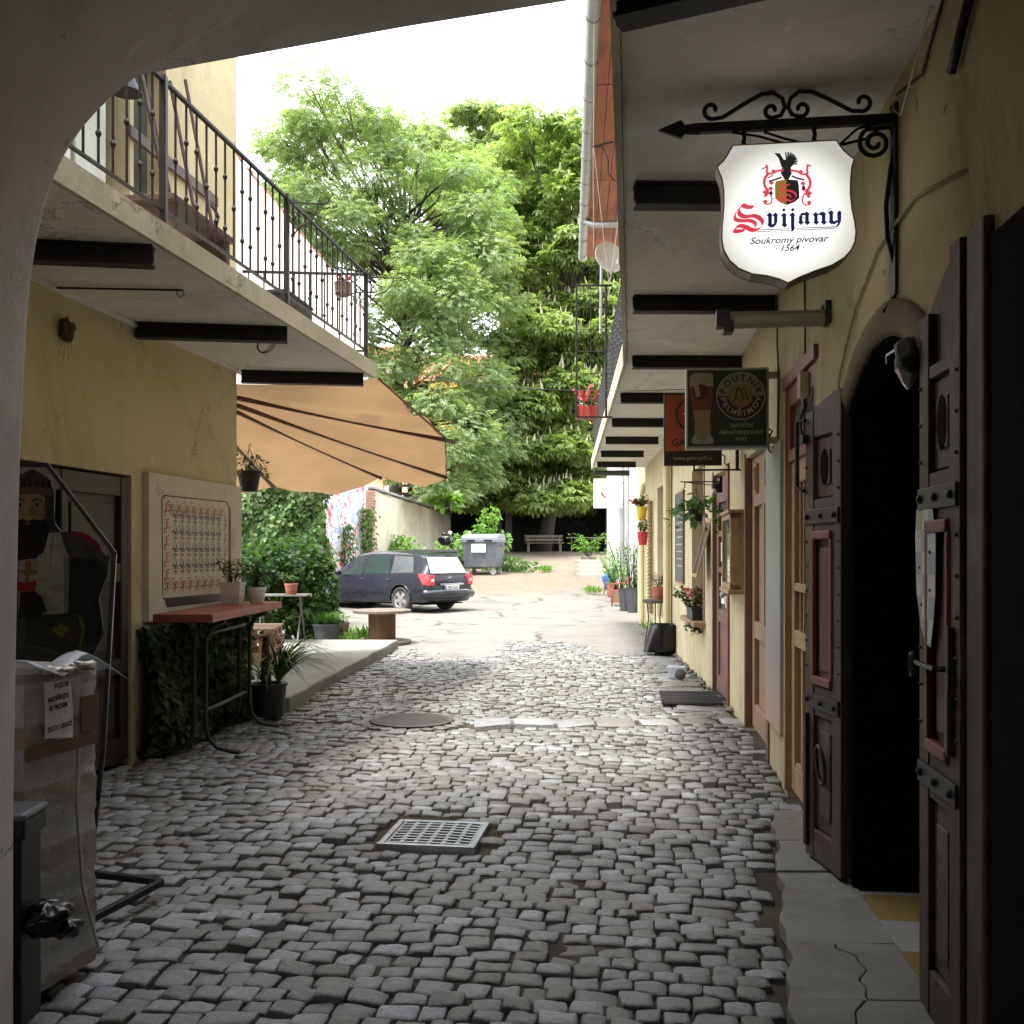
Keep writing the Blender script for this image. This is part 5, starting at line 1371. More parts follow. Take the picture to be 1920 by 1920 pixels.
kink([[(235, 380), (270, 370), (265, 540), (230, 560)], [(125, 470), (140, 410), (150, 500), (148, 540)]], 'face_shade', (.27, .16, .075))
kink([[(85, 545), (90, 490), (105, 420), (122, 420), (140, 510), (150, 545), (118, 556)]], 'nose', (.50, .35, .16), (.42, .28, .12))
kink([[(165, 408), (190, 392), (222, 400), (228, 428), (195, 442), (170, 432)], [(30, 408), (60, 392), (80, 405), (78, 432), (40, 438)]], 'eye', (.36, .30, .22))
kink([[(185, 402), (208, 400), (212, 428), (190, 434)], [(42, 404), (64, 402), (66, 430), (44, 432)]], 'pupil', (.03, .02, .015))
kink([[(155, 372), (200, 355), (245, 368), (240, 380), (200, 370), (158, 386)], [(20, 370), (60, 356), (92, 374), (90, 386), (60, 370), (22, 384)]], 'eyebrow', (.05, .03, .02))
kink([[(20, 560), (80, 545), (115, 560), (160, 545), (230, 555), (275, 540), (300, 640), (300, 740), (260, 830), (200, 900), (170, 985), (140, 900), (40, 910), (10, 800)]], 'beard', (.018, .014, .012))
kink([[(70, 585), (110, 575), (150, 585), (115, 600)]], 'mouth', (.22, .08, .06))
kink([[(265, 330), (345, 345), (345, 560), (380, 650), (300, 640), (275, 540)]], 'chain_mail', (.05, .055, .055), (.02, .022, .022))
kink([[(300, 670), (400, 665), (440, 800), (480, 900), (470, 1390), (300, 1400), (40, 1400), (40, 920), (150, 900), (190, 900), (260, 830)]], 'tabard', (.44, .42, .32), (.35, .33, .24))
kink([[(430, 880), (480, 900), (470, 1390), (430, 1390)], [(330, 690), (345, 690), (310, 1000), (300, 1000)]], 'tabard_fold', (.22, .21, .17))
kink([[(95, 930), (150, 910), (155, 1000), (205, 1005), (205, 1040), (130, 1040), (125, 1180), (95, 1180), (95, 1035), (40, 1030), (40, 1000), (100, 1000)]], 'gold_cross', (.33, .19, .06), (.25, .14, .04))
kink([[(40, 1100), (100, 1120), (200, 1090), (180, 1190), (40, 1190)]], 'red_badge', (.42, .02, .03))
kink([[(430, 660), (520, 652), (640, 680), (740, 770), (815, 880), (700, 905), (560, 890), (470, 830)]], 'pauldron', (.085, .085, .075), (.055, .055, .05))
kink([[(515, 690), (520, 655), (600, 665), (700, 740), (755, 815), (735, 830), (700, 780), (690, 790), (650, 740), (625, 760), (590, 705)]], 'red_trim', (.30, .02, .04))
kink([[(480, 900), (700, 915), (800, 960), (795, 1060), (740, 1160), (720, 1300), (760, 1500), (740, 1620), (640, 1700), (560, 1400), (470, 1390)]], 'arm', (.03, .034, .03), (.016, .018, .016))
kink([[(60, 1200), (180, 1190), (240, 1240), (290, 1370), (180, 1420), (40, 1430)]], 'gauntlet', (.024, .022, .02))
kink([[(100, 1420), (560, 1410), (610, 1500), (600, 1650), (520, 1740), (120, 1640)]], 'bracer', (.055, .05, .028), (.035, .032, .02))
kink([[(330, 1530), (380, 1500), (400, 1475), (430, 1500), (500, 1540), (440, 1570), (420, 1620), (370, 1580)], [(555, 1420), (590, 1420), (620, 1520), (600, 1640), (570, 1720), (560, 1700), (590, 1560)]], 'gold_ornament', (.20, .16, .02), (.15, .12, .015))
kink([[(110, 1650), (420, 1730), (400, 1790), (110, 1700)]], 'skirt_plate', (.08, .075, .06))
kink([[(745, 780), (775, 800), (815, 868), (805, 880), (760, 830)]], 'pauldron_rim', (.45, .40, .30))
def kf(pts, r=.022):
    m = MB(); q = [KP(*p) for p in pts]
    for a, b in zip(q[:-1], q[1:]): m.bar((a[0], .02, a[1]), (b[0], .02, b[1]), r, r, (0, 1, 0))
    return m
m = kf([(85, 871), (207, 1037), (186, 1420)]); 
for a, b in (((-40, 872), (88, 871)), ((-40, 872), (-170, 1030)), ((-170, 1030), (-160, 1420))):
    pa, pb_ = KP(*a), KP(*b); m.bar((pa[0], .02, pa[1]), (pb_[0], .02, pb_[1]), .022, .022, (0, 1, 0))
z0 = KP(186, 1420)[0]; m.bar((KP(186, 1420)[0], .02, KP(186, 1420)[1] + .02), (KP(168, 1500)[0], .02, .0), .022, .022, (0, 1, 0)); m.bar((KP(-160, 1420)[0], .02, KP(-160, 1420)[1] + .02), (KP(-160, 1500)[0], .02, .0), .022, .022, (0, 1, 0))
m.build('frame', mat('black_frame_gloss', (.02, .02, .02), (.03, .03, .03), .25, .2, 8, .05), kb, bevel=.003)
# foot frame lying on the cobbles
fb = thing('floor_frame', 'black square steel tube frame lying on the cobbles beside the wrapped boxes', 'steel frame', (-1.7, 4.2, .015))
m = MB(); q = [(-.42, .36), (.145, .18), (.02, -.26), (-.40, -.2)]
for a, b in zip(q, q[1:]): m.bar((*a, .02), (*b, .02), .03, .03)
m.build('tube_frame', m_iron, fb, bevel=.003)
# ================================================================== wrapped stack of boxes
def wrapped(name):
    n = NT('stretch_wrapped_cardboard'); n.set(.22, 0, .6)
    sep = n.n('ShaderNodeSeparateXYZ'); n.l(n.tc.outputs['Object'], sep.inputs[0])
    z = n.math('ADD', sep.outputs['Z'], n.math('MULTIPLY', n.noise(6, 4, .6), .03))
    fr = n.math('FRACT', n.math('MULTIPLY', z, 4.65))
    band = n.ramp(fr, [(.30, .25), (.36, .95), (.97, .85), (1.0, .25)])
    cb = n.ramp(n.noise(5, 5, .6), [(.3, (.42, .31, .22)), (.7, (.34, .245, .17))])
    pl = n.ramp(n.noise(8, 6, .7), [(.3, (.72, .715, .71)), (.7, (.52, .515, .51))])
    c = n.mix(band, cb, pl)
    mp = n.n('ShaderNodeMapping'); mp.inputs['Scale'].default_value = (5, 5, 3); mp.inputs['Rotation'].default_value = (.5, .4, .3); n.l(n.tc.outputs['Object'], mp.inputs[0])
    wr = n.noise(1.3, 6, .7, mp.outputs[0], dist=1.5)
    c = n.mix(n.ramp(wr, [(.55, 0), (.70, .5)]), c, (.78, .78, .77)); n.col(c)
    n.bump(n.math('ADD', wr, n.math('MULTIPLY', n.noise(22, 6, .75, dist=2), .9)), .9, .025)
    return n.m
m_wrap = wrapped('w')
f_ = Vector((-.26, -.965, 0)).normalized()
bx = thing('box_stack', 'tall stack of cardboard boxes in clear stretch wrap beside the pillar', 'boxes', (-1.53, 3.63, 0), math.atan2(f_.y, f_.x))
# local x along the face towards the camera, local y = into the alley (negative of body)
wd, dp = .36, .78
m = MB(); N_ = 44
loop = [(0, 0)] + [(wd * i / 8, 0) for i in range(1, 9)] + [(wd, -dp * i / 10) for i in range(1, 11)] + [(wd - wd * i / 8, -dp) for i in range(1, 9)] + [(0, -dp + dp * i / 10) for i in range(1, 10)]
ccx, ccy = wd / 2, -dp / 2
for k in range(N_ + 1):
    z = 1.09 * k / N_; ph = (z * 4.65) % 1
    pin = .985 + .018 * (abs(ph - .5) * 2) ** .6 * (1 if ph > .02 else .4)
    for i, (x, y) in enumerate(loop):
        jx = 1 + .006 * math.sin(i * 3.1 + k * 1.7) + .004 * math.sin(i * 7.7 - k * 2.9)
        m.v.append((ccx + (x - ccx) * pin * jx, ccy + (y - ccy) * pin * jx, z))
nl_ = len(loop)
for k in range(N_):
    for i in range(nl_): i2 = (i + 1) % nl_; m.f.append((k * nl_ + i, (k + 1) * nl_ + i, (k + 1) * nl_ + i2, k * nl_ + i2))
m.f.append(tuple(N_ * nl_ + i for i in reversed(range(nl_))))
m.build('wrapped_boxes', m_wrap, bx, smooth='auto', angle=50)
m_film = NT('clear_film'); m_film.set(.15, 0, .6); m_film.col((.55, .57, .60)); m_film.b.inputs['Alpha'].default_value = .55; m_film.bump(m_film.noise(9, 5, .7), .8, .02); m_film = m_film.m
m = MB(); m.grid(lambda u, v: (-.16 + .54 * u, -.5 * v + .02 - .06 * math.sin(u * 5), 1.10 + .035 * math.sin(u * 7 + v * 4) * (1 - u * .3) + .02 * math.sin(v * 11) - (.09 * max(0, .3 - u) / .3)), 14, 10); m.build('loose_film', m_film, bx, smooth=True, solid=.002)
m = MB(); m.tube([(-.01, .008, .02), (.09, .012, .3), (.12, .012, .6), (.11, .012, .80)], .006, 5); m.build('strap', mat_flat('pale_strap', (.40, .38, .33)), bx)
m = MB(); m.box(.0, wd, .0045, .012, .80, .845); m.box(-.004, .09, .004, .01, .85, .98); m.build('parcel_tape', mat('brown_tape', (.16, .095, .055), (.11, .065, .04), .25, 0, 7, .3, 20), bx)
m = MB(); m.grid(lambda u, v: (.145 + .135 * u + .01 * v, .016 + .004 * math.sin(u * 6 + v * 3) , .845 + .205 * v + .02 * u - .012 * u * v), 6, 6); nt_ = m.build('note', mat('note_paper', (.78, .78, .76), (.70, .70, .68), .7, 0, 8, .1), bx, solid=.001)
NM = lambda z, x=.215: Matrix.Translation((x, .0215, z)) @ Matrix.Rotation(R(180), 4, 'Z') @ Matrix.Rotation(R(90), 4, 'X') @ Matrix.Rotation(.06, 4, 'Z')
for s, z, x in (('POZOR!', 1.038, .205), ('NEOPÍREJTE', .996, .222), ('SE PROSÍM', .965, .222), ('SKLO ! URAZÍ', .895, .215)):
    o = text(s, .024, m_dk, NM(z, x), bx, 'note_writing', bold=.0005, sx=.80)
m = MB()
for k in range(5): m.blob((.05 + .05 * k, .0, 1.085 + .008 * math.sin(k * 2)), (.04, .02, .018), k, 8, 6, .35)
m.build('crumpled_wrap', mat('glossy_wrap', (.55, .50, .42), (.38, .30, .22), .15, 0, 12, .9, 30, spec=.8), bx, smooth=True).__setitem__('kind', 'stuff')
# ================================================================== litter bin with bag
lbn = thing('litter_bin', 'slim black bin with a shiny black bag bulging out, partly behind the pillar', 'bin', (-1.715, 3.14, 0), .04)
m = MB(); m.box(-.22, .18, -.07, .08, 0, .655); m.box(-.23, .195, -.08, .09, .60, .66); m.build('body', m_black, lbn, bevel=.008)
m = MB(); m.box(-.23, .20, -.085, .095, .66, .685); m.build('lid', mat('grey_bin_lid', (.12, .12, .13), (.09, .09, .1), .4), lbn, bevel=.012)
m = MB().blob((.235, -.01, .335), (.075, .075, .055), 4, 28, 18, .12, 5); m.build('bag', m_bag, lbn, smooth=True)
m = MB().blob((.285, -.0, .30), (.05, .05, .032), 9, 18, 12, .15, 4); m.build('bag_knot', m_bag, lbn, smooth=True)
# ================================================================== drain grate and manhole
gt = thing('drain_grate', 'square galvanised drain grate sitting slightly proud of the cobbles', 'drain grate', (grate_c.x, grate_c.y, -.024), R(-8))
m = MB(); h_ = .255
m.box(-h_, h_, -h_, -h_ + .03, -.05, .03); m.box(-h_, h_, h_ - .03, h_, -.05, .018); m.box(-h_, -h_ + .03, -h_ + .03, h_ - .03, -.05, .024); m.box(h_ - .03, h_, -h_ + .03, h_ - .03, -.05, .024)
m.build('frame', m_steel, gt, bevel=.003)
m = MB(); iw = h_ - .035
for k in range(7): x = -iw + 2 * iw * k / 6; m.box(x - .011, x + .011, -iw, iw, -.004, .014)
def sag(x, y): return -.012 * (1 - (x / iw) ** 2)
for k in range(10):
    y = -iw + 2 * iw * k / 9; bw = .0105
    pts = [(-iw + 2 * iw * i / 12, y + .02 * (1 - ((-iw + 2 * iw * i / 12) / iw) ** 2), .006) for i in range(13)]
    for a, b in zip(pts[:-1], pts[1:]): m.bar(a, b, bw * 1.6, .02)
m.build('bars', m_steel, gt)
m = MB(); m.box(-h_ + .02, h_ - .02, -h_ + .02, h_ - .02, -.30, -.29); m.build('pit', m_dark, gt)
m = MB(); m.box(-h_ + .01, h_ - .01, -h_ + .0, -h_ + .02, -.3, -.05); m.box(-h_ + .01, h_ - .01, h_ - .02, h_ - .01, -.3, -.05); m.box(-h_, -h_ + .02, -h_, h_, -.3, -.05); m.box(h_ - .02, h_, -h_, h_, -.3, -.05); m.build('pit_walls', m_dark, gt)
mh = thing('manhole_cover', 'round cast iron manhole cover set in the cobbles', 'manhole cover', (man_c.x, man_c.y, -.02))
m = MB().lathe([(.36, -.03), (.37, .008), (.345, .014), (.335, .008)], 40); m.build('ring', mat('cast_iron', (.12, .11, .10), (.075, .07, .065), .6, .5, 12, .5), mh, smooth='auto')
n = NT('patterned_cast_iron'); n.set(.55, .5, .4); ck = n.n('ShaderNodeTexChecker'); ck.inputs['Scale'].default_value = 38; n.l(n.tc.outputs['Object'], ck.inputs[0]); n.col(n.ramp(n.noise(6, 5), [(.3, (.075, .072, .068)), (.7, (.045, .043, .04))])); n.bump(ck.outputs['Fac'], .8, .008)
m = MB().lathe([(.33, -.01), (.33, .010), (.30, .013), (.29, .010), (.001, .011)], 40); m.build('cover', n.m, mh)
# ================================================================== door mat, food tub, bag bin, stools
dm = thing('door_mat', 'black ribbed rubber door mat before the brown shop door', 'door mat', (1.85, 10.12, .004), -.12)
m = MB()
for k in range(13): m.box(-.32, .32, -.42 + k * .065, -.42 + k * .065 + .05, 0, .014 + .003 * (k % 2))
m.box(-.325, .325, -.43, .42, -.006, .004); m.build('ribs', mat('rubber', (.022, .02, .018), (.012, .011, .010), .8, 0, 9, .3), dm, bevel=.003)
ft = thing('plastic_tub', 'clear plastic food tub half hidden by a dark lump standing on the cobbles', 'tub', (1.96, 11.75, .0), -.15)
mt_ = NT('milky_plastic'); mt_.set(.3, 0, .5); mt_.col((.62, .68, .78)); mt_.b.inputs['Alpha'].default_value = .75
m = MB(); m.prism([(-.09, -.06), (.09, -.06), (.09, .06), (-.09, .06)], 0, .14, lambda x, y, h: (x * (1 + h * 1.2), y * (1 + h * 1.2), h)); m.build('tub', mt_.m, ft, bevel=.008)
m = MB(); m.blob((.045, -.075, .055), (.065, .05, .06), 8, 14, 10, .12); m.build('soil_lump', mat('dark_earth', (.12, .11, .10), (.08, .072, .065), .95, 0, 12, .6), ft, smooth=True)
bgp = thing('waste_bin', 'bin lined with a black plastic bag standing at the foot of the yellow downpipe', 'bin', (2.25, 14.55, 0))
m = MB(); m.lathe([(.15, 0), (.165, .02), (.19, .40), (.205, .425), (.20, .435), (.18, .43), (.15, .12)], 24); m.build('bin_body', m_bag, bgp, smooth='auto')
m = MB(); m.grid(lambda u, v: ((.208 + .012 * math.sin(u * 56) * v + .13 * v * max(0, math.cos(u * 6.28 - 3.6)) ** 2) * math.cos(u * 6.28), (.208 + .012 * math.sin(u * 44 + 1) * v + .06 * v * max(0, math.cos(u * 6.28 - 3.6)) ** 2) * math.sin(u * 6.28), .44 - .36 * v - .05 * v * math.cos(u * 6.28 - 3.6)), 80, 12); m.build('bag_skirt', m_bag, bgp, smooth=True)
stl = thing('plant_stool', 'small dark metal stand with a round top against the yellow wall', 'stand', (2.24, 15.5, 0))
m = MB(); m.lathe([(.17, .70), (.19, .71), (.19, .75), (.17, .755)], 18); m.build('top', mat('dark_stone', (.10, .09, .08), (.06, .055, .05), .8), stl, smooth='auto')
for k in range(3):
    a = k * 2.09 + .5; m = MB(); m.tube([(.13 * math.cos(a), .13 * math.sin(a), .70), (.10 * math.cos(a), .10 * math.sin(a), .45), (.17 * math.cos(a), .17 * math.sin(a), 0)], .009, 6); m.build('leg', m_iron, stl, smooth=True)
p_ = pot('flower_pot', 'terracotta pot of pink flowers on the small metal stand', 'plant pot', (2.30, 15.5, .756), .105, .20, m_terra); tuft(p_, (0, 0, .18), 160, .15, .22, m_leafd, T_leaf, (.03, .06)); tuft(p_, (0, 0, .25), 30, .13, .2, m_petal_p, T_pet, (.03, .05), stem=False, name='flowers')
# window sill flower box
pz, _ = RF(11.75, .06)
fb2 = thing('flower_box', 'dark window box of red and pink flowers on the brown window sill', 'flower box', (pz.x, pz.y, .702), RZF)
m = MB(); m.box(-.26, .30, -.06, .06, 0, .14); m.box(-.27, .31, -.07, .07, .12, .145); m.build('box', m_black, fb2, bevel=.006)
tuft(fb2, (0, 0, .12), 380, .24, .30, m_leafd, T_leaf, (.04, .08), name='foliage'); tuft(fb2, (-.25, .05, .0), 140, .10, -.16, m_leafd, T_leaf, (.04, .08), name='trailing_foliage'); tuft(fb2, (.15, .02, .22), 50, .20, .18, m_petal_r, T_pet, (.04, .06), stem=False, name='flowers'); tuft(fb2, (-.1, .02, .2), 30, .2, .18, m_petal_p, T_pet, (.04, .06), stem=False, name='flowers')
# hanging basket + bracket over alley
pz, _ = RF(9.95)
hb = thing('basket_bracket', 'thin iron arm above the hanging basket beside the shop door', 'bracket', (pz.x, pz.y, 0), RZS)
m = MB(); m.bar((-.42, 0, 2.21), (-.02, 0, 2.21), .012); m.bar((-.40, 0, 2.21), (-.06, 0, 2.17), .008); m.bar((-.02, 0, 2.1), (-.02, 0, 2.26), .03); m.tube([(-.38, 0, 2.21), (-.38, 0, 2.16), (-.40, 0, 2.13), (-.37, 0, 2.12)], .006, 5); m.build('arm', m_iron, hb)
m = MB(); m.lathe([(.05, 2.10), (.055, 2.18), (.03, 2.20)], 12, (-.06, 0, 0)); m.build('lamp_body', m_black, hb, smooth='auto'); m = MB(); m.blob((-.085, -.03, 2.11), (.03, .03, .03), 2, 10, 8, 0); m.build('bulb', m_potw, hb, smooth=True)
c = P(1305, 978, 9.95); hanging('hanging_basket', 'hanging basket of broad bright green leaves beside the shop door', (c.x, c.y, c.z), .085, .13, m_black, .34, m_leaf, 120, (.07, .14), .26, .16, 1.1)
# yellow and red wall pots
for px, py, dd_, mt_, pet, lab in ((1203, 975, 19.5, mat('yellow_plastic_pot', (.62, .42, .03), (.5, .33, .02), .4), m_petal_r, 'yellow wall pot spilling dark red flowers'), (1205, 1022, 19.5, mat('red_plastic_pot', (.45, .02, .03), (.35, .02, .025), .4), m_leafd, 'red wall pot with a leafy green plant')):
    c = P(px, py, dd_); p_ = pot('wall_pot', lab, 'plant pot', (c.x, c.y, c.z), .11, .26, mt_, .7)
    tuft(p_, (-.03, 0, .24), 200, .22, .26, m_leaf, T_leaf, (.05, .09))
    if pet is m_petal_r: tuft(p_, (-.06, 0, .26), 90, .24, .2, pet, T_pet, (.05, .08), stem=False, name='flowers')
    m = MB(); m.tube([(.0, 0, .3), (.10, .05, .33), (.24, .06, .33)], .008, 5); m.build('wall_hook', m_iron, p_)
# reed trellis
c, _ = RF(18.6, .02)
tz = thing('reed_trellis', 'narrow reed trellis standing against the yellow wall beside the drain pipe', 'trellis', (c.x, c.y, 0), RZF)
m = MB()
for k in range(3): m.tube([(-.30 + k * .30, .02, .35), (-.30 + k * .30, .02, 2.45)], .018, 6)
for k in range(30): m.tube([(-.34, .045, .4 + k * .07), (.34, .045, .43 + k * .07)], .016, 5)
m.build('reeds', mat('dry_reed', (.30, .20, .09), (.20, .13, .06), .8, 0, 20, .5), tz)
# ================================================================== things on the left balcony
def LBp(d, out, z):  # out measured from the wall
    p, _ = LF(d, out); return Vector((p.x, p.y, z))
p = LBp(8.0, .92, 3.325)
pb_ = thing('balcony_planter', 'black trough planter with sparse green shoots on the left balcony', 'planter', p, RZL)
m = MB(); m.box(-.30, .30, -.08, .08, .02, .19); m.box(-.31, .31, -.09, .09, .17, .195); m.build('trough', m_black, pb_, bevel=.006); tuft(pb_, (.1, 0, .16), 60, .18, .18, m_leafb, size=(.04, .08))
p = LBp(6.5, .75, 3.325)
bc = thing('balcony_bench', 'low dark wooden bench on the left balcony', 'bench', p, RZL)
m = MB(); m.box(-.45, .45, -.16, .16, .30, .34); m.build('seat', m_gate, bc, bevel=.005)
for sx in (-.38, .38):
    m = MB(); m.box(sx - .03, sx + .03, -.14, .14, 0, .30); m.build('leg', m_gate, bc)
p = LBp(7.35, .35, 3.325)
for k, (dx, lean) in enumerate(((0, .16), (.16, .2), (-.2, .13), (-.42, .22))):
    q = LBp(7.35 - dx, .42 + .03 * k, 3.325); po_ = thing('wooden_pole', ['long brown pole leaning on the wall rail of the left balcony', 'second brown pole leaning beside the post on the left balcony', 'brown pole leaning nearest the balcony end', 'thin brown pole crossing the others on the left balcony'][k], 'pole', q, RZL, 'poles leaning on the left balcony')
    m = MB(); m.tube([(0, 0, 0), (lean * .3, -.33, 1.55 + .1 * k)], .014, 6); m.build('shaft', m_gate, po_)
q = LBp(7.7, .0, 0)
wr_ = thing('wall_rack', 'dark wooden rail with pegs fixed on the upper ochre wall behind the balcony railing', 'coat rack', q, RZL)
m = MB(); m.box(-.95, .55, 0, .03, 4.52, 4.60); m.build('rail', m_gate, wr_); m = MB(); m.tube([(-.7, .03, 4.5), (-.7, .1, 4.42), (-.7, .14, 4.35), (-.68, .12, 4.2)], .014, 6); m.build('peg', m_iron, wr_)
q = LBp(7.0, .2, 3.325)
lh = thing('wall_lamp', 'dark hooded lamp above the balcony door of the ochre house', 'lamp', LBp(6.85, 0, 0), RZL)
m = MB(); m.lathe([(.11, 4.68), (.05, 4.80), (.03, 4.84)], 16, (0, .16, 0)); m.tube([(0, 0, 4.85), (0, .16, 4.84)], .015, 6); m.build('shade', m_iron, lh, smooth='auto')
# iron plant brackets on the railing with lantern pot
def scroll_bracket(lab, x, y, z, L, H, rz):
    t = thing('plant_bracket', lab, 'bracket', (x, y, z), rz, 'iron plant brackets on the left railing')
    m = MB(); m.tube([(0, 0, 0), (L, 0, .0), (L + .03, 0, .01), (L + .05, 0, .04), (L + .03, 0, .05)], .006, 6); m.bar((0, 0, .03), (0, 0, -H), .014)
    m.tube([(L * .85, 0, 0), (L * .75, 0, -H * .3), (L * .55, 0, -H * .55), (L * .2, 0, -H * .7), (0, 0, -H * .95)], .006, 6)
    m.tube([(.06 + .05 * math.cos(a), 0, -H * .5 + .05 * math.sin(a)) for a in np.linspace(0, 5, 14)], .005, 5); m.build('scrollwork', m_iron, t)
    return t
scroll_bracket('scrolled iron plant bracket on the middle railing post', XEL(7.45), 7.45, 4.14, .22, .26, R(8))
scroll_bracket('scrolled iron plant bracket on the end post of the railing', XEL(9.45), 9.45, 4.13, .26, .24, R(5))
c = P(643, 556, 10.3)
ln_ = thing('hanging_planter', 'small woven planter with red flowers hung outside the end of the railing', 'planter', (c.x, c.y, c.z))
m = MB(); m.lathe([(.05, 0), (.085, .02), (.09, .13), (.095, .14), (.08, .135)], 14); m.build('basket', mat('woven_basket', (.20, .14, .08), (.12, .085, .05), .85, 0, 30, .6), ln_, smooth='auto')
tuft(ln_, (0, 0, .12), 60, .09, .1, m_leafd, T_leaf, (.03, .05)); tuft(ln_, (.02, 0, .14), 40, .09, .12, m_petal_r, T_pet, (.03, .05), stem=False, name='flowers')
m = MB(); m.tube([(-.08, 0, .13), (0, 0, .27), (.08, 0, .13)], .004, 5); m.build('handle', m_iron, ln_)
# hook and wire coil under the left slab, nest on the wall
c = P(332, 512, 6.3)
hk = thing('ceiling_hook', 'thin rod ending in a hook under the left balcony slab', 'hook', (c.x, c.y, 3.185))
m = MB(); m.tube([(-.85, -.05, -.01), (.0, 0, -.012), (.04, 0, -.015)], .007, 6); m.tube([(0, 0, -.012), (0, 0, -.04), (.02, 0, -.06), (.045, 0, -.045), (.04, 0, -.025)], .004, 5); m.build('rod', m_iron, hk)
c = P(497, 640, 7.6)
wc_ = thing('wire_coil', 'loop of black wire hanging under the left balcony slab', 'wire', (c.x, c.y, 3.185))
m = MB()
for k in range(3): m.tube([(.05 * math.sin(a) * (1 + .2 * k) + .02 * math.cos(a), .02 * k, -.075 + .07 * math.cos(a)) for a in np.linspace(0, 6.28, 18)], .003, 4, closed=True)
m.build('loops', m_iron, wc_)
p = LBp(6.35, .03, 2.93)
ns_ = thing('bird_nest', 'small ragged mud nest stuck high on the ochre wall', 'nest', p, RZL)
m = MB(); m.blob((0, 0, 0), (.05, .04, .075), 5, 12, 9, .3); m.build('mud', mat('nest_mud', (.10, .07, .045), (.06, .04, .03), .95, 0, 20, .9), ns_)
m = MB()
for k in range(9): a = k * .7; m.tube([(0, 0, -.02), (.05 * math.cos(a), 0, -.06 + .03 * math.sin(a * 2)), (.09 * math.cos(a), -.01, -.12 + .08 * math.sin(a))], .0015, 4)
m.build('twigs', m_gate, ns_)
# ================================================================== courtyard walls
# tall firewall of the neighbouring house, with a mural on its lower part
def XF(y): return -4.96 + .19 * (y - 34)
RZW = math.atan2(1, .19)
fw = thing('firewall', 'tall peach and white fire wall with a ragged brick top behind the left balcony', 'wall', (XF(28), 28, 0))
m = MB(); n_ = 40
tops = []
for i in range(n_ + 1):
    y = 21.5 + (34 - 21.5) * i / n_
    tops.append((XF(y), y, 11.75 - (y - 21.5) * .17 + random.uniform(-.06, .06)))
for i in range(n_):
    a, b = tops[i], tops[i + 1]
    for off in (0, -.5):
        pass
    m.add([(a[0], a[1], -.2), (b[0], b[1], -.2), b, a], [(0, 1, 2, 3)] if False else [(0, 3, 2, 1)])
    m.add([a, b, (b[0] - .5, b[1] + .1, b[2]), (a[0] - .5, a[1] + .1, a[2])], [(0, 1, 2, 3)])
m.add([(XF(34), 34, -.2), (XF(34) - .5, 34.1, -.2), (XF(34) - .5, 34.1, tops[-1][2]), tops[-1]], [(0, 1, 2, 3)])
m.add([(XF(21.5), 21.5, -.2), (XF(21.5) - .5, 21.6, -.2), (XF(21.5) - .5, 21.6, tops[0][2]), tops[0]], [(3, 2, 1, 0)])
n = NT('firewall_render'); n.set(.92, 0, .2)
sep = n.n('ShaderNodeSeparateXYZ'); n.l(n.tc.outputs['Object'], sep.inputs[0])
hh = n.math('ADD', sep.outputs['Z'], n.math('MULTIPLY', n.noise(.8, 5, .6), 3.0))
c = n.ramp(n.math('MULTIPLY', hh, .07), [(.40, (.78, .75, .70)), (.68, (.77, .71, .63)), (.86, (.70, .56, .45)), (.98, (.50, .32, .22))])  # whiter lower down: overexposed brightness is put into the colour
c = n.mix(n.ramp(n.noise(3.5, 7, .7), [(.5, 0), (.7, .6)]), c, (.62, .50, .40)); n.col(c); n.bump(n.noise(9, 6), .5, .03)
wp(m.build('wall', n.m), fw)
m = MB()
for i in range(70):
    t = random.random() * (n_ - 1); i0 = int(t); a, b = Vector(tops[i0]), Vector(tops[i0 + 1]); p = a.lerp(b, t - i0)
    m.box(p.x - .26, p.x + .0, p.y - .12, p.y + .12, p.z - .05, p.z + random.uniform(.04, .14), RZW)
wp(m.build('broken_bricks', m_brickr), fw)['kind'] = 'stuff'
# mural: abstract blue, red and white shapes
n = NT('mural_paint'); n.set(.8)
wv = n.noise(.9, 4, .6, out='Color', dist=.5)
sc_n = n.n('ShaderNodeVectorMath'); sc_n.operation = 'SCALE'; sc_n.inputs['Scale'].default_value = 1.6; n.l(wv, sc_n.inputs[0])
ad = n.n('ShaderNodeVectorMath'); n.l(n.tc.outputs['Object'], ad.inputs[0]); n.l(sc_n.outputs[0], ad.inputs[1])
mpn = n.n('ShaderNodeMapping'); mpn.inputs['Scale'].default_value = (1.0, 1.0, .45); n.l(ad.outputs[0], mpn.inputs[0])
v1 = n.n('ShaderNodeTexVoronoi'); v1.inputs['Scale'].default_value = 1.1; v1.feature = 'SMOOTH_F1'; n.l(mpn.outputs[0], v1.inputs['Vector'])
rg = n.math('FRACT', n.math('MULTIPLY', v1.outputs['Distance'], 4.2))
a_ = n.ramp(rg, [(0, (.72, .70, .68)), (.30, (.66, .66, .70)), (.34, (.10, .20, .50)), (.48, (.30, .50, .72)), (.55, (.74, .72, .70)), (.72, (.55, .05, .09)), (.86, (.70, .25, .28)), (.92, (.70, .70, .70))], 'LINEAR')
v2 = n.noise(.9, 5, .6)
c = n.mix(n.ramp(v2, [(.42, 0), (.5, 1)]), a_, n.ramp(n.noise(2.4, 4, .6, dist=1.2), [(.36, (.62, .10, .13)), (.44, (.74, .72, .70)), (.52, (.20, .33, .62)), (.60, (.72, .74, .74)), (.68, (.25, .50, .38))], 'CONSTANT'))
n.col(c)
m = MB(); ya, yb_ = 25.0, 33.6
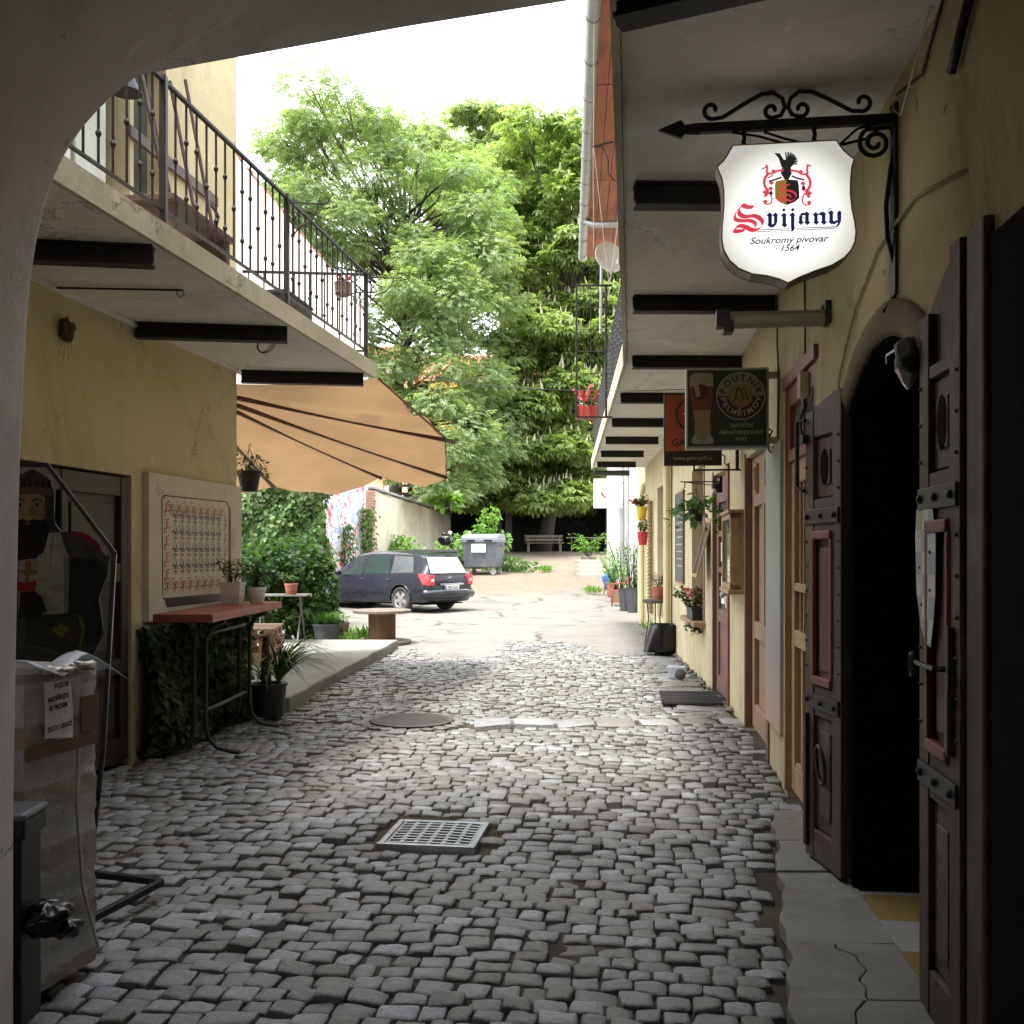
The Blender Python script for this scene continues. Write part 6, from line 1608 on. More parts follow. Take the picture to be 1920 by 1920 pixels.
m.add([(XF(ya) + .012, ya, .0), (XF(yb_) + .012, yb_, .0), (XF(yb_) + .012, yb_, 4.6), (XF(ya) + .012, ya, 4.6)], [(0, 1, 2, 3)]); wp(m.build('mural', n.m), fw)
# old plastered garden wall with a brick end
gw = thing('garden_wall', 'long old plastered garden wall with a brick pier running back behind the bins', 'wall', (-4.1, 43, 0))
A_, B_w = Vector((-4.90, 34.2, 0)), Vector((-3.23, 52, 0)); dvw = (B_w - A_).normalized(); nw = Vector((dvw.y, -dvw.x, 0))
m = MB()
def gwp(t, o, z): p = A_.lerp(B_w, t) + nw * o; return (p.x, p.y, z)
for i in range(24):
    t0, t1 = i / 24, (i + 1) / 24; zt0, zt1 = 3.66 - .22 * t0 + .02 * math.sin(i * 2), 3.66 - .22 * t1 + .02 * math.sin((i + 1) * 2)
    b0 = .03 * math.sin(i * 1.3); b1 = .03 * math.sin((i + 1) * 1.3)
    m.add([gwp(t0, b0, -.2), gwp(t1, b1, -.2), gwp(t1, b1, zt1), gwp(t0, b0, zt0)], [(0, 1, 2, 3)])
    m.add([gwp(t0, b0, zt0), gwp(t1, b1, zt1), gwp(t1, -.4, zt1), gwp(t0, -.4, zt0)], [(0, 1, 2, 3)])
wp(m.build('wall', m_oldwall), gw)
m = MB()
for i in range(12): m.add([], []); m.bar(gwp(i / 12, -.15, 3.74 - .22 * i / 12), gwp((i + 1) / 12 - .004, -.15, 3.74 - .22 * (i + 1) / 12), .55, .07)
wp(m.build('coping', mat('grey_coping', (.34, .34, .34), (.24, .24, .24), .8)), gw)
n = NT('brick_pier_bricks'); n.set(.9, 0, .2)
bk = n.n('ShaderNodeTexBrick'); bk.inputs['Scale'].default_value = 4; bk.inputs['Color1'].default_value = (.36, .17, .11, 1); bk.inputs['Color2'].default_value = (.45, .26, .18, 1); bk.inputs['Mortar'].default_value = (.42, .37, .30, 1)
mpb = n.n('ShaderNodeMapping'); mpb.inputs['Rotation'].default_value = (R(90), 0, 0); n.l(n.tc.outputs['Object'], mpb.inputs[0]); n.l(mpb.outputs[0], bk.inputs['Vector']); n.l(n.mix(n.ramp(n.noise(3, 5), [(.5, 0), (.7, .6)]), bk.outputs[0], (.55, .42, .32)), n.b.inputs['Base Color'])
m = MB(); p = A_; m.box(p.x - .35, p.x + .12, p.y - .42, p.y + .25, -.1, 3.62)
for k in range(14): m.box(p.x - .33 + random.uniform(-.04, .04), p.x + .12 + random.uniform(-.03, .06), p.y - .44, p.y + .2, 2.3 + k * .095, 2.37 + k * .095)
wp(m.build('brick_pier', n.m), gw)
# ivy covered wall across the left of the courtyard
ig = thing('ivy_wall', 'garden wall smothered in pale green ivy below the orange awning', 'ivy', (-6, 19.6, 0))
m = MB(); m.box(-9.5, -3.95, 19.7, 20.0, -.1, 3.3); wp(m.build('wall', m_oldwall), ig)
def f_ig(u, v): x = -8.2 + 4.45 * u; z = 3.5 * v; return Vector((x, 19.6 - .16 - .14 * math.sin(x * 3 + z * 2) - .10 * math.sin(x * 7 - z * 5), z)), Vector((0, -1, 0))
wp(ivy_wall('foliage', '', f_ig, 9000, 0, m_leafivy, (.07, .15), depth=.22), ig)
def f_ig2(u, v): y = 19.5 + .6 * u; z = 3.5 * v; return Vector((-3.93 + .08 * math.sin(z * 5), y, z)), Vector((1, 0, 0))
wp(ivy_wall('foliage', '', f_ig2, 1100, 0, m_leafivy, (.07, .14), depth=.2), ig)
m = MB()
for k in range(8): m.tube([(-8 + k * .55 + .1 * math.sin(z * 3 + k), 19.55, z) for z in np.linspace(0, 3.2, 8)], .02, 5)
wp(m.build('stems', m_gate), ig)
# vines on the mural
vm = thing('wall_vine', 'thin leafy vines hanging down over the painted mural', 'vine', (XF(30), 30, 0))
pts_ = []
for (y, w_, z0, z1, nn) in ((28.7, .55, .3, 4.5, 1000), (31.6, .5, .0, 2.4, 600), (33.4, .7, .2, 3.0, 900), (29.6, .8, .0, 1.6, 700)):
    for _ in range(nn):
        z = random.uniform(z0, z1); yy = y + random.gauss(0, w_ * .45); pts_.append((XF(yy) + random.uniform(.05, .35), yy, z))
pos = np.array(pts_); d = np.stack([rng.normal(.4, .5, len(pos)), rng.normal(0, .6, len(pos)), rng.normal(-.6, .4, len(pos))], 1)
wp(leaf_mesh('foliage', pos, frames(d, np.tile([1, 0, .3], (len(d), 1)) + rng.normal(0, .4, d.shape)), rng.uniform(.10, .2, len(d)), T_leaf, m_leafivy), vm)
m = MB()
for y, z1 in ((28.6, 4.4), (28.9, 4.2), (31.5, 2.3), (33.3, 3)): m.tube([(XF(y + .1 * math.sin(z)) + .06, y + .1 * math.sin(z * 2), z) for z in np.linspace(0, z1, 9)], .02, 5)
wp(m.build('stems', m_gate), vm)
# ivy bush nearer, dark, round
def leaf_blob(parent, name, blobs, n, mt, size, T=T_ivy, out=.9, vert=.35):
    w = np.array([b[3] * b[4] + b[4] * b[5] + b[3] * b[5] for b in blobs]); k = rng.choice(len(blobs), n, p=w / w.sum()); B = np.array(blobs)[k]
    d = rng.normal(size=(n, 3)); d /= np.linalg.norm(d, axis=1, keepdims=True); r = 1 - .35 * rng.random(n) ** 2
    pos = B[:, :3] + d * B[:, 3:6] * r[:, None]
    dd = d * out + rng.normal(0, .45, (n, 3)); dd[:, 2] -= vert
    return leaf_mesh(name, pos, frames(dd, d + rng.normal(0, .35, (n, 3)) + np.array([0, 0, .3])), rng.uniform(size[0], size[1], n), T, mt, parent)
def _rel(blobs, loc): return [(b[0] - loc[0], b[1] - loc[1], b[2] - loc[2], *b[3:]) for b in blobs]
bl_ = [(-3.62, 16.4, 1.25, .55, .6, .48), (-3.35, 16.5, .75, .42, .5, .75), (-4.3, 16.2, 1.2, .7, .6, .42), (-5.2, 16.2, 1.1, .8, .6, .55), (-4.2, 16.6, .6, .8, .5, .7), (-3.25, 16.6, .3, .35, .4, .4), (-6.0, 16.2, .9, .7, .6, .9)]
ib = thing('ivy_hedge', 'rounded dark ivy hedge with bright green rim standing behind the concrete terrace', 'hedge', (-4, 16.4, 0))
leaf_blob(ib, 'foliage', _rel(bl_, (-4, 16.4, 0)), 11000, leafmat('hedge_leaf', (.012, .034, .008), (.05, .105, .022), .5), (.06, .12))
m = MB()
for k in range(9): a = k * .8; m.tube([(-.3 + .2 * k - 1.2, .1 * math.sin(a), 0), (-.3 + .2 * k - 1.2, .1 * math.cos(a), .5), (-.35 + .2 * k - 1.1, .15 * math.sin(a), 1.1)], .02, 5)
m.build('stems', m_gate, ib)
# ================================================================== awning
aw = thing('awning', 'orange fabric awning fanning out on dark ribs from the corner of the ochre house', 'awning', (-2.8, 9.7, 3))
apex = Vector((-3.25, 9.75, 3.19))
Sc = Vector((XEL(9.62) + .0, 9.75, 3.22)); E1 = P(835, 821, 11.3); E2 = P(837, 892, 13.0); E3 = P(715, 893, 13.3); E4 = P(515, 912, 13.0); E5 = Vector((-4.9, 11.6, 2.28)); E6 = Vector((-5.6, 9.8, 2.3))
m_fab = NT('orange_awning_fabric'); m_fab.set(.9, 0, .1)
cf = m_fab.ramp(m_fab.noise(1.2, 4), [(.3, (.29, .182, .09)), (.7, (.225, .14, .068))]); m_fab.col(cf)
tr_ = m_fab.n('ShaderNodeBsdfTranslucent'); m_fab.l(cf, tr_.inputs[0]); ms_ = m_fab.n('ShaderNodeMixShader'); ms_.inputs[0].default_value = .34
m_fab.l(m_fab.b.outputs[0], ms_.inputs[1]); m_fab.l(tr_.outputs[0], ms_.inputs[2]); m_fab.l(ms_.outputs[0], m_fab.out.inputs[0]); m_fab.bump(m_fab.noise(5, 4), .25, .05); m_fab = m_fab.m
edges = [Sc, E1, E2, E3, E4, E5, E6]; sag = [.02, .03, .22, .25, .2, .1]
m = MB()
for k in range(6):
    a, b = edges[k], edges[k + 1]
    def fn(u, v, a=a, b=b, s_=sag[k], k=k):
        e = a.lerp(b, u); bulge = 4 * u * (1 - u)
        e = e + (a + b - apex * 2).normalized() * (bulge * s_ * (1 if k >= 2 else .2)) * 1.0 
        p = apex.lerp(e, v); p.z -= bulge * s_ * .45 * v * (1.4 - v * .6) + .05 * math.sin(v * 3.1)
        p.z += .012 * math.sin(u * 19 + v * 7) * bulge * v + .05 * math.sin(u * 13 + 3 + v * 2) * bulge * (v if k < 2 else .25 * v)
        return p
    m.grid(fn, 14, 16)
wp(m.build('fabric', m_fab, smooth=True), aw)
for k, (a, b) in enumerate(((apex, E1 + (E1 - apex).normalized() * .12), (apex, E2), (apex, E3), (apex, E4), (apex, E5))):
    m = MB(); m.bar(a - Vector((0, 0, .06)), b - Vector((0, 0, .025)), .032, .045); wp(m.build('rib', mat('brown_steel_rib', (.10, .055, .045), (.06, .035, .03), .5, .2, 9, .1)), aw)
m = MB(); m.tube([Sc, E1], .012, 6); m.tube([E1, E2], .010, 6); wp(m.build('edge_cord', m_gatered), aw)
c = P(835, 952, 13.0); hb2 = hanging('hanging_basket', 'yellow green leafy basket hanging from the tip of the orange awning', (c.x, c.y, c.z), .09, .10, m_potd, .40, m_leafb, 170, (.07, .15), .17, .13, 1.0)
# ================================================================== terrace furniture
ft_ = thing('folding_table', 'slim folding metal table with splayed legs by the ivy hedge', 'table', (-3.55, 15.2, .115), .05)
m = MB(); m.box(-.42, .42, -.3, .3, .71, .735); m.build('tabletop', mat('grey_table_top', (.11, .107, .10), (.08, .077, .07), .5), ft_, bevel=.005)
for sx in (-.3, .3):
    for s_ in (-1, 1):
        m = MB(); m.bar((sx - s_ * .1 * 0 + .02 * s_, -.24 * s_, .71), (sx + .02 * s_, .25 * s_, 0), .022, .022); m.build('leg', mat('grey_leg_paint', (.10, .10, .10), (.07, .07, .07), .6), ft_)
p_ = pot('flower_pot', 'terracotta pot with a small plant on the slim folding metal table', 'plant pot', (-3.38, 15.1, .85), .10, .17, m_terra); tuft(p_, (0, 0, .15), 120, .14, .2, m_leafd, T_leaf, (.04, .08))
# pallets
for k in range(3):
    pz = thing('pallet', ['lowest wooden pallet of the stack beside the ochre house corner', 'middle wooden pallet of the stack beside the house corner', 'topmost wooden pallet of the stack beside the house corner'][k], 'pallet', (-3.42 + .02 * k, 12.6, .116 + k * .147), .06 * k, 'stacked pallets by the house')
    m = MB()
    for i in range(5): m.box(-.4, .4, -.5 + i * .22, -.5 + i * .22 + .12, .122, .142)
    m.build('deck_boards', m_wood, pz); m = MB()
    for i in range(3):
        for j in range(3): m.box(-.4 + i * .33, -.4 + i * .33 + .12, -.5 + j * .44, -.5 + j * .44 + .12, .022, .10)
        m.box(-.4 + i * .33, -.4 + i * .33 + .12, -.5, .5, .10, .122); m.box(-.4 + i * .33, -.4 + i * .33 + .12, -.5, .5, 0, .022)
    m.build('blocks', m_wood, pz)
# ponytail plant
pt = pot('ponytail_plant', 'dark pot with a shaggy brown topped plant and long arching leaves at the kerb', 'potted plant', (-2.23, 9.05, .0), .165, .30, m_black, .8)
m = MB(); m.tube([(-.02, 0, .27), (-.03, .0, .45), (-.035, .01, .62), (-.03, .0, .70)], [.05, .042, .036, .03], 10); m.build('trunk', mat('shaggy_trunk', (.16, .09, .06), (.10, .055, .04), .95, 0, 20, .9, 30), pt, smooth=True)
def blades(parent, c, n, L, mt, up=.9, spread=1.0, w=.012, name='leaves', bias=None, dr=.30):
    m = MB()
    for k in range(n):
        a = random.uniform(0, 6.28) if bias is None else random.gauss(bias, .9); l = L * random.uniform(.6, 1.1); u0 = up * random.uniform(.5, 1.1)
        p = Vector(c); d = Vector((math.cos(a) * spread, math.sin(a) * spread, u0)).normalized(); s_ = Vector((-math.sin(a), math.cos(a), 0)); pts = []
        for i in range(8):
            wdt = w * (1 - (i / 7) ** 2 * .95); pts.append((p - s_ * wdt / 2, p + s_ * wdt / 2)); p = p + d * (l / 7); d = (d + Vector((0, 0, -dr))).normalized()
        o = len(m.v)
        for q, r_ in pts: m.v += [tuple(q), tuple(r_)]
        for i in range(7): m.f.append((o + 2 * i, o + 2 * i + 1, o + 2 * i + 3, o + 2 * i + 2))
    return m.build(name, mt, parent)
n = NT('blade_leaf'); n.set(.45, 0, .4); n.col(n.ramp(n.noise(4, 3), [(.3, (.05, .10, .025)), (.7, (.11, .19, .05))])); m_blade = n.m
blades(pt, (-.03, 0, .69), 60, .32, mat('dead_brown_leaf', (.22, .10, .06), (.14, .06, .04), .9), .5, .5, .012, 'dead_leaves')
blades(pt, (.09, .0, .30), 150, .85, m_blade, 2.0, .8, .022, bias=-.2); blades(pt, (-.05, .0, .30), 60, .5, m_blade, 1.5, .9, .018)
# grass pot, small pot on bricks, spool table
gp = pot('grass_pot', 'wide dark clay bowl of fine bright green grass beside the hedge', 'potted grass', (-3.02, 16.1, .0), .235, .33, m_potd, .75, n=24)
n = NT('grass_blade'); n.set(.5, 0, .3); n.col(n.ramp(n.noise(6, 3), [(.3, (.06, .15, .025)), (.7, (.13, .26, .05))])); m_grass = n.m
for gx_, gy_ in ((0, 0), (.09, .03), (-.09, .02), (.03, -.09), (-.04, .1), (.14, -.05), (-.14, -.05)): blades(gp, (gx_, gy_, .28), 90, .36, m_grass, 1.6, .9, .013, 'grass', None, .10)
bs = thing('brick_block', 'low stack of dark bricks beside the bowl of grass', 'bricks', (-2.78, 16.6, 0), .1)
m = MB(); m.box(-.22, .22, -.12, .12, 0, .075); m.box(-.15, .2, -.1, .1, .078, .15); m.build('bricks', mat('dark_brick', (.12, .09, .075), (.08, .06, .05), .9, 0, 8, .4), bs, bevel=.01)
p_ = pot('small_pot', 'small weathered clay pot with a pale seedling on the dark bricks', 'plant pot', (-2.82, 16.6, .152), .085, .17, mat('weathered_clay', (.25, .17, .12), (.18, .12, .09), .9), .8); tuft(p_, (0, 0, .15), 60, .1, .22, m_leafb, T_leaf, (.03, .06))
st = thing('cable_drum', 'wooden cable drum used as a low table at the edge of the terrace', 'cable drum table', (-2.14, 16.25, 0.0))
sh = Matrix.Identity(3)
n = NT('drum_wood'); n.set(.75, 0, .3); mpd = n.n('ShaderNodeMapping'); mpd.inputs['Scale'].default_value = (7, 7, .6); n.l(n.tc.outputs['Object'], mpd.inputs[0]); n.col(n.ramp(n.noise(3, 5, .6, mpd.outputs[0]), [(.3, (.16, .085, .05)), (.7, (.085, .045, .03))])); n.bump(n.noise(4, 5, .6, mpd.outputs[0]), .5, .01)
m = MB().lathe([(.225, .05), (.225, .50)], 28); m.build('drum_core', n.m, st, smooth='auto')
m_drumtop = mat('drum_boards', (.17, .14, .11), (.11, .09, .07), .8, 0, 3, .3, 30, stretch=(1, 9, 1))
m = MB().lathe([(.47, .0), (.48, .01), (.48, .045), (.47, .05)], 36); m.build('lower_flange', m_drumtop, st, smooth='auto')
m = MB().lathe([(.47, .50), (.48, .51), (.48, .545), (.47, .552), (.001, .553)], 36); m.build('upper_flange', m_drumtop, st, smooth='auto')
m = MB()
for x, y, w_ in ((-.12, 0, .07), (.1, .03, .06)): m.blob((x, y, .555), (w_, w_, .008), 3, 10, 6, .2)
m.build('weathered_patch', m_conc, st)
# weeds: tufts round the terrace end and kerbs
wd = MB()
gtufts = [(-2.62, 16.2, 30), (-2.55, 16.75, 40), (1.25, 37.0, 60), (1.35, 37.3, 40), (2.5, 29.8, 30), (2.35, 30.2, 30), (2.72, 18.6, 25)]
wt = thing('weeds', 'small tufts of weeds growing out of the courtyard ground', 'weeds', (0, 0, 0)); wt['kind'] = 'stuff'
P_, D_ = [], []
for x, y, k in gtufts:
    for _ in range(k * 2): P_.append((x + random.gauss(0, .12), y + random.gauss(0, .12), gz(y) + random.uniform(0, .10))); D_.append((random.gauss(0, .5), random.gauss(0, .5), 1))
wo = leaf_mesh('weed_leaves', np.array(P_), frames(np.array(D_)), rng.uniform(.10, .24, len(P_)), T_long, m_leafb, wt)
# ================================================================== car
a_ = R(39); hx, hy_ = -math.cos(a_), math.sin(a_)
car = thing('estate_car', 'dark blue estate car parked at an angle with its rear towards the alley', 'car', (-3.26, 26.1, .0), math.atan2(hy_, hx))
n = NT('dark_blue_car_paint'); n.set(.22, .35, .5); n.col(n.mix(n.ramp(n.noise(2, 5, .6), [(.45, 0), (.8, .35)]), (.005, .010, .022), (.018, .019, .020))); n.b.inputs['Coat Weight'].default_value = .7; n.b.inputs['Coat Roughness'].default_value = .08
n.l(n.ramp(n.noise(3, 5), [(.3, .18), (.75, .45)]), n.b.inputs['Roughness']); m_car = n.m
# stations: x, z_bottom, half width low, z belt, half width belt, z top, half width top
ST_ = [(-2.24, .42, .66, .74, .70, .76, .60), (-2.20, .30, .78, .80, .80, .84, .70), (-2.12, .24, .82, .93, .80, 1.00, .66), (-2.02, .23, .845, .95, .815, 1.20, .60), (-1.90, .23, .855, .955, .825, 1.38, .56), (-1.70, .23, .865, .955, .832, 1.455, .555), (-1.2, .22, .875, .95, .84, 1.49, .575), (-.5, .20, .875, .935, .845, 1.505, .59), (.1, .20, .875, .92, .845, 1.495, .585), (.5, .20, .875, .91, .84, 1.44, .57), (.9, .20, .875, .90, .835, 1.22, .58), (1.28, .20, .875, .895, .82, .96, .64), (1.7, .22, .865, .85, .79, .885, .60), (2.05, .25, .82, .74, .72, .78, .55), (2.22, .32, .66, .58, .60, .62, .45)]
m = MB(); SEC = []
for x, zb, wl, zt, wb, zp, wt_ in ST_:
    half = [(0, zb), (wl * .6, zb), (wl * .93, zb + .02), (wl, zb + .12), (wl + .005, (zb + zt) / 2 + .02), (wb + .01, zt - .04), (wb, zt), (wt_ + (wb - wt_) * .15, zp - (zp - zt) * .10), (wt_ * .86, zp + .005), (wt_ * .4, zp + .028), (0, zp + .034)]
    SEC.append([(x, -y, z) for y, z in half] + [(x, y, z) for y, z in reversed(half[1:-1])])
ns_ = len(SEC[0])
for s_ in SEC: m.v += s_
for i in range(len(SEC) - 1):
    for k in range(ns_): k2 = (k + 1) % ns_; m.f.append((i * ns_ + k, i * ns_ + k2, (i + 1) * ns_ + k2, (i + 1) * ns_ + k))
m.f.append(tuple(range(ns_))[::-1]); m.f.append(tuple((len(SEC) - 1) * ns_ + k for k in range(ns_)))
body = m.build('body', m_car, None, smooth='auto', angle=32)
cut = MB()
for wx in (-1.30, 1.40):
    for s_ in (-1, 1): cut.lathe([(.355, -.16), (.355, .2)], 32, (wx, s_ * .80, .33), Matrix.Rotation(R(90), 3, 'X'))
cuo = cut.build('cutter', m_black); bm_ = body.modifiers.new('b', 'BOOLEAN'); bm_.operation = 'DIFFERENCE'; bm_.object = cuo; bm_.solver = 'EXACT'
bpy.context.view_layer.update(); dg = bpy.context.evaluated_depsgraph_get(); me2 = bpy.data.meshes.new_from_object(body.evaluated_get(dg)); body.modifiers.clear(); body.data = me2; bpy.data.objects.remove(cuo)
body.parent = car
try: body.data.set_sharp_from_angle(angle=R(32))
except Exception: pass
def csec(x):
    for a, b in zip(ST_[:-1], ST_[1:]):
        if a[0] <= x <= b[0]: t = (x - a[0]) / (b[0] - a[0]); return [p + (q - p) * t for p, q in zip(a, b)]
def side(x, t, s_, off=.006):
    _, zb, wl, zt, wb, zp, wt_ = csec(x); y1, z1 = wt_ + (wb - wt_) * .15, zp - (zp - zt) * .10
    return (x, s_ * (wb + (y1 - wb) * t + off), zt + (z1 - zt) * t)
m_cg = NT('car_glass'); m_cg.set(.05, 0, .3); m_cg.col((.02, .035, .03)); m_cg = m_cg.m
for s_ in (1, -1):
    for nm, q in (('front_window', [(1.10, .0), (.12, .02), (.16, .95), (.52, .92)]), ('rear_window', [(.02, .02), (-.86, .03), (-.80, .95), (.06, .95)]), ('quarter_window', [(-.95, .04), (-1.72, .08), (-1.55, .92), (-.90, .95)])):
        m = MB(); n4 = 6
        def fnw(u, v): 
            xa = q[0][0] + (q[1][0] - q[0][0]) * u; xb = q[3][0] + (q[2][0] - q[3][0]) * u; ta = q[0][1] + (q[1][1] - q[0][1]) * u; tb = q[3][1] + (q[2][1] - q[3][1]) * u
            return side(xa + (xb - xa) * v, ta + (tb - ta) * v, s_, .008)
        m.grid(fnw, n4, n4); m.build(nm, m_cg if nm != 'quarter_window' else m_glassd, car, smooth=True)
for s_ in (1, -1):
    m = MB()
    for x in (1.12, .09, -.88):
        pr_ = []
        for t in np.linspace(0, 1, 7):
            _, zb, wl, zt, wb, zp, wt_ = csec(x); z = zb + .13 + (zt - .03 - zb - .13) * t
            pr_.append((x - (.14 * (1 - t) if x < -.5 else 0), s_ * (wl + .0055 + (wb + .01 - wl) * max(0, (t - .5) * 2)), z))
        m.tube(pr_, .006, 4)
        if x < 1: m.tube([side(x, 0, s_, .004), side(x + (.02 if x > 0 else .03), .95, s_, .004)], .014, 4)
    m.build('door_seams', m_black, car)
# interior hints behind the glass on the outside panel are not needed: solid cabin with pale far windows
m = MB()
def hatch(u, v): # u left-right, v up
    z = .97 + .40 * v; x0 = -2.135 + .235 * v + .02 * (2 * u - 1) ** 2; w_ = .66 - .09 * v; return (x0 - .045, (2 * u - 1) * w_, z)
m.grid(hatch, 8, 6); m.build('rear_screen', mat('pale_sheen_glass', (.34, .36, .33), (.26, .28, .26), .12, 0, 3, .02, spec=.8), car, smooth=True)  # pale greenish colour stands in for a reflection on the glass
m = MB(); m.grid(lambda u, v: (-2.245 + .115 * v + .03 * (2 * u - 1) ** 2 - .004, (2 * u - 1) * .62, .70 + .26 * v), 8, 5); m.build('tailgate', mat('dusty_tailgate', (.035, .035, .04), (.07, .068, .065), .4, .2, 4, .05), car, smooth=True)
m_lamp = mat('red_lamp_lens', (.40, .015, .025), (.55, .06, .06), .12, 0, 12, .1, spec=.8)
for s_ in (1, -1):
    m = MB(); m.prism([(-2.22, .66), (-2.235, .80), (-2.14, .955), (-1.90, .97), (-1.95, .86), (-2.06, .70)], .0, .03, lambda u, v, h: (u, s_ * (.775 + h + (.05 if u > -2.1 else .0)), v)); m.box(-2.265, -2.15, s_ * .70 - .085 * (1 if s_ > 0 else 1), s_ * .70 + .085, .68, .93); m.build('tail_lamp', m_lamp, car, bevel=.012)
    m = MB(); m.box(-2.268, -2.262, s_ * .70 - .05, s_ * .70 + .05, .77, .84); m.build('indicator', m_potw, car)
m = MB(); m.tube([(-2.10, -.84, .46), (-2.24, -.72, .46), (-2.29, -.4, .46), (-2.30, 0, .46), (-2.29, .4, .46), (-2.24, .72, .46), (-2.10, .84, .46)], .12, 12); m.build('rear_bumper', m_car, car, smooth='auto')
m = MB(); m.bar((-2.405, -.45, .56), (-2.405, .45, .56), .03, .022); m.bar((-2.262, -.42, .70), (-2.262, .42, .70), .02, .045); m.build('chrome_strip', mat('chrome', (.65, .65, .66), (.5, .5, .5), .15, .9, 5, 0), car)
m = MB(); m.box(-2.275, -2.262, -.26, .26, .565, .675); pl = m.build('number_plate', mat('plate_white', (.75, .75, .73), (.65, .65, .64), .5), car, bevel=.003)
m = MB(); m.box(-2.277, -2.2752, .215, .257, .57, .67); m.build('plate_band', mat_flat('plate_blue', (.02, .05, .35)), car)
text('9B4 7236', .095, m_dk, Matrix.Translation((-2.2765, -.02, .62)) @ Matrix.Rotation(R(-90), 4, 'Z') @ Matrix.Rotation(R(90), 4, 'X'), car, 'plate_letters', sx=1.0, bold=.001)
m = MB(); zc = .84
m.tube([(-2.205, .052 * math.cos(a), zc + .052 * math.sin(a)) for a in np.linspace(0, 6.283, 24, endpoint=False)], .009, 6, closed=True); m.bar((-2.21, .095, zc + .022), (-2.21, -.02, zc + .008), .012, .018); m.bar((-2.21, -.02, zc + .012), (-2.21, .02, zc - .012), .012, .018); m.bar((-2.21, .02, zc - .008), (-2.21, -.095, zc - .022), .012, .018)
m.build('round_badge', mat('chrome', (.65, .65, .66), (.5, .5, .5), .15, .9, 5, 0), car)
m = MB(); m.bar((-2.16, -.05, .985), (-2.13, .33, 1.01), .02, .03); m.build('wiper', m_black, car)
for s_ in (1, -1):
    for x in (.05, -.90):
        m = MB(); m.box(x - .10 + .04, x + .12, s_ * .862 - .012, s_ * .862 + .022, .80, .83); m.build('door_handle', mat('painted_handle', (.10, .11, .13), (.08, .09, .11), .2, .4), car, bevel=.008)
    m = MB(); m.blob((.88, s_ * .98, .97), (.07, .11, .075), 2, 12, 8, .05); m.build('wing_mirror', m_car, car, smooth=True)
    for wx in (-1.30, 1.40):
        # arch lip
        m = MB(); m.tube([(wx + .365 * math.cos(t), s_ * .872, .33 + .365 * math.sin(t)) for t in np.linspace(-.1, 3.24, 22)], .018, 6); m.build('arch_lip', m_car, car, smooth=True)
        Mw = Matrix.Rotation(R(90) * s_, 3, 'X')
        wc = thing('wheel', None, None, (wx, s_ * .78, .315)); wc.parent = car
        m = MB().lathe([(.20, -.09), (.295, -.10), (.315, -.075), (.318, 0), (.315, .075), (.295, .095), (.215, .085), (.20, .07)], 32, (0, 0, 0), Matrix.Rotation(R(-90) * s_, 3, 'X')); m.build('tyre', mat('tyre_rubber', (.045, .042, .04), (.085, .08, .07), .9, 0, 6, .2), wc, smooth='auto')
        m = MB(); Mz = Matrix.Rotation(R(-90) * s_, 3, 'X')
        m.lathe([(.195, .03), (.215, .075), (.205, .08), (.185, .05)], 32, (0, 0, 0), Mz)
        for k in range(5):
            a = k * 2 * math.pi / 5 + .3
            q = [(.045, -.055), (.19, -.028), (.2, .028), (.045, .055)]; q = [(u * math.cos(a) - v * math.sin(a), u * math.sin(a) + v * math.cos(a)) for u, v in [(.03, -.05), (.12, -.042), (.195, -.062), (.195, .062), (.12, .042), (.03, .05)]]
            m.prism(q, .045, .075, lambda u, v, h: tuple(Mz @ Vector((u, v, h))))
        m.lathe([(.05, .06), (.045, .085), (.001, .088)], 16, (0, 0, 0), Mz)
        m.build('rim', mat('alloy_wheel', (.50, .50, .51), (.38, .38, .38), .35, .7, 8, .05), wc, smooth='auto')
        m = MB().lathe([(.18, -.02), (.001, -.01)], 20, (0, 0, 0), Mz); m.build('brake_disc', m_dark, wc)
m = MB(); m.box(-2.0, 2.0, -.7, .7, .19, .215); m.build('underbody', m_dark, car)
# ================================================================== waste containers
du = thing('dumpster', 'large grey wheeled dumpster with a domed lid and a white notice', 'dumpster', (-1.04, 36.0, gz(36.0)), R(-16))
m_du = mat('grey_dumpster_plastic', (.10, .115, .13), (.075, .085, .10), .5, 0, 3, .1, dirt=(.18, .17, .15))
m = MB(); m.prism([(-.58, .27), (.58, .27), (.66, 1.18), (-.66, 1.18)], -.48, .48, lambda u, v, h: (u, h * (1 + .15 * (v - .3)), v)); m.build('tub', m_du, du, bevel=.03)
m = MB(); m.box(-.70, .70, -.58, .58, 1.16, 1.23); m.build('rim', m_du, du, bevel=.02)
m = MB(); m.prism([(-.56, 1.23), (-.54, 1.36), (-.40, 1.44), (.0, 1.49), (.40, 1.46), (.56, 1.36), (.58, 1.23)], -.68, .68, lambda u, v, h: (h, u, v)); m.build('lid', mat('lighter_grey_lid', (.18, .20, .23), (.14, .16, .18), .45, 0, 3, .1), du, bevel=.02)
m = MB(); m.box(-.28, .26, -.572, -.562, .82, 1.12); m.build('notice', m_paper, du)
m = MB(); m.box(-.45, -.15, -.62, -.56, 1.24, 1.27); m.box(.2, .5, -.62, -.56, 1.24, 1.27); m.tube([(.70, -.3, 1.1), (.78, -.3, 1.05), (.78, .3, 1.05), (.70, .3, 1.1)], .02, 6); m.build('handles', m_black, du)
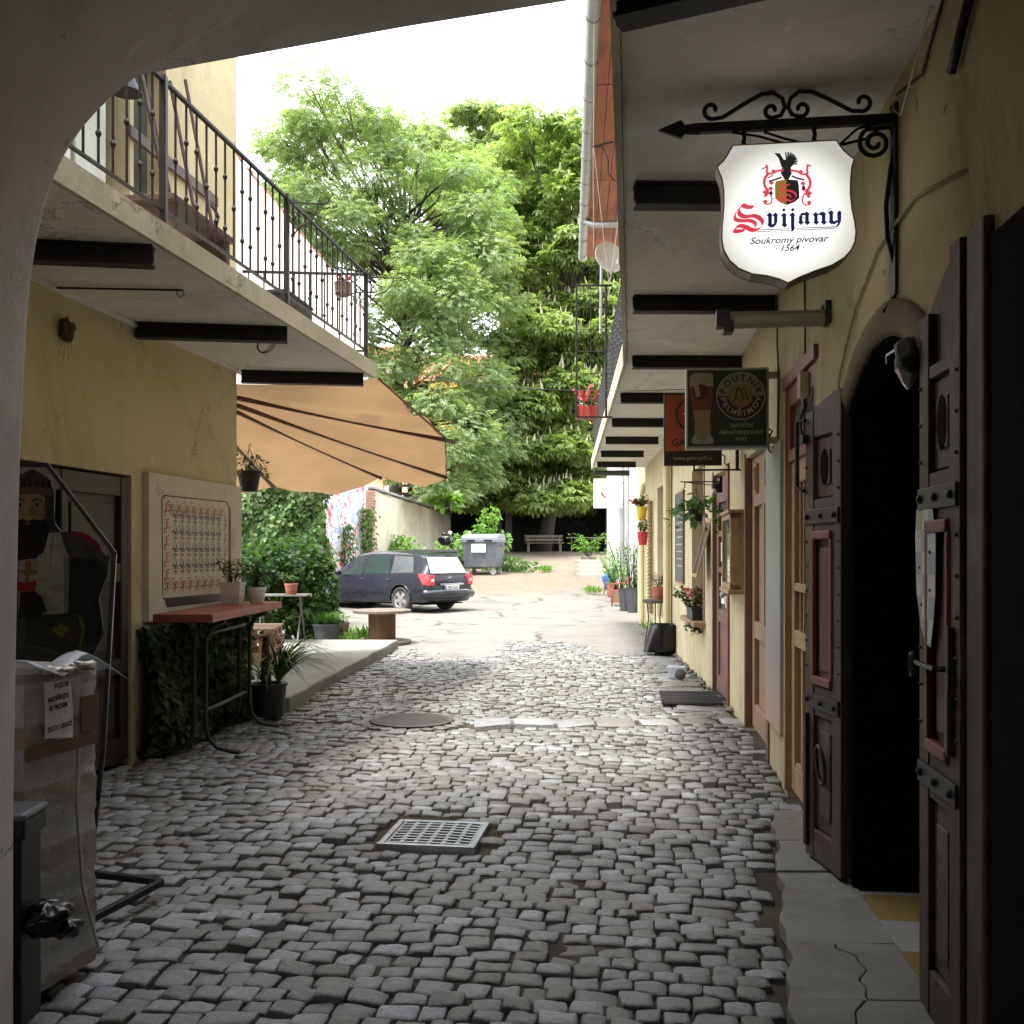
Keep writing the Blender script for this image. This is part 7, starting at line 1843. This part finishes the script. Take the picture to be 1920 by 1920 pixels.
for sx in (-.48, .48):
    for sy in (-.36, .36):
        m = MB(); m.lathe([(.03, -.04), (.10, -.035), (.105, 0), (.10, .035), (.03, .04)], 16, (sx, sy, .105), Matrix.Rotation(R(90), 3, 'Y') if False else Matrix.Rotation(R(90), 3, 'X')); m.box(sx - .04, sx + .04, sy - .05, sy + .05, .18, .28); m.build('castor', mat('pale_castor', (.40, .38, .35), (.25, .24, .22), .6), du, smooth='auto')
for k, (px, dd_) in enumerate(((783, 34.5), (815, 34.7), (843, 34.9))):
    c = P(px, 1030, dd_); bn = thing('wheelie_bin', ['wheelie bin with black lid behind the car, leftmost of three', 'wheelie bin with black lid behind the car, middle of three', 'wheelie bin under the black bag behind the car'][k], 'bin', (c.x, c.y, gz(dd_)), R(-10 + 8 * k), 'wheelie bins behind the car')
    hh = c.z - gz(dd_) - .02
    m = MB(); m.prism([(-.22, 0), (.22, 0), (.27, hh - .08), (-.27, hh - .08)], -.25, .25, lambda u, v, h: (u, h, v)); m.build('tub', m_du, bn, bevel=.02)
    m = MB(); m.prism([(-.31, hh - .08), (.31, hh - .08), (.31, hh - .02), (.27, hh + .02), (-.27, hh + .02), (-.31, hh - .02)], -.31, .31, lambda u, v, h: (u, h, v)); m.build('lid', m_potd, bn, bevel=.01)
c = P(835, 1017, 34.9); gb = thing('rubbish_bag', 'shiny black rubbish bag lying on a bin lid behind the car', 'bag', (c.x, c.y, c.z - .08))
m = MB().blob((0, 0, .17), (.24, .22, .19), 12, 20, 12, .14, 4); m.build('bag', m_bag, gb, smooth=True); m = MB().blob((-.05, 0, .37), (.06, .06, .07), 3, 10, 8, .3); m.build('bag_knot', m_bag, gb, smooth=True)
# scooter seen from the front
c = P(862, 1010, 38.5); zs = gz(38.5)
scr = thing('scooter', 'white motor scooter with round mirrors parked behind the grey dumpster', 'scooter', (c.x, 38.5, zs), R(15))
m = MB().blob((0, 0, .72), (.20, .16, .30), 3, 16, 10, .03); m.blob((0, -.02, 1.02), (.19, .14, .12), 4, 14, 8, .03); m.build('front_body', m_potw, scr, smooth=True)
m = MB(); m.blob((0, .75, .62), (.17, .5, .16), 3, 16, 10, .03); m.box(-.15, .15, .1, .6, .28, .34); m.build('rear_body', m_potw, scr, smooth=True)
m = MB(); m.blob((0, .7, .80), (.14, .36, .06), 3, 14, 8, .02); m.build('seat', m_black, scr, smooth=True)
m = MB(); m.tube([(-.34, .02, 1.10), (0, .05, 1.08), (.34, .02, 1.10)], .018, 6); m.build('handlebar', m_black, scr)
for s_ in (-1, 1):
    m = MB(); m.tube([(s_ * .26, .03, 1.10), (s_ * .36, .0, 1.30)], .009, 6); m.lathe([(.01, -.01), (.07, -.008), (.075, .0), (.06, .015)], 14, (s_ * .38, -.01, 1.38), Matrix.Rotation(R(90), 3, 'X')); m.build('mirror', m_potw, scr, smooth='auto')
for y in (-.05, .95):
    m = MB(); m.lathe([(.12, -.05), (.22, -.05), (.235, 0), (.22, .05), (.12, .05)], 20, (0, y, .235), Matrix.Rotation(R(90), 3, 'Y')); m.build('wheel', mat('scooter_tyre', (.04, .04, .04), None, .8), scr, smooth='auto')
m = MB().lathe([(.03, -.01), (.07, .0), (.06, .02), (.001, .03)], 14, (0, -.15, 1.0), Matrix.Rotation(R(90), 3, 'X')); m.build('headlight', m_glassg, scr, smooth='auto')
# ================================================================== dark shed under the trees with bench and table
sd = thing('open_shed', 'deep dark open fronted shed under the trees at the back of the courtyard', 'shed', (1, 56, 1.5))
m_shed = mat('deep_shade_shed_boards', (.022, .02, .018), (.012, .011, .010), .95, 0, 4, .5)  # near-black stain puts the deep shade inside into the colour
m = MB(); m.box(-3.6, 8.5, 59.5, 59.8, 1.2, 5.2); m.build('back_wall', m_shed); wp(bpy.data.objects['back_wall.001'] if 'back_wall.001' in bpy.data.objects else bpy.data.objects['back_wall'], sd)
for nm, bxx in (('side_wall', (-3.9, -3.6, 52.0, 59.8, 1.2, 5.2)), ('side_wall', (8.5, 8.8, 52.0, 59.8, 1.2, 5.2)), ('roof', (-4.2, 9.0, 51.0, 60.2, 4.75, 5.2)), ('fascia', (-4.2, 9.0, 50.9, 51.02, 4.1, 5.1)), ('post', (-.35, .0, 51.6, 51.95, 1.3, 4.75)), ('post', (-.75, -.55, 51.8, 52.0, 1.3, 4.75)), ('post', (4.9, 5.1, 51.6, 51.8, 1.3, 4.75))):  # roof and sides closed up to keep the inside dark
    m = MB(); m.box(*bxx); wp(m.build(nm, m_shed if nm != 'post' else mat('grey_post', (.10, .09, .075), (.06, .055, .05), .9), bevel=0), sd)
m = MB(); rs2 = random.Random(3)
for k in range(7):
    a0 = rs2.uniform(-.6, .6) + k * .45; m.tube([(4.0 + .9 * t * math.cos(a0) + .25 * math.sin(t * 5 + k), 59.47, 3.0 + .8 * t * math.sin(a0) + .12 * math.cos(t * 6)) for t in np.linspace(.1, 1, 9)], .025, 4)
wp(m.build('scrawl', mat_flat('grey_paint', (.07, .07, .075))), sd)
bn = thing('park_bench', 'weathered grey wooden bench standing in front of the dark shed', 'bench', (P(1022, 1035, 48.6).x, 48.6, 1.5), R(8))
m_bw = mat('grey_bench_wood', (.20, .18, .15), (.14, .125, .10), .85)
m = MB()
for k in range(3): m.box(-.95, .95, -.05 + k * .14, .06 + k * .14, .43, .47)
m.build('seat', m_bw, bn); m = MB(); m.box(-.95, .95, .38, .41, .55, .66); m.box(-.95, .95, .42, .45, .72, .84); m.build('backrest', m_bw, bn)
for sx in (-.8, .8):
    for y in (-.0, .36): m = MB(); m.bar((sx, y, 0), (sx, y + .06, .84 if y else .43), .06, .06); m.build('leg', m_bw, bn)
tb = thing('trestle_table', 'long pale trestle table in the dark shed beside the bench', 'table', (P(1098, 1035, 50).x + .2, 50.2, 1.5), R(-4))
m = MB(); m.box(-1.15, 1.25, -.3, .3, .70, .75); m.build('tabletop', mat('pale_table', (.30, .29, .25), (.22, .21, .18), .8), tb)
for sx in (-.9, .1, 1.0): m = MB(); m.bar((sx, -.25, 0), (sx, -.2, .7), .05); m.bar((sx, .25, 0), (sx, .2, .7), .05); m.build('leg', m_bw, tb)
# stone steps at the foot of the white house
sp = thing('stone_steps', 'short flight of old stone steps at the far corner of the white house', 'steps', (2.95, 35.0, gz(35)), R(4))
m = MB()
for k in range(4): m.box(-.62 + .03 * k, .7, -.5 + k * .34, .5 + k * .34, -.2 + .16 * k, .14 + .16 * k)
m.build('treads', mat('old_stone', (.42, .38, .32), (.32, .29, .24), .9, 0, 4, .5), sp, bevel=.025)
# ================================================================== white house on the right
wh = thing('white_house', 'white rendered house with deep window recesses beyond the yellow building', 'house', (3.3, 28, 0))
XWH = 3.22
OWH = Vector((XWH, 22.6, 0)); RZ90 = R(90) - .012
o = wall(0, 12.4, -.1, 5.6, .5, [(1.6, 2.9, 1.0, 2.55), (7.6, 8.9, 1.0, 3.0), (1.7, 2.8, 3.5, 4.9), (7.7, 8.8, 3.5, 4.9)]).build('wall', m_white); place(o, OWH, RZ90, wh)
m = MB(); m.box(12.0, 12.4, -6, -.5, -.1, 5.6); o = m.build('end_wall', m_white); place(o, OWH, RZ90, wh)
for a, b, c, d in ((1.6, 2.9, 1.0, 2.55), (7.6, 8.9, 1.0, 3.0)):
    m = MB(); panel_frame(m, a, b, c, d, -.46, -.40, .07, [(c, c + .07), (d - .07, d)]); w_o = place(m.build('window', m_potw), OWH, RZ90, wh); m = MB(); m.box(a, b, -.45, -.44, c, d); o = m.build('pane', m_glassg); place(o, OWH, RZ90, wh); wp2(o, w_o)
m = MB(); m.tube([(6.2, .08, .0 + .2), (6.2, .08, 5.6)], .06, 10); place(m.build('downpipe', m_gutter, smooth='auto'), OWH, RZ90, wh); m = MB(); m.tube([(4.9, .06, .2), (4.9, .06, 5.6)], .045, 10); place(m.build('downpipe', m_gutter, smooth='auto'), OWH, RZ90, wh)
m = MB(); m.box(3.4, 4.5, .0, .03, .1, 2.4); place(m.build('door', mat('pale_grey_paint', (.55, .56, .58), (.48, .49, .5), .6)), OWH, RZ90, wh)
m = MB(); m.box(-.3, 12.6, -6.2, .25, 5.6, 5.75); place(m.build('roof', mat('roof_tiles_grey', (.25, .13, .09), (.2, .1, .07), .8)), OWH, RZ90, wh)
# red chair, pots in front of the white house
ch = thing('red_chair', 'red metal chair with a curved bar back beside the potted plants', 'chair', (2.88, 26.6, .01), R(-100))
m_redp = mat('red_paint', (.50, .05, .06), (.42, .04, .05), .4)
m = MB(); m.box(-.21, .21, -.20, .20, .44, .46); m.build('seat', m_redp, ch, bevel=.008)
m = MB(); m.tube([(-.21, .22, .0), (-.21, .21, .45), (-.21, .25, .70), (-.15, .27, .83), (0, .28, .88), (.15, .27, .83), (.21, .25, .70), (.21, .21, .45), (.21, .22, 0)], .013, 6); m.build('back_hoop', m_redp, ch, smooth=True)
m = MB()
for k in range(5): x = -.13 + .065 * k; m.tube([(x, .21, .46), (x, .27, .85 - abs(x) * .3)], .007, 5)
m.build('back_bars', m_redp, ch)
m = MB(); m.tube([(-.21, -.18, 0), (-.21, -.17, .45), (-.21, -.15, .64), (-.21, .2, .66)], .012, 6); m.tube([(.21, -.18, 0), (.21, -.17, .45), (.21, -.15, .64), (.21, .2, .66)], .012, 6); m.build('front_legs', m_redp, ch, smooth=True)
def canes(p_, n_, h_, mt, size, r=.25):
    """loose tall shrub in a pot"""
    m = MB(); P_, D_ = [], []
    for k in range(n_):
        a = random.uniform(0, 6.28); top = Vector((r * math.cos(a) * random.uniform(.5, 1.6), r * math.sin(a) * random.uniform(.5, 1.3), h_ * random.uniform(.6, 1))); b0 = Vector((.05 * math.cos(a), .05 * math.sin(a), .3)); md = b0.lerp(top, .55) * .85 + Vector((0, 0, top.z * .13))
        pts = [b0, b0.lerp(md, .5), md, md.lerp(top, .6) + Vector((0, 0, .03)), top]; m.tube(pts, [.012, .010, .008, .006, .003], 5)
        for i in range(16): t = random.uniform(.25, 1); q = md.lerp(top, (t - .5) * 2) if t > .5 else b0.lerp(md, t * 2); P_.append(tuple(q)); bb = random.uniform(0, 6.28); D_.append((math.cos(bb), math.sin(bb), random.uniform(-.5, .6)))
    m.build('canes', m_leafd, p_); pos = np.array(P_); d = np.array(D_); leaf_mesh('foliage', pos, frames(d, np.tile([0, 0, 1.], (len(d), 1)) + rng.normal(0, .3, d.shape)), rng.uniform(*size, len(d)), T_long, mt, p_)
p_ = pot('tall_pot', 'tall dark pot with a loose oleander nearest along the white house', 'potted shrub', (2.98, 24.3, .0), .20, .62, m_potd, .65); canes(p_, 16, 1.9, m_leaf, (.12, .2), .28)
p_ = pot('tall_pot', 'tall dark pot close behind the oleander pot by the white house', 'potted shrub', (2.86, 24.9, .0), .19, .58, m_potd, .7); canes(p_, 10, 2.4, m_leafb, (.12, .2), .4)
p_ = pot('wooden_tub', 'brown square tub with a bright green shrub behind the red chair', 'potted shrub', (2.95, 27.6, .02), .26, .42, m_wood, .9, square=True); canes(p_, 16, 1.5, m_leafb, (.14, .24), .45)
p_ = pot('flower_pot', 'orange flowering pot far back against the white house wall', 'potted plant', (3.0, 29.4, gz(29.4)), .2, .4, m_terra, .8); canes(p_, 12, 1.5, m_leafb, (.14, .22), .35)
p_ = pot('stone_planter', 'low stone planter with a bright shrub on the steps by the white house', 'potted shrub', (2.85, 36.6, gz(36.6) + .3), .3, .3, m_conc, .9); canes(p_, 14, 1.2, m_leafb, (.16, .28), .5)
c = P(1143, 1083, 31.5); bgb = thing('blue_bag', 'crumpled blue and dark bag lying at the foot of the white wall', 'bag', (c.x + .05, 31.5, gz(31.5)))
m = MB().blob((0, 0, .28), (.26, .2, .30), 5, 16, 10, .22, 4); m.build('bag', mat('blue_bag_plastic', (.08, .22, .55), (.04, .10, .30), .35, 0, 5, .6, 14), bgb, smooth=True); m = MB().blob((.16, -.06, .34), (.12, .1, .36), 6, 12, 8, .2); m.build('dark_bundle', m_potd, bgb, smooth=True)
# ================================================================== right balcony extras
pr = thing('railing_screen', 'upright wire grid screen sticking out from the right balcony railing', 'screen', (XE(12), 12.0, 0))
xa, xb = (1081 - 960) / F * 12 - XE(12), .02
m = MB()
for a, b in (((xa, 0, 3.14), (xb, 0, 3.14)), ((xa, 0, 4.74), (xb, 0, 4.74)), ((xa, 0, 3.14), (xa, 0, 4.74)), ((xb - .07, 0, 3.14), (xb - .07, 0, 4.74))): m.bar(a, b, .022, .022)
m.build('frame', m_iron, pr)
m = MB()
for k in range(1, 5): x = xa + (xb - xa) * k / 5; m.tube([(x, 0, 3.15), (x, 0, 4.73)], .0035, 4)
for k in range(1, 6): z = 3.14 + 1.6 * k / 6; m.tube([(xa, 0, z), (xb, 0, z)], .0035, 4)
m.build('wires', m_iron, pr)
c = P(1100, 786, 12.1); fpr = thing('balcony_flower_pots', 'red flower trough hung on the wire screen of the right balcony', 'flower box', (c.x, c.y, c.z))
m = MB(); m.box(-.13, .13, -.07, .07, .0, .16); m.build('trough', mat('red_trough', (.45, .06, .04), (.36, .05, .03), .5), fpr, bevel=.01); tuft(fpr, (0, 0, .14), 60, .14, .2, m_leafd, T_leaf, (.03, .06)); tuft(fpr, (-.04, 0, .2), 70, .14, .24, m_petal_p, T_pet, (.04, .06), stem=False, name='flowers'); tuft(fpr, (.04, 0, .18), 50, .12, .22, m_petal_r, T_pet, (.04, .06), stem=False, name='flowers')
c = P(1143, 482, 12.2); ds_ = thing('satellite_dish', 'pale satellite dish on the right balcony under the eaves', 'satellite dish', (c.x, c.y, c.z), R(25))
Md = Matrix.Rotation(R(78), 3, 'X')
m = MB(); m.lathe([(.001, -.05), (.10, -.042), (.17, -.02), (.205, .0), (.205, .008), (.17, -.012), (.10, -.034), (.001, -.042)], 24, (0, 0, 0), Md); m.build('dish', m_potw, ds_, smooth='auto')
m = MB(); m.tube([(0, .05, -.02), (0, .2, -.05), (0, .22, -.9)], .018, 6); m.tube([(0, 0, -.2), (0, -.22, -.12)], .01, 5); m.box(-.03, .03, -.26, -.2, -.15, -.09); m.build('mast', m_gutter, ds_)
# thin clothes lines and wires
wl = thing('wires', 'thin pale lines strung from the eaves bracket down to the balcony', 'wires', (1, 11, 5))
m = MB()
for a, b in ((P(1112, 275, 10.5), P(1113, 466, 13)), (P(1113, 275, 10.5), P(1145, 560, 12.5)), (P(1160, 405, 11), P(1140, 560, 12.5)), (P(1114, 0, 8.2), P(1113, 275, 10.5))): m.tube([a, b], .004, 4)
wp(m.build('lines', m_potw), wl); m = MB(); m.tube([P(1112, 275, 10.5), P(1150, 266, 10.4)], .012, 5); m.tube([P(1113, 275, 10.5), P(1130, 276, 10.5), P(1140, 300, 10.5), P(1140, 325, 10.5), P(1153, 340, 10.5)], .008, 5); wp(m.build('bracket', m_iron), wl)
wl2 = thing('overhead_wire', 'thin wire sagging across the alley between the two buildings', 'wire', (0, 10, 3.4))
m = MB(); a, b = P(700, 690, 10.2), P(1440, 720, 7.0); m.tube([a.lerp(b, t) - Vector((0, 0, .25 * 4 * t * (1 - t) * .5)) for t in np.linspace(0, 1, 20)], .003, 4); wp(m.build('line', m_iron), wl2)
# ================================================================== trees
m_bark = mat('tree_bark', (.07, .055, .042), (.04, .032, .025), .95, 0, 6, .8, 20, stretch=(2, 2, .4))
m_ash = leafmat('ash_leaf', (.13, .19, .075), (.26, .33, .17), .5)
m_ches = leafmat('chestnut_leaf', (.11, .165, .045), (.25, .32, .11), .55)
m_cand = leafmat('chestnut_blossom', (.42, .39, .26), (.56, .52, .40), .3)
def crown_clumps(pc, d, prof, n, rad, depth, seed, flat=.75):
    """clump centres filling the crown seen from the passage: prof = [(py, px_left, px_right)] at depth d"""
    r_ = random.Random(seed); out = []
    tries = 0
    while len(out) < n and tries < n * 60:
        tries += 1
        py = r_.uniform(prof[0][0], prof[-1][0])
        for (y0, a0, b0), (y1, a1, b1) in zip(prof[:-1], prof[1:]):
            if y0 <= py <= y1: t = (py - y0) / (y1 - y0); l, rr = a0 + (a1 - a0) * t, b0 + (b1 - b0) * t; break
        px = r_.uniform(l, rr); half = (rr - l) / 2 / F * d; cx = (l + rr) / 2
        f = (px - cx) / max(1, (rr - l) / 2)
        dep = depth * math.sqrt(max(.05, 1 - f * f)) 
        yo = r_.uniform(-1, 1); yo = math.copysign(abs(yo) ** .6, yo) * dep
        if abs(f) < .8 and abs(yo) < dep * .35 and r_.random() < .6: continue
        p = P(px, py, d); q = Vector((p.x, d + yo, p.z)); rd = r_.uniform(*rad)
        if any((q - o[0]).length < .75 * (rd + o[1]) * .75 for o in out) : continue
        out.append((q, rd))
    return out
def tree(name, label, base, clumps, npl, T, mt, size, trunk_r, split, flat=.7, droop=.4, seed=1, group=None, blossoms=0):
    t = thing(name, label, 'tree', base, 0, group); b = Vector(base)
    # trunk and limbs
    m = MB(); top = sum((c[0] for c in clumps), Vector()) / len(clumps)
    fork = Vector((b.x + (top.x - b.x) * .35, b.y + (top.y - b.y) * .35, b.z + split))
    m.tube([b, b.lerp(fork, .5) + Vector((.12, .1, 0)), fork], [trunk_r, trunk_r * .8, trunk_r * .68], 12)
    lead = [fork, fork.lerp(Vector((top.x, top.y, top.z)), .6) + Vector((.3, -.2, 0)), Vector((top.x, top.y, max(c[0].z for c in clumps) - 2))]
    m.tube(lead, [trunk_r * .65, trunk_r * .4, .05], 8)
    rr = random.Random(seed)
    for c, rd in clumps:
        s_ = lead[0].lerp(lead[1], rr.random()) if c.z < lead[1].z + 2 else lead[1].lerp(lead[2], rr.random() * .7)
        s_ = Vector((s_.x, s_.y, min(s_.z, c.z - .2) if s_.z > c.z else s_.z))
        md = s_.lerp(c, .55) + Vector((rr.uniform(-.4, .4), rr.uniform(-.4, .4), rr.uniform(-.1, .6)))
        m.tube([s_, md, c], [.075, .04, .015], 5)
        for k in range(3):
            e = c + Vector((rr.uniform(-1, 1), rr.uniform(-1, 1), rr.uniform(-.5, .7))) * rd * .8
            m.tube([md.lerp(c, .6), c.lerp(e, .5) + Vector((0, 0, .1)), e], [.022, .012, .005], 4)
    wp(m.build('trunk', m_bark, smooth=True), t)
    zmx = max(c[0].z for c in clumps); cnt = [int(npl * (1 if c[0].z < b.z + (zmx - b.z) * .62 else (.9 if T is T_ash else .7))) for c in clumps]; n = sum(cnt); k = np.repeat(np.arange(len(clumps)), cnt)
    C = np.array([tuple(c[0]) for c in clumps])[k]; rad = np.array([c[1] for c in clumps])[k]
    d = rng.normal(size=(n, 3)); d /= np.linalg.norm(d, axis=1, keepdims=True)
    d[:, 2] = np.where(d[:, 2] < -.3, d[:, 2] * .5, d[:, 2])
    r_ = .35 + .75 * rng.random(n) ** .55
    pos = C + d * rad[:, None] * r_[:, None] * np.array([1, 1, flat])
    dr = d * np.array([1, 1, .35]) + rng.normal(0, .35, (n, 3)); dr[:, 2] -= droop
    up = np.array([0, 0, 1.]) + rng.normal(0, .3, (n, 3)) + d * .35
    clt = rng.normal(0, .16, len(clumps))[k]
    wp(leaf_mesh('crown', pos, frames(dr, up), rng.uniform(size[0], size[1], n), T, mt, None, np.clip(rng.random(n) * .7 + .15 + clt, 0, 1)), t)
    if blossoms:
        sel = rng.choice(n, blossoms, replace=False, p=(lambda w: w / w.sum())((d[:, 2] + .35).clip(0) * (r_ > .8) + 1e-6))
        mb = []; Tb = []
        for j in range(5):
            a = j * 2.5; w_ = .085 * (1 - j * .16); z0 = j * .075
            Tb.append([(w_ * math.cos(a), w_ * math.sin(a), z0), (w_ * math.cos(a + 1.6), w_ * math.sin(a + 1.6), z0 + .02), (.3 * w_ * math.cos(a + 3), .3 * w_ * math.sin(a + 3), z0 + .12), (w_ * math.cos(a + 4), w_ * math.sin(a + 4), z0 + .05)])
        Tb.append([(-.05, 0, 0), (.05, 0, 0), (.012, 0, .42), (-.012, 0, .42)]); Tb.append([(0, -.05, 0), (0, .05, 0), (0, .012, .42), (0, -.012, .42)])
        nb = len(sel); fr_ = np.tile(np.eye(3), (nb, 1, 1)) + rng.normal(0, .22, (nb, 3, 3))
        o = wp(leaf_mesh('blossom', pos[sel] + np.array([0, 0, .05]), fr_, rng.uniform(.45, .95, nb), np.array(Tb), m_cand), t); o['kind'] = 'stuff'
    return t
DA_ = 44
prof = [(222, 570, 660), (262, 545, 780), (300, 515, 880), (380, 500, 930), (470, 545, 950), (600, 560, 955), (700, 585, 935), (800, 640, 960), (880, 730, 930), (930, 820, 900)]
cl = crown_clumps(None, DA_, prof, 150, (.7, 1.3), 4.6, 3)
cl += [(P(x, y, DA_ + o), r) for x, y, r, o in ((620, 245, 1.2, 0), (560, 315, 1.1, 1), (650, 222, .8, 0), (745, 240, 1.1, -1), (715, 225, .7, 1), (780, 290, 1.3, -2), (835, 265, .9, 1), (535, 380, 1.1, -2), (800, 250, .9, 0), (870, 300, 1.0, 1), (840, 330, 1.2, -1), (930, 350, 1.0, 1), (890, 330, 1.0, 0), (900, 400, 1.3, -3), (700, 330, 1.2, -3), (920, 480, 1.2, -3), (870, 560, 1.4, -4))]
tree('ash_tree', 'tall pale green ash tree with feathery leaves left of the chestnut', (-5.6, 45.5, 1.3), cl, 300, T_ash, m_ash, (.20, .50), .38, 6.5, .72, .35, 5)
DC = 50
prof = [(282, 960, 1095), (330, 900, 1180), (420, 930, 1230), (560, 960, 1240), (700, 930, 1230), (800, 880, 1220), (900, 850, 1180), (950, 870, 1160)]
cl = crown_clumps(None, DC, prof, 135, (.9, 1.5), 5.0, 8)
cl = [c for c in cl if not (c[0].z > 17 and c[0].y > DC and random.random() < .5)]
cl += [(P(x, y, DC + o), r) for x, y, r, o in ((1010, 940, 1.1, -5), (930, 900, 1.1, -4.5), (1075, 930, 1.2, -5), (985, 850, 1.2, -5), (1060, 840, 1.2, -5), (890, 940, .9, -3), (1000, 760, 1.3, -5), (1070, 720, 1.3, -5), (960, 680, 1.2, -4), (1040, 620, 1.3, -5), (900, 850, 1.2, -3), (860, 915, 1.0, -2))]
tree('chestnut_tree', 'big horse chestnut with broad fingered leaves and upright pale blossom candles', (1.6, 50.2, 1.5), cl, 240, T_chest, m_ches, (.20, .48), .42, 3.5, .62, .25, 6, blossoms=1700)
# thin airy tree behind the chestnut top
prof = [(285, 800, 1100), (310, 770, 1120), (340, 780, 1120), (430, 820, 1130), (560, 880, 1120)]
cl = crown_clumps(None, 62, prof, 150, (.8, 1.35), 7, 12)
tree('airy_tree', 'thin airy tree with dark bare limbs showing behind the chestnut top', (3.0, 62, 1.5), cl, 190, T_chest, m_ash, (.26, .42), .34, 9, .6, .2, 9, blossoms=150)
# yellow house and red roofed houses seen through the leaves
def bighouse(name, label, x0, x1, y, z1, mt, roofmt, rows, cols, wm, rise=3.0, dep=10):
    t = thing(name, label, 'house', ((x0 + x1) / 2, y, 1.5))
    ops = []; W = x1 - x0
    for j in range(rows):
        for i in range(cols): cx = (i + .5) * W / cols; z0 = 1.2 + j * 3.1; ops.append((cx - .55, cx + .55, z0, z0 + 1.7))
    o = wall(0, W, -1, z1, .4, ops).build('wall', mt); place(o, Vector((x1, y, 1.5)), R(180), t)
    for s0, s1, a, b in ops:
        m = MB(); panel_frame(m, s0, s1, a, b, -.35, -.28, .09, [(a, a + .09), (b - .09, b), ((a + b) / 2 - .03, (a + b) / 2 + .03)]); m.box(s0, s1, -.34, -.33, a, b); place(m.build('window', wm), Vector((x1, y, 1.5)), R(180), t)
    m = MB(); m.prism([(0, z1), (dep / 2, z1 + rise), (dep, z1)], -.4, W + .4, lambda u, v, h: (x0 + h, y + u - .3, v + 1.5)); wp(m.build('roof', roofmt), t)
    m = MB(); m.box(x0, x0 + .4, y, y + dep - .4, .5, z1 + 1.5); m.box(x1 - .4, x1, y, y + dep - .4, .5, z1 + 1.5); wp(m.build('side_walls', mt), t)
    return t
m_yh = plaster('far_yellow_plaster', (.75, .52, .13), (.68, .45, .10), (.4, .3, .15), .2); m_oh = plaster('far_orange_plaster', (.66, .40, .26), (.60, .36, .24), (.4, .25, .15), .3)
m_rt = mat('red_roof_tiles', (.40, .14, .07), (.30, .10, .05), .85, 0, 3, .4); m_wf = mat('white_window_frame', (.7, .7, .68), None, .5)
bighouse('yellow_house', 'bright yellow house glimpsed through the chestnut leaves', -7, 14, 78, 13.5, m_yh, m_rt, 4, 6, m_wf)
bighouse('orange_house', 'salmon house with a red tiled roof glimpsed behind the ash tree', -32, -8.5, 84, 15, m_oh, m_rt, 4, 6, m_wf, 3.5)
bighouse('small_shed_house', 'low pale outbuilding with a flat roof seen over the garden wall', -9.5, -4.6, 57, 2.9, m_white, m_gutter, 1, 2, m_wf, .2, 4)
# shrubs round the bins
for i, (nm, lab, c, r_, nl_, mt_, sz) in enumerate((
    ('shrub', 'light green shrub beside the scooter behind the bins', (-3.0, 37.8, 1.3), (1.1, .7, .8), 900, m_leafb, (.12, .22)),
    ('shrub', 'round green shrub against the old garden wall left of the bins', (-4.2, 37.4, 1.6), (.9, .6, .75), 900, m_leafb, (.12, .22)),
    ('shrub', 'leafy elder shrub growing up behind the grey dumpster', (-1.25, 38.2, 1.55), (.9, .6, .85), 1000, m_leafb, (.14, .26)),
    ('shrub', 'dark creeping shrub spilling out right of the grey dumpster', (-.35, 37.4, .95), (.85, .8, .40), 900, m_leaf, (.12, .2)),
    ('shrub', 'dark leafy shrub between the car and the grey dumpster', (-2.15, 36.6, .8), (.5, .5, .7), 600, m_leaf, (.12, .2)))):
    t = thing(nm, lab, 'shrub', (c[0], c[1], gz(c[1])))
    bl2 = [(random.gauss(0, .5) * r_[0], random.gauss(0, .4) * r_[1], c[2] - gz(c[1]) + random.gauss(0, .4) * r_[2], r_[0] * .5, r_[1] * .5, r_[2] * .45) for _ in range(7)]
    if i == 2: bl2 += [(.25, 0, 1.7, .35, .3, .35), (.45, .0, 2.1, .3, .25, .35), (.1, 0, 1.3, .4, .3, .4)]
    leaf_blob(t, 'foliage', bl2, nl_, mt_, sz, T_leaf)
    m = MB()
    for b in bl2: m.tube([(b[0] * .2, b[1] * .2, 0), (b[0] * .6, b[1] * .6, b[2] * .6), (b[0], b[1], b[2])], [.02, .015, .006], 5)
    m.build('stems', m_gate, t)
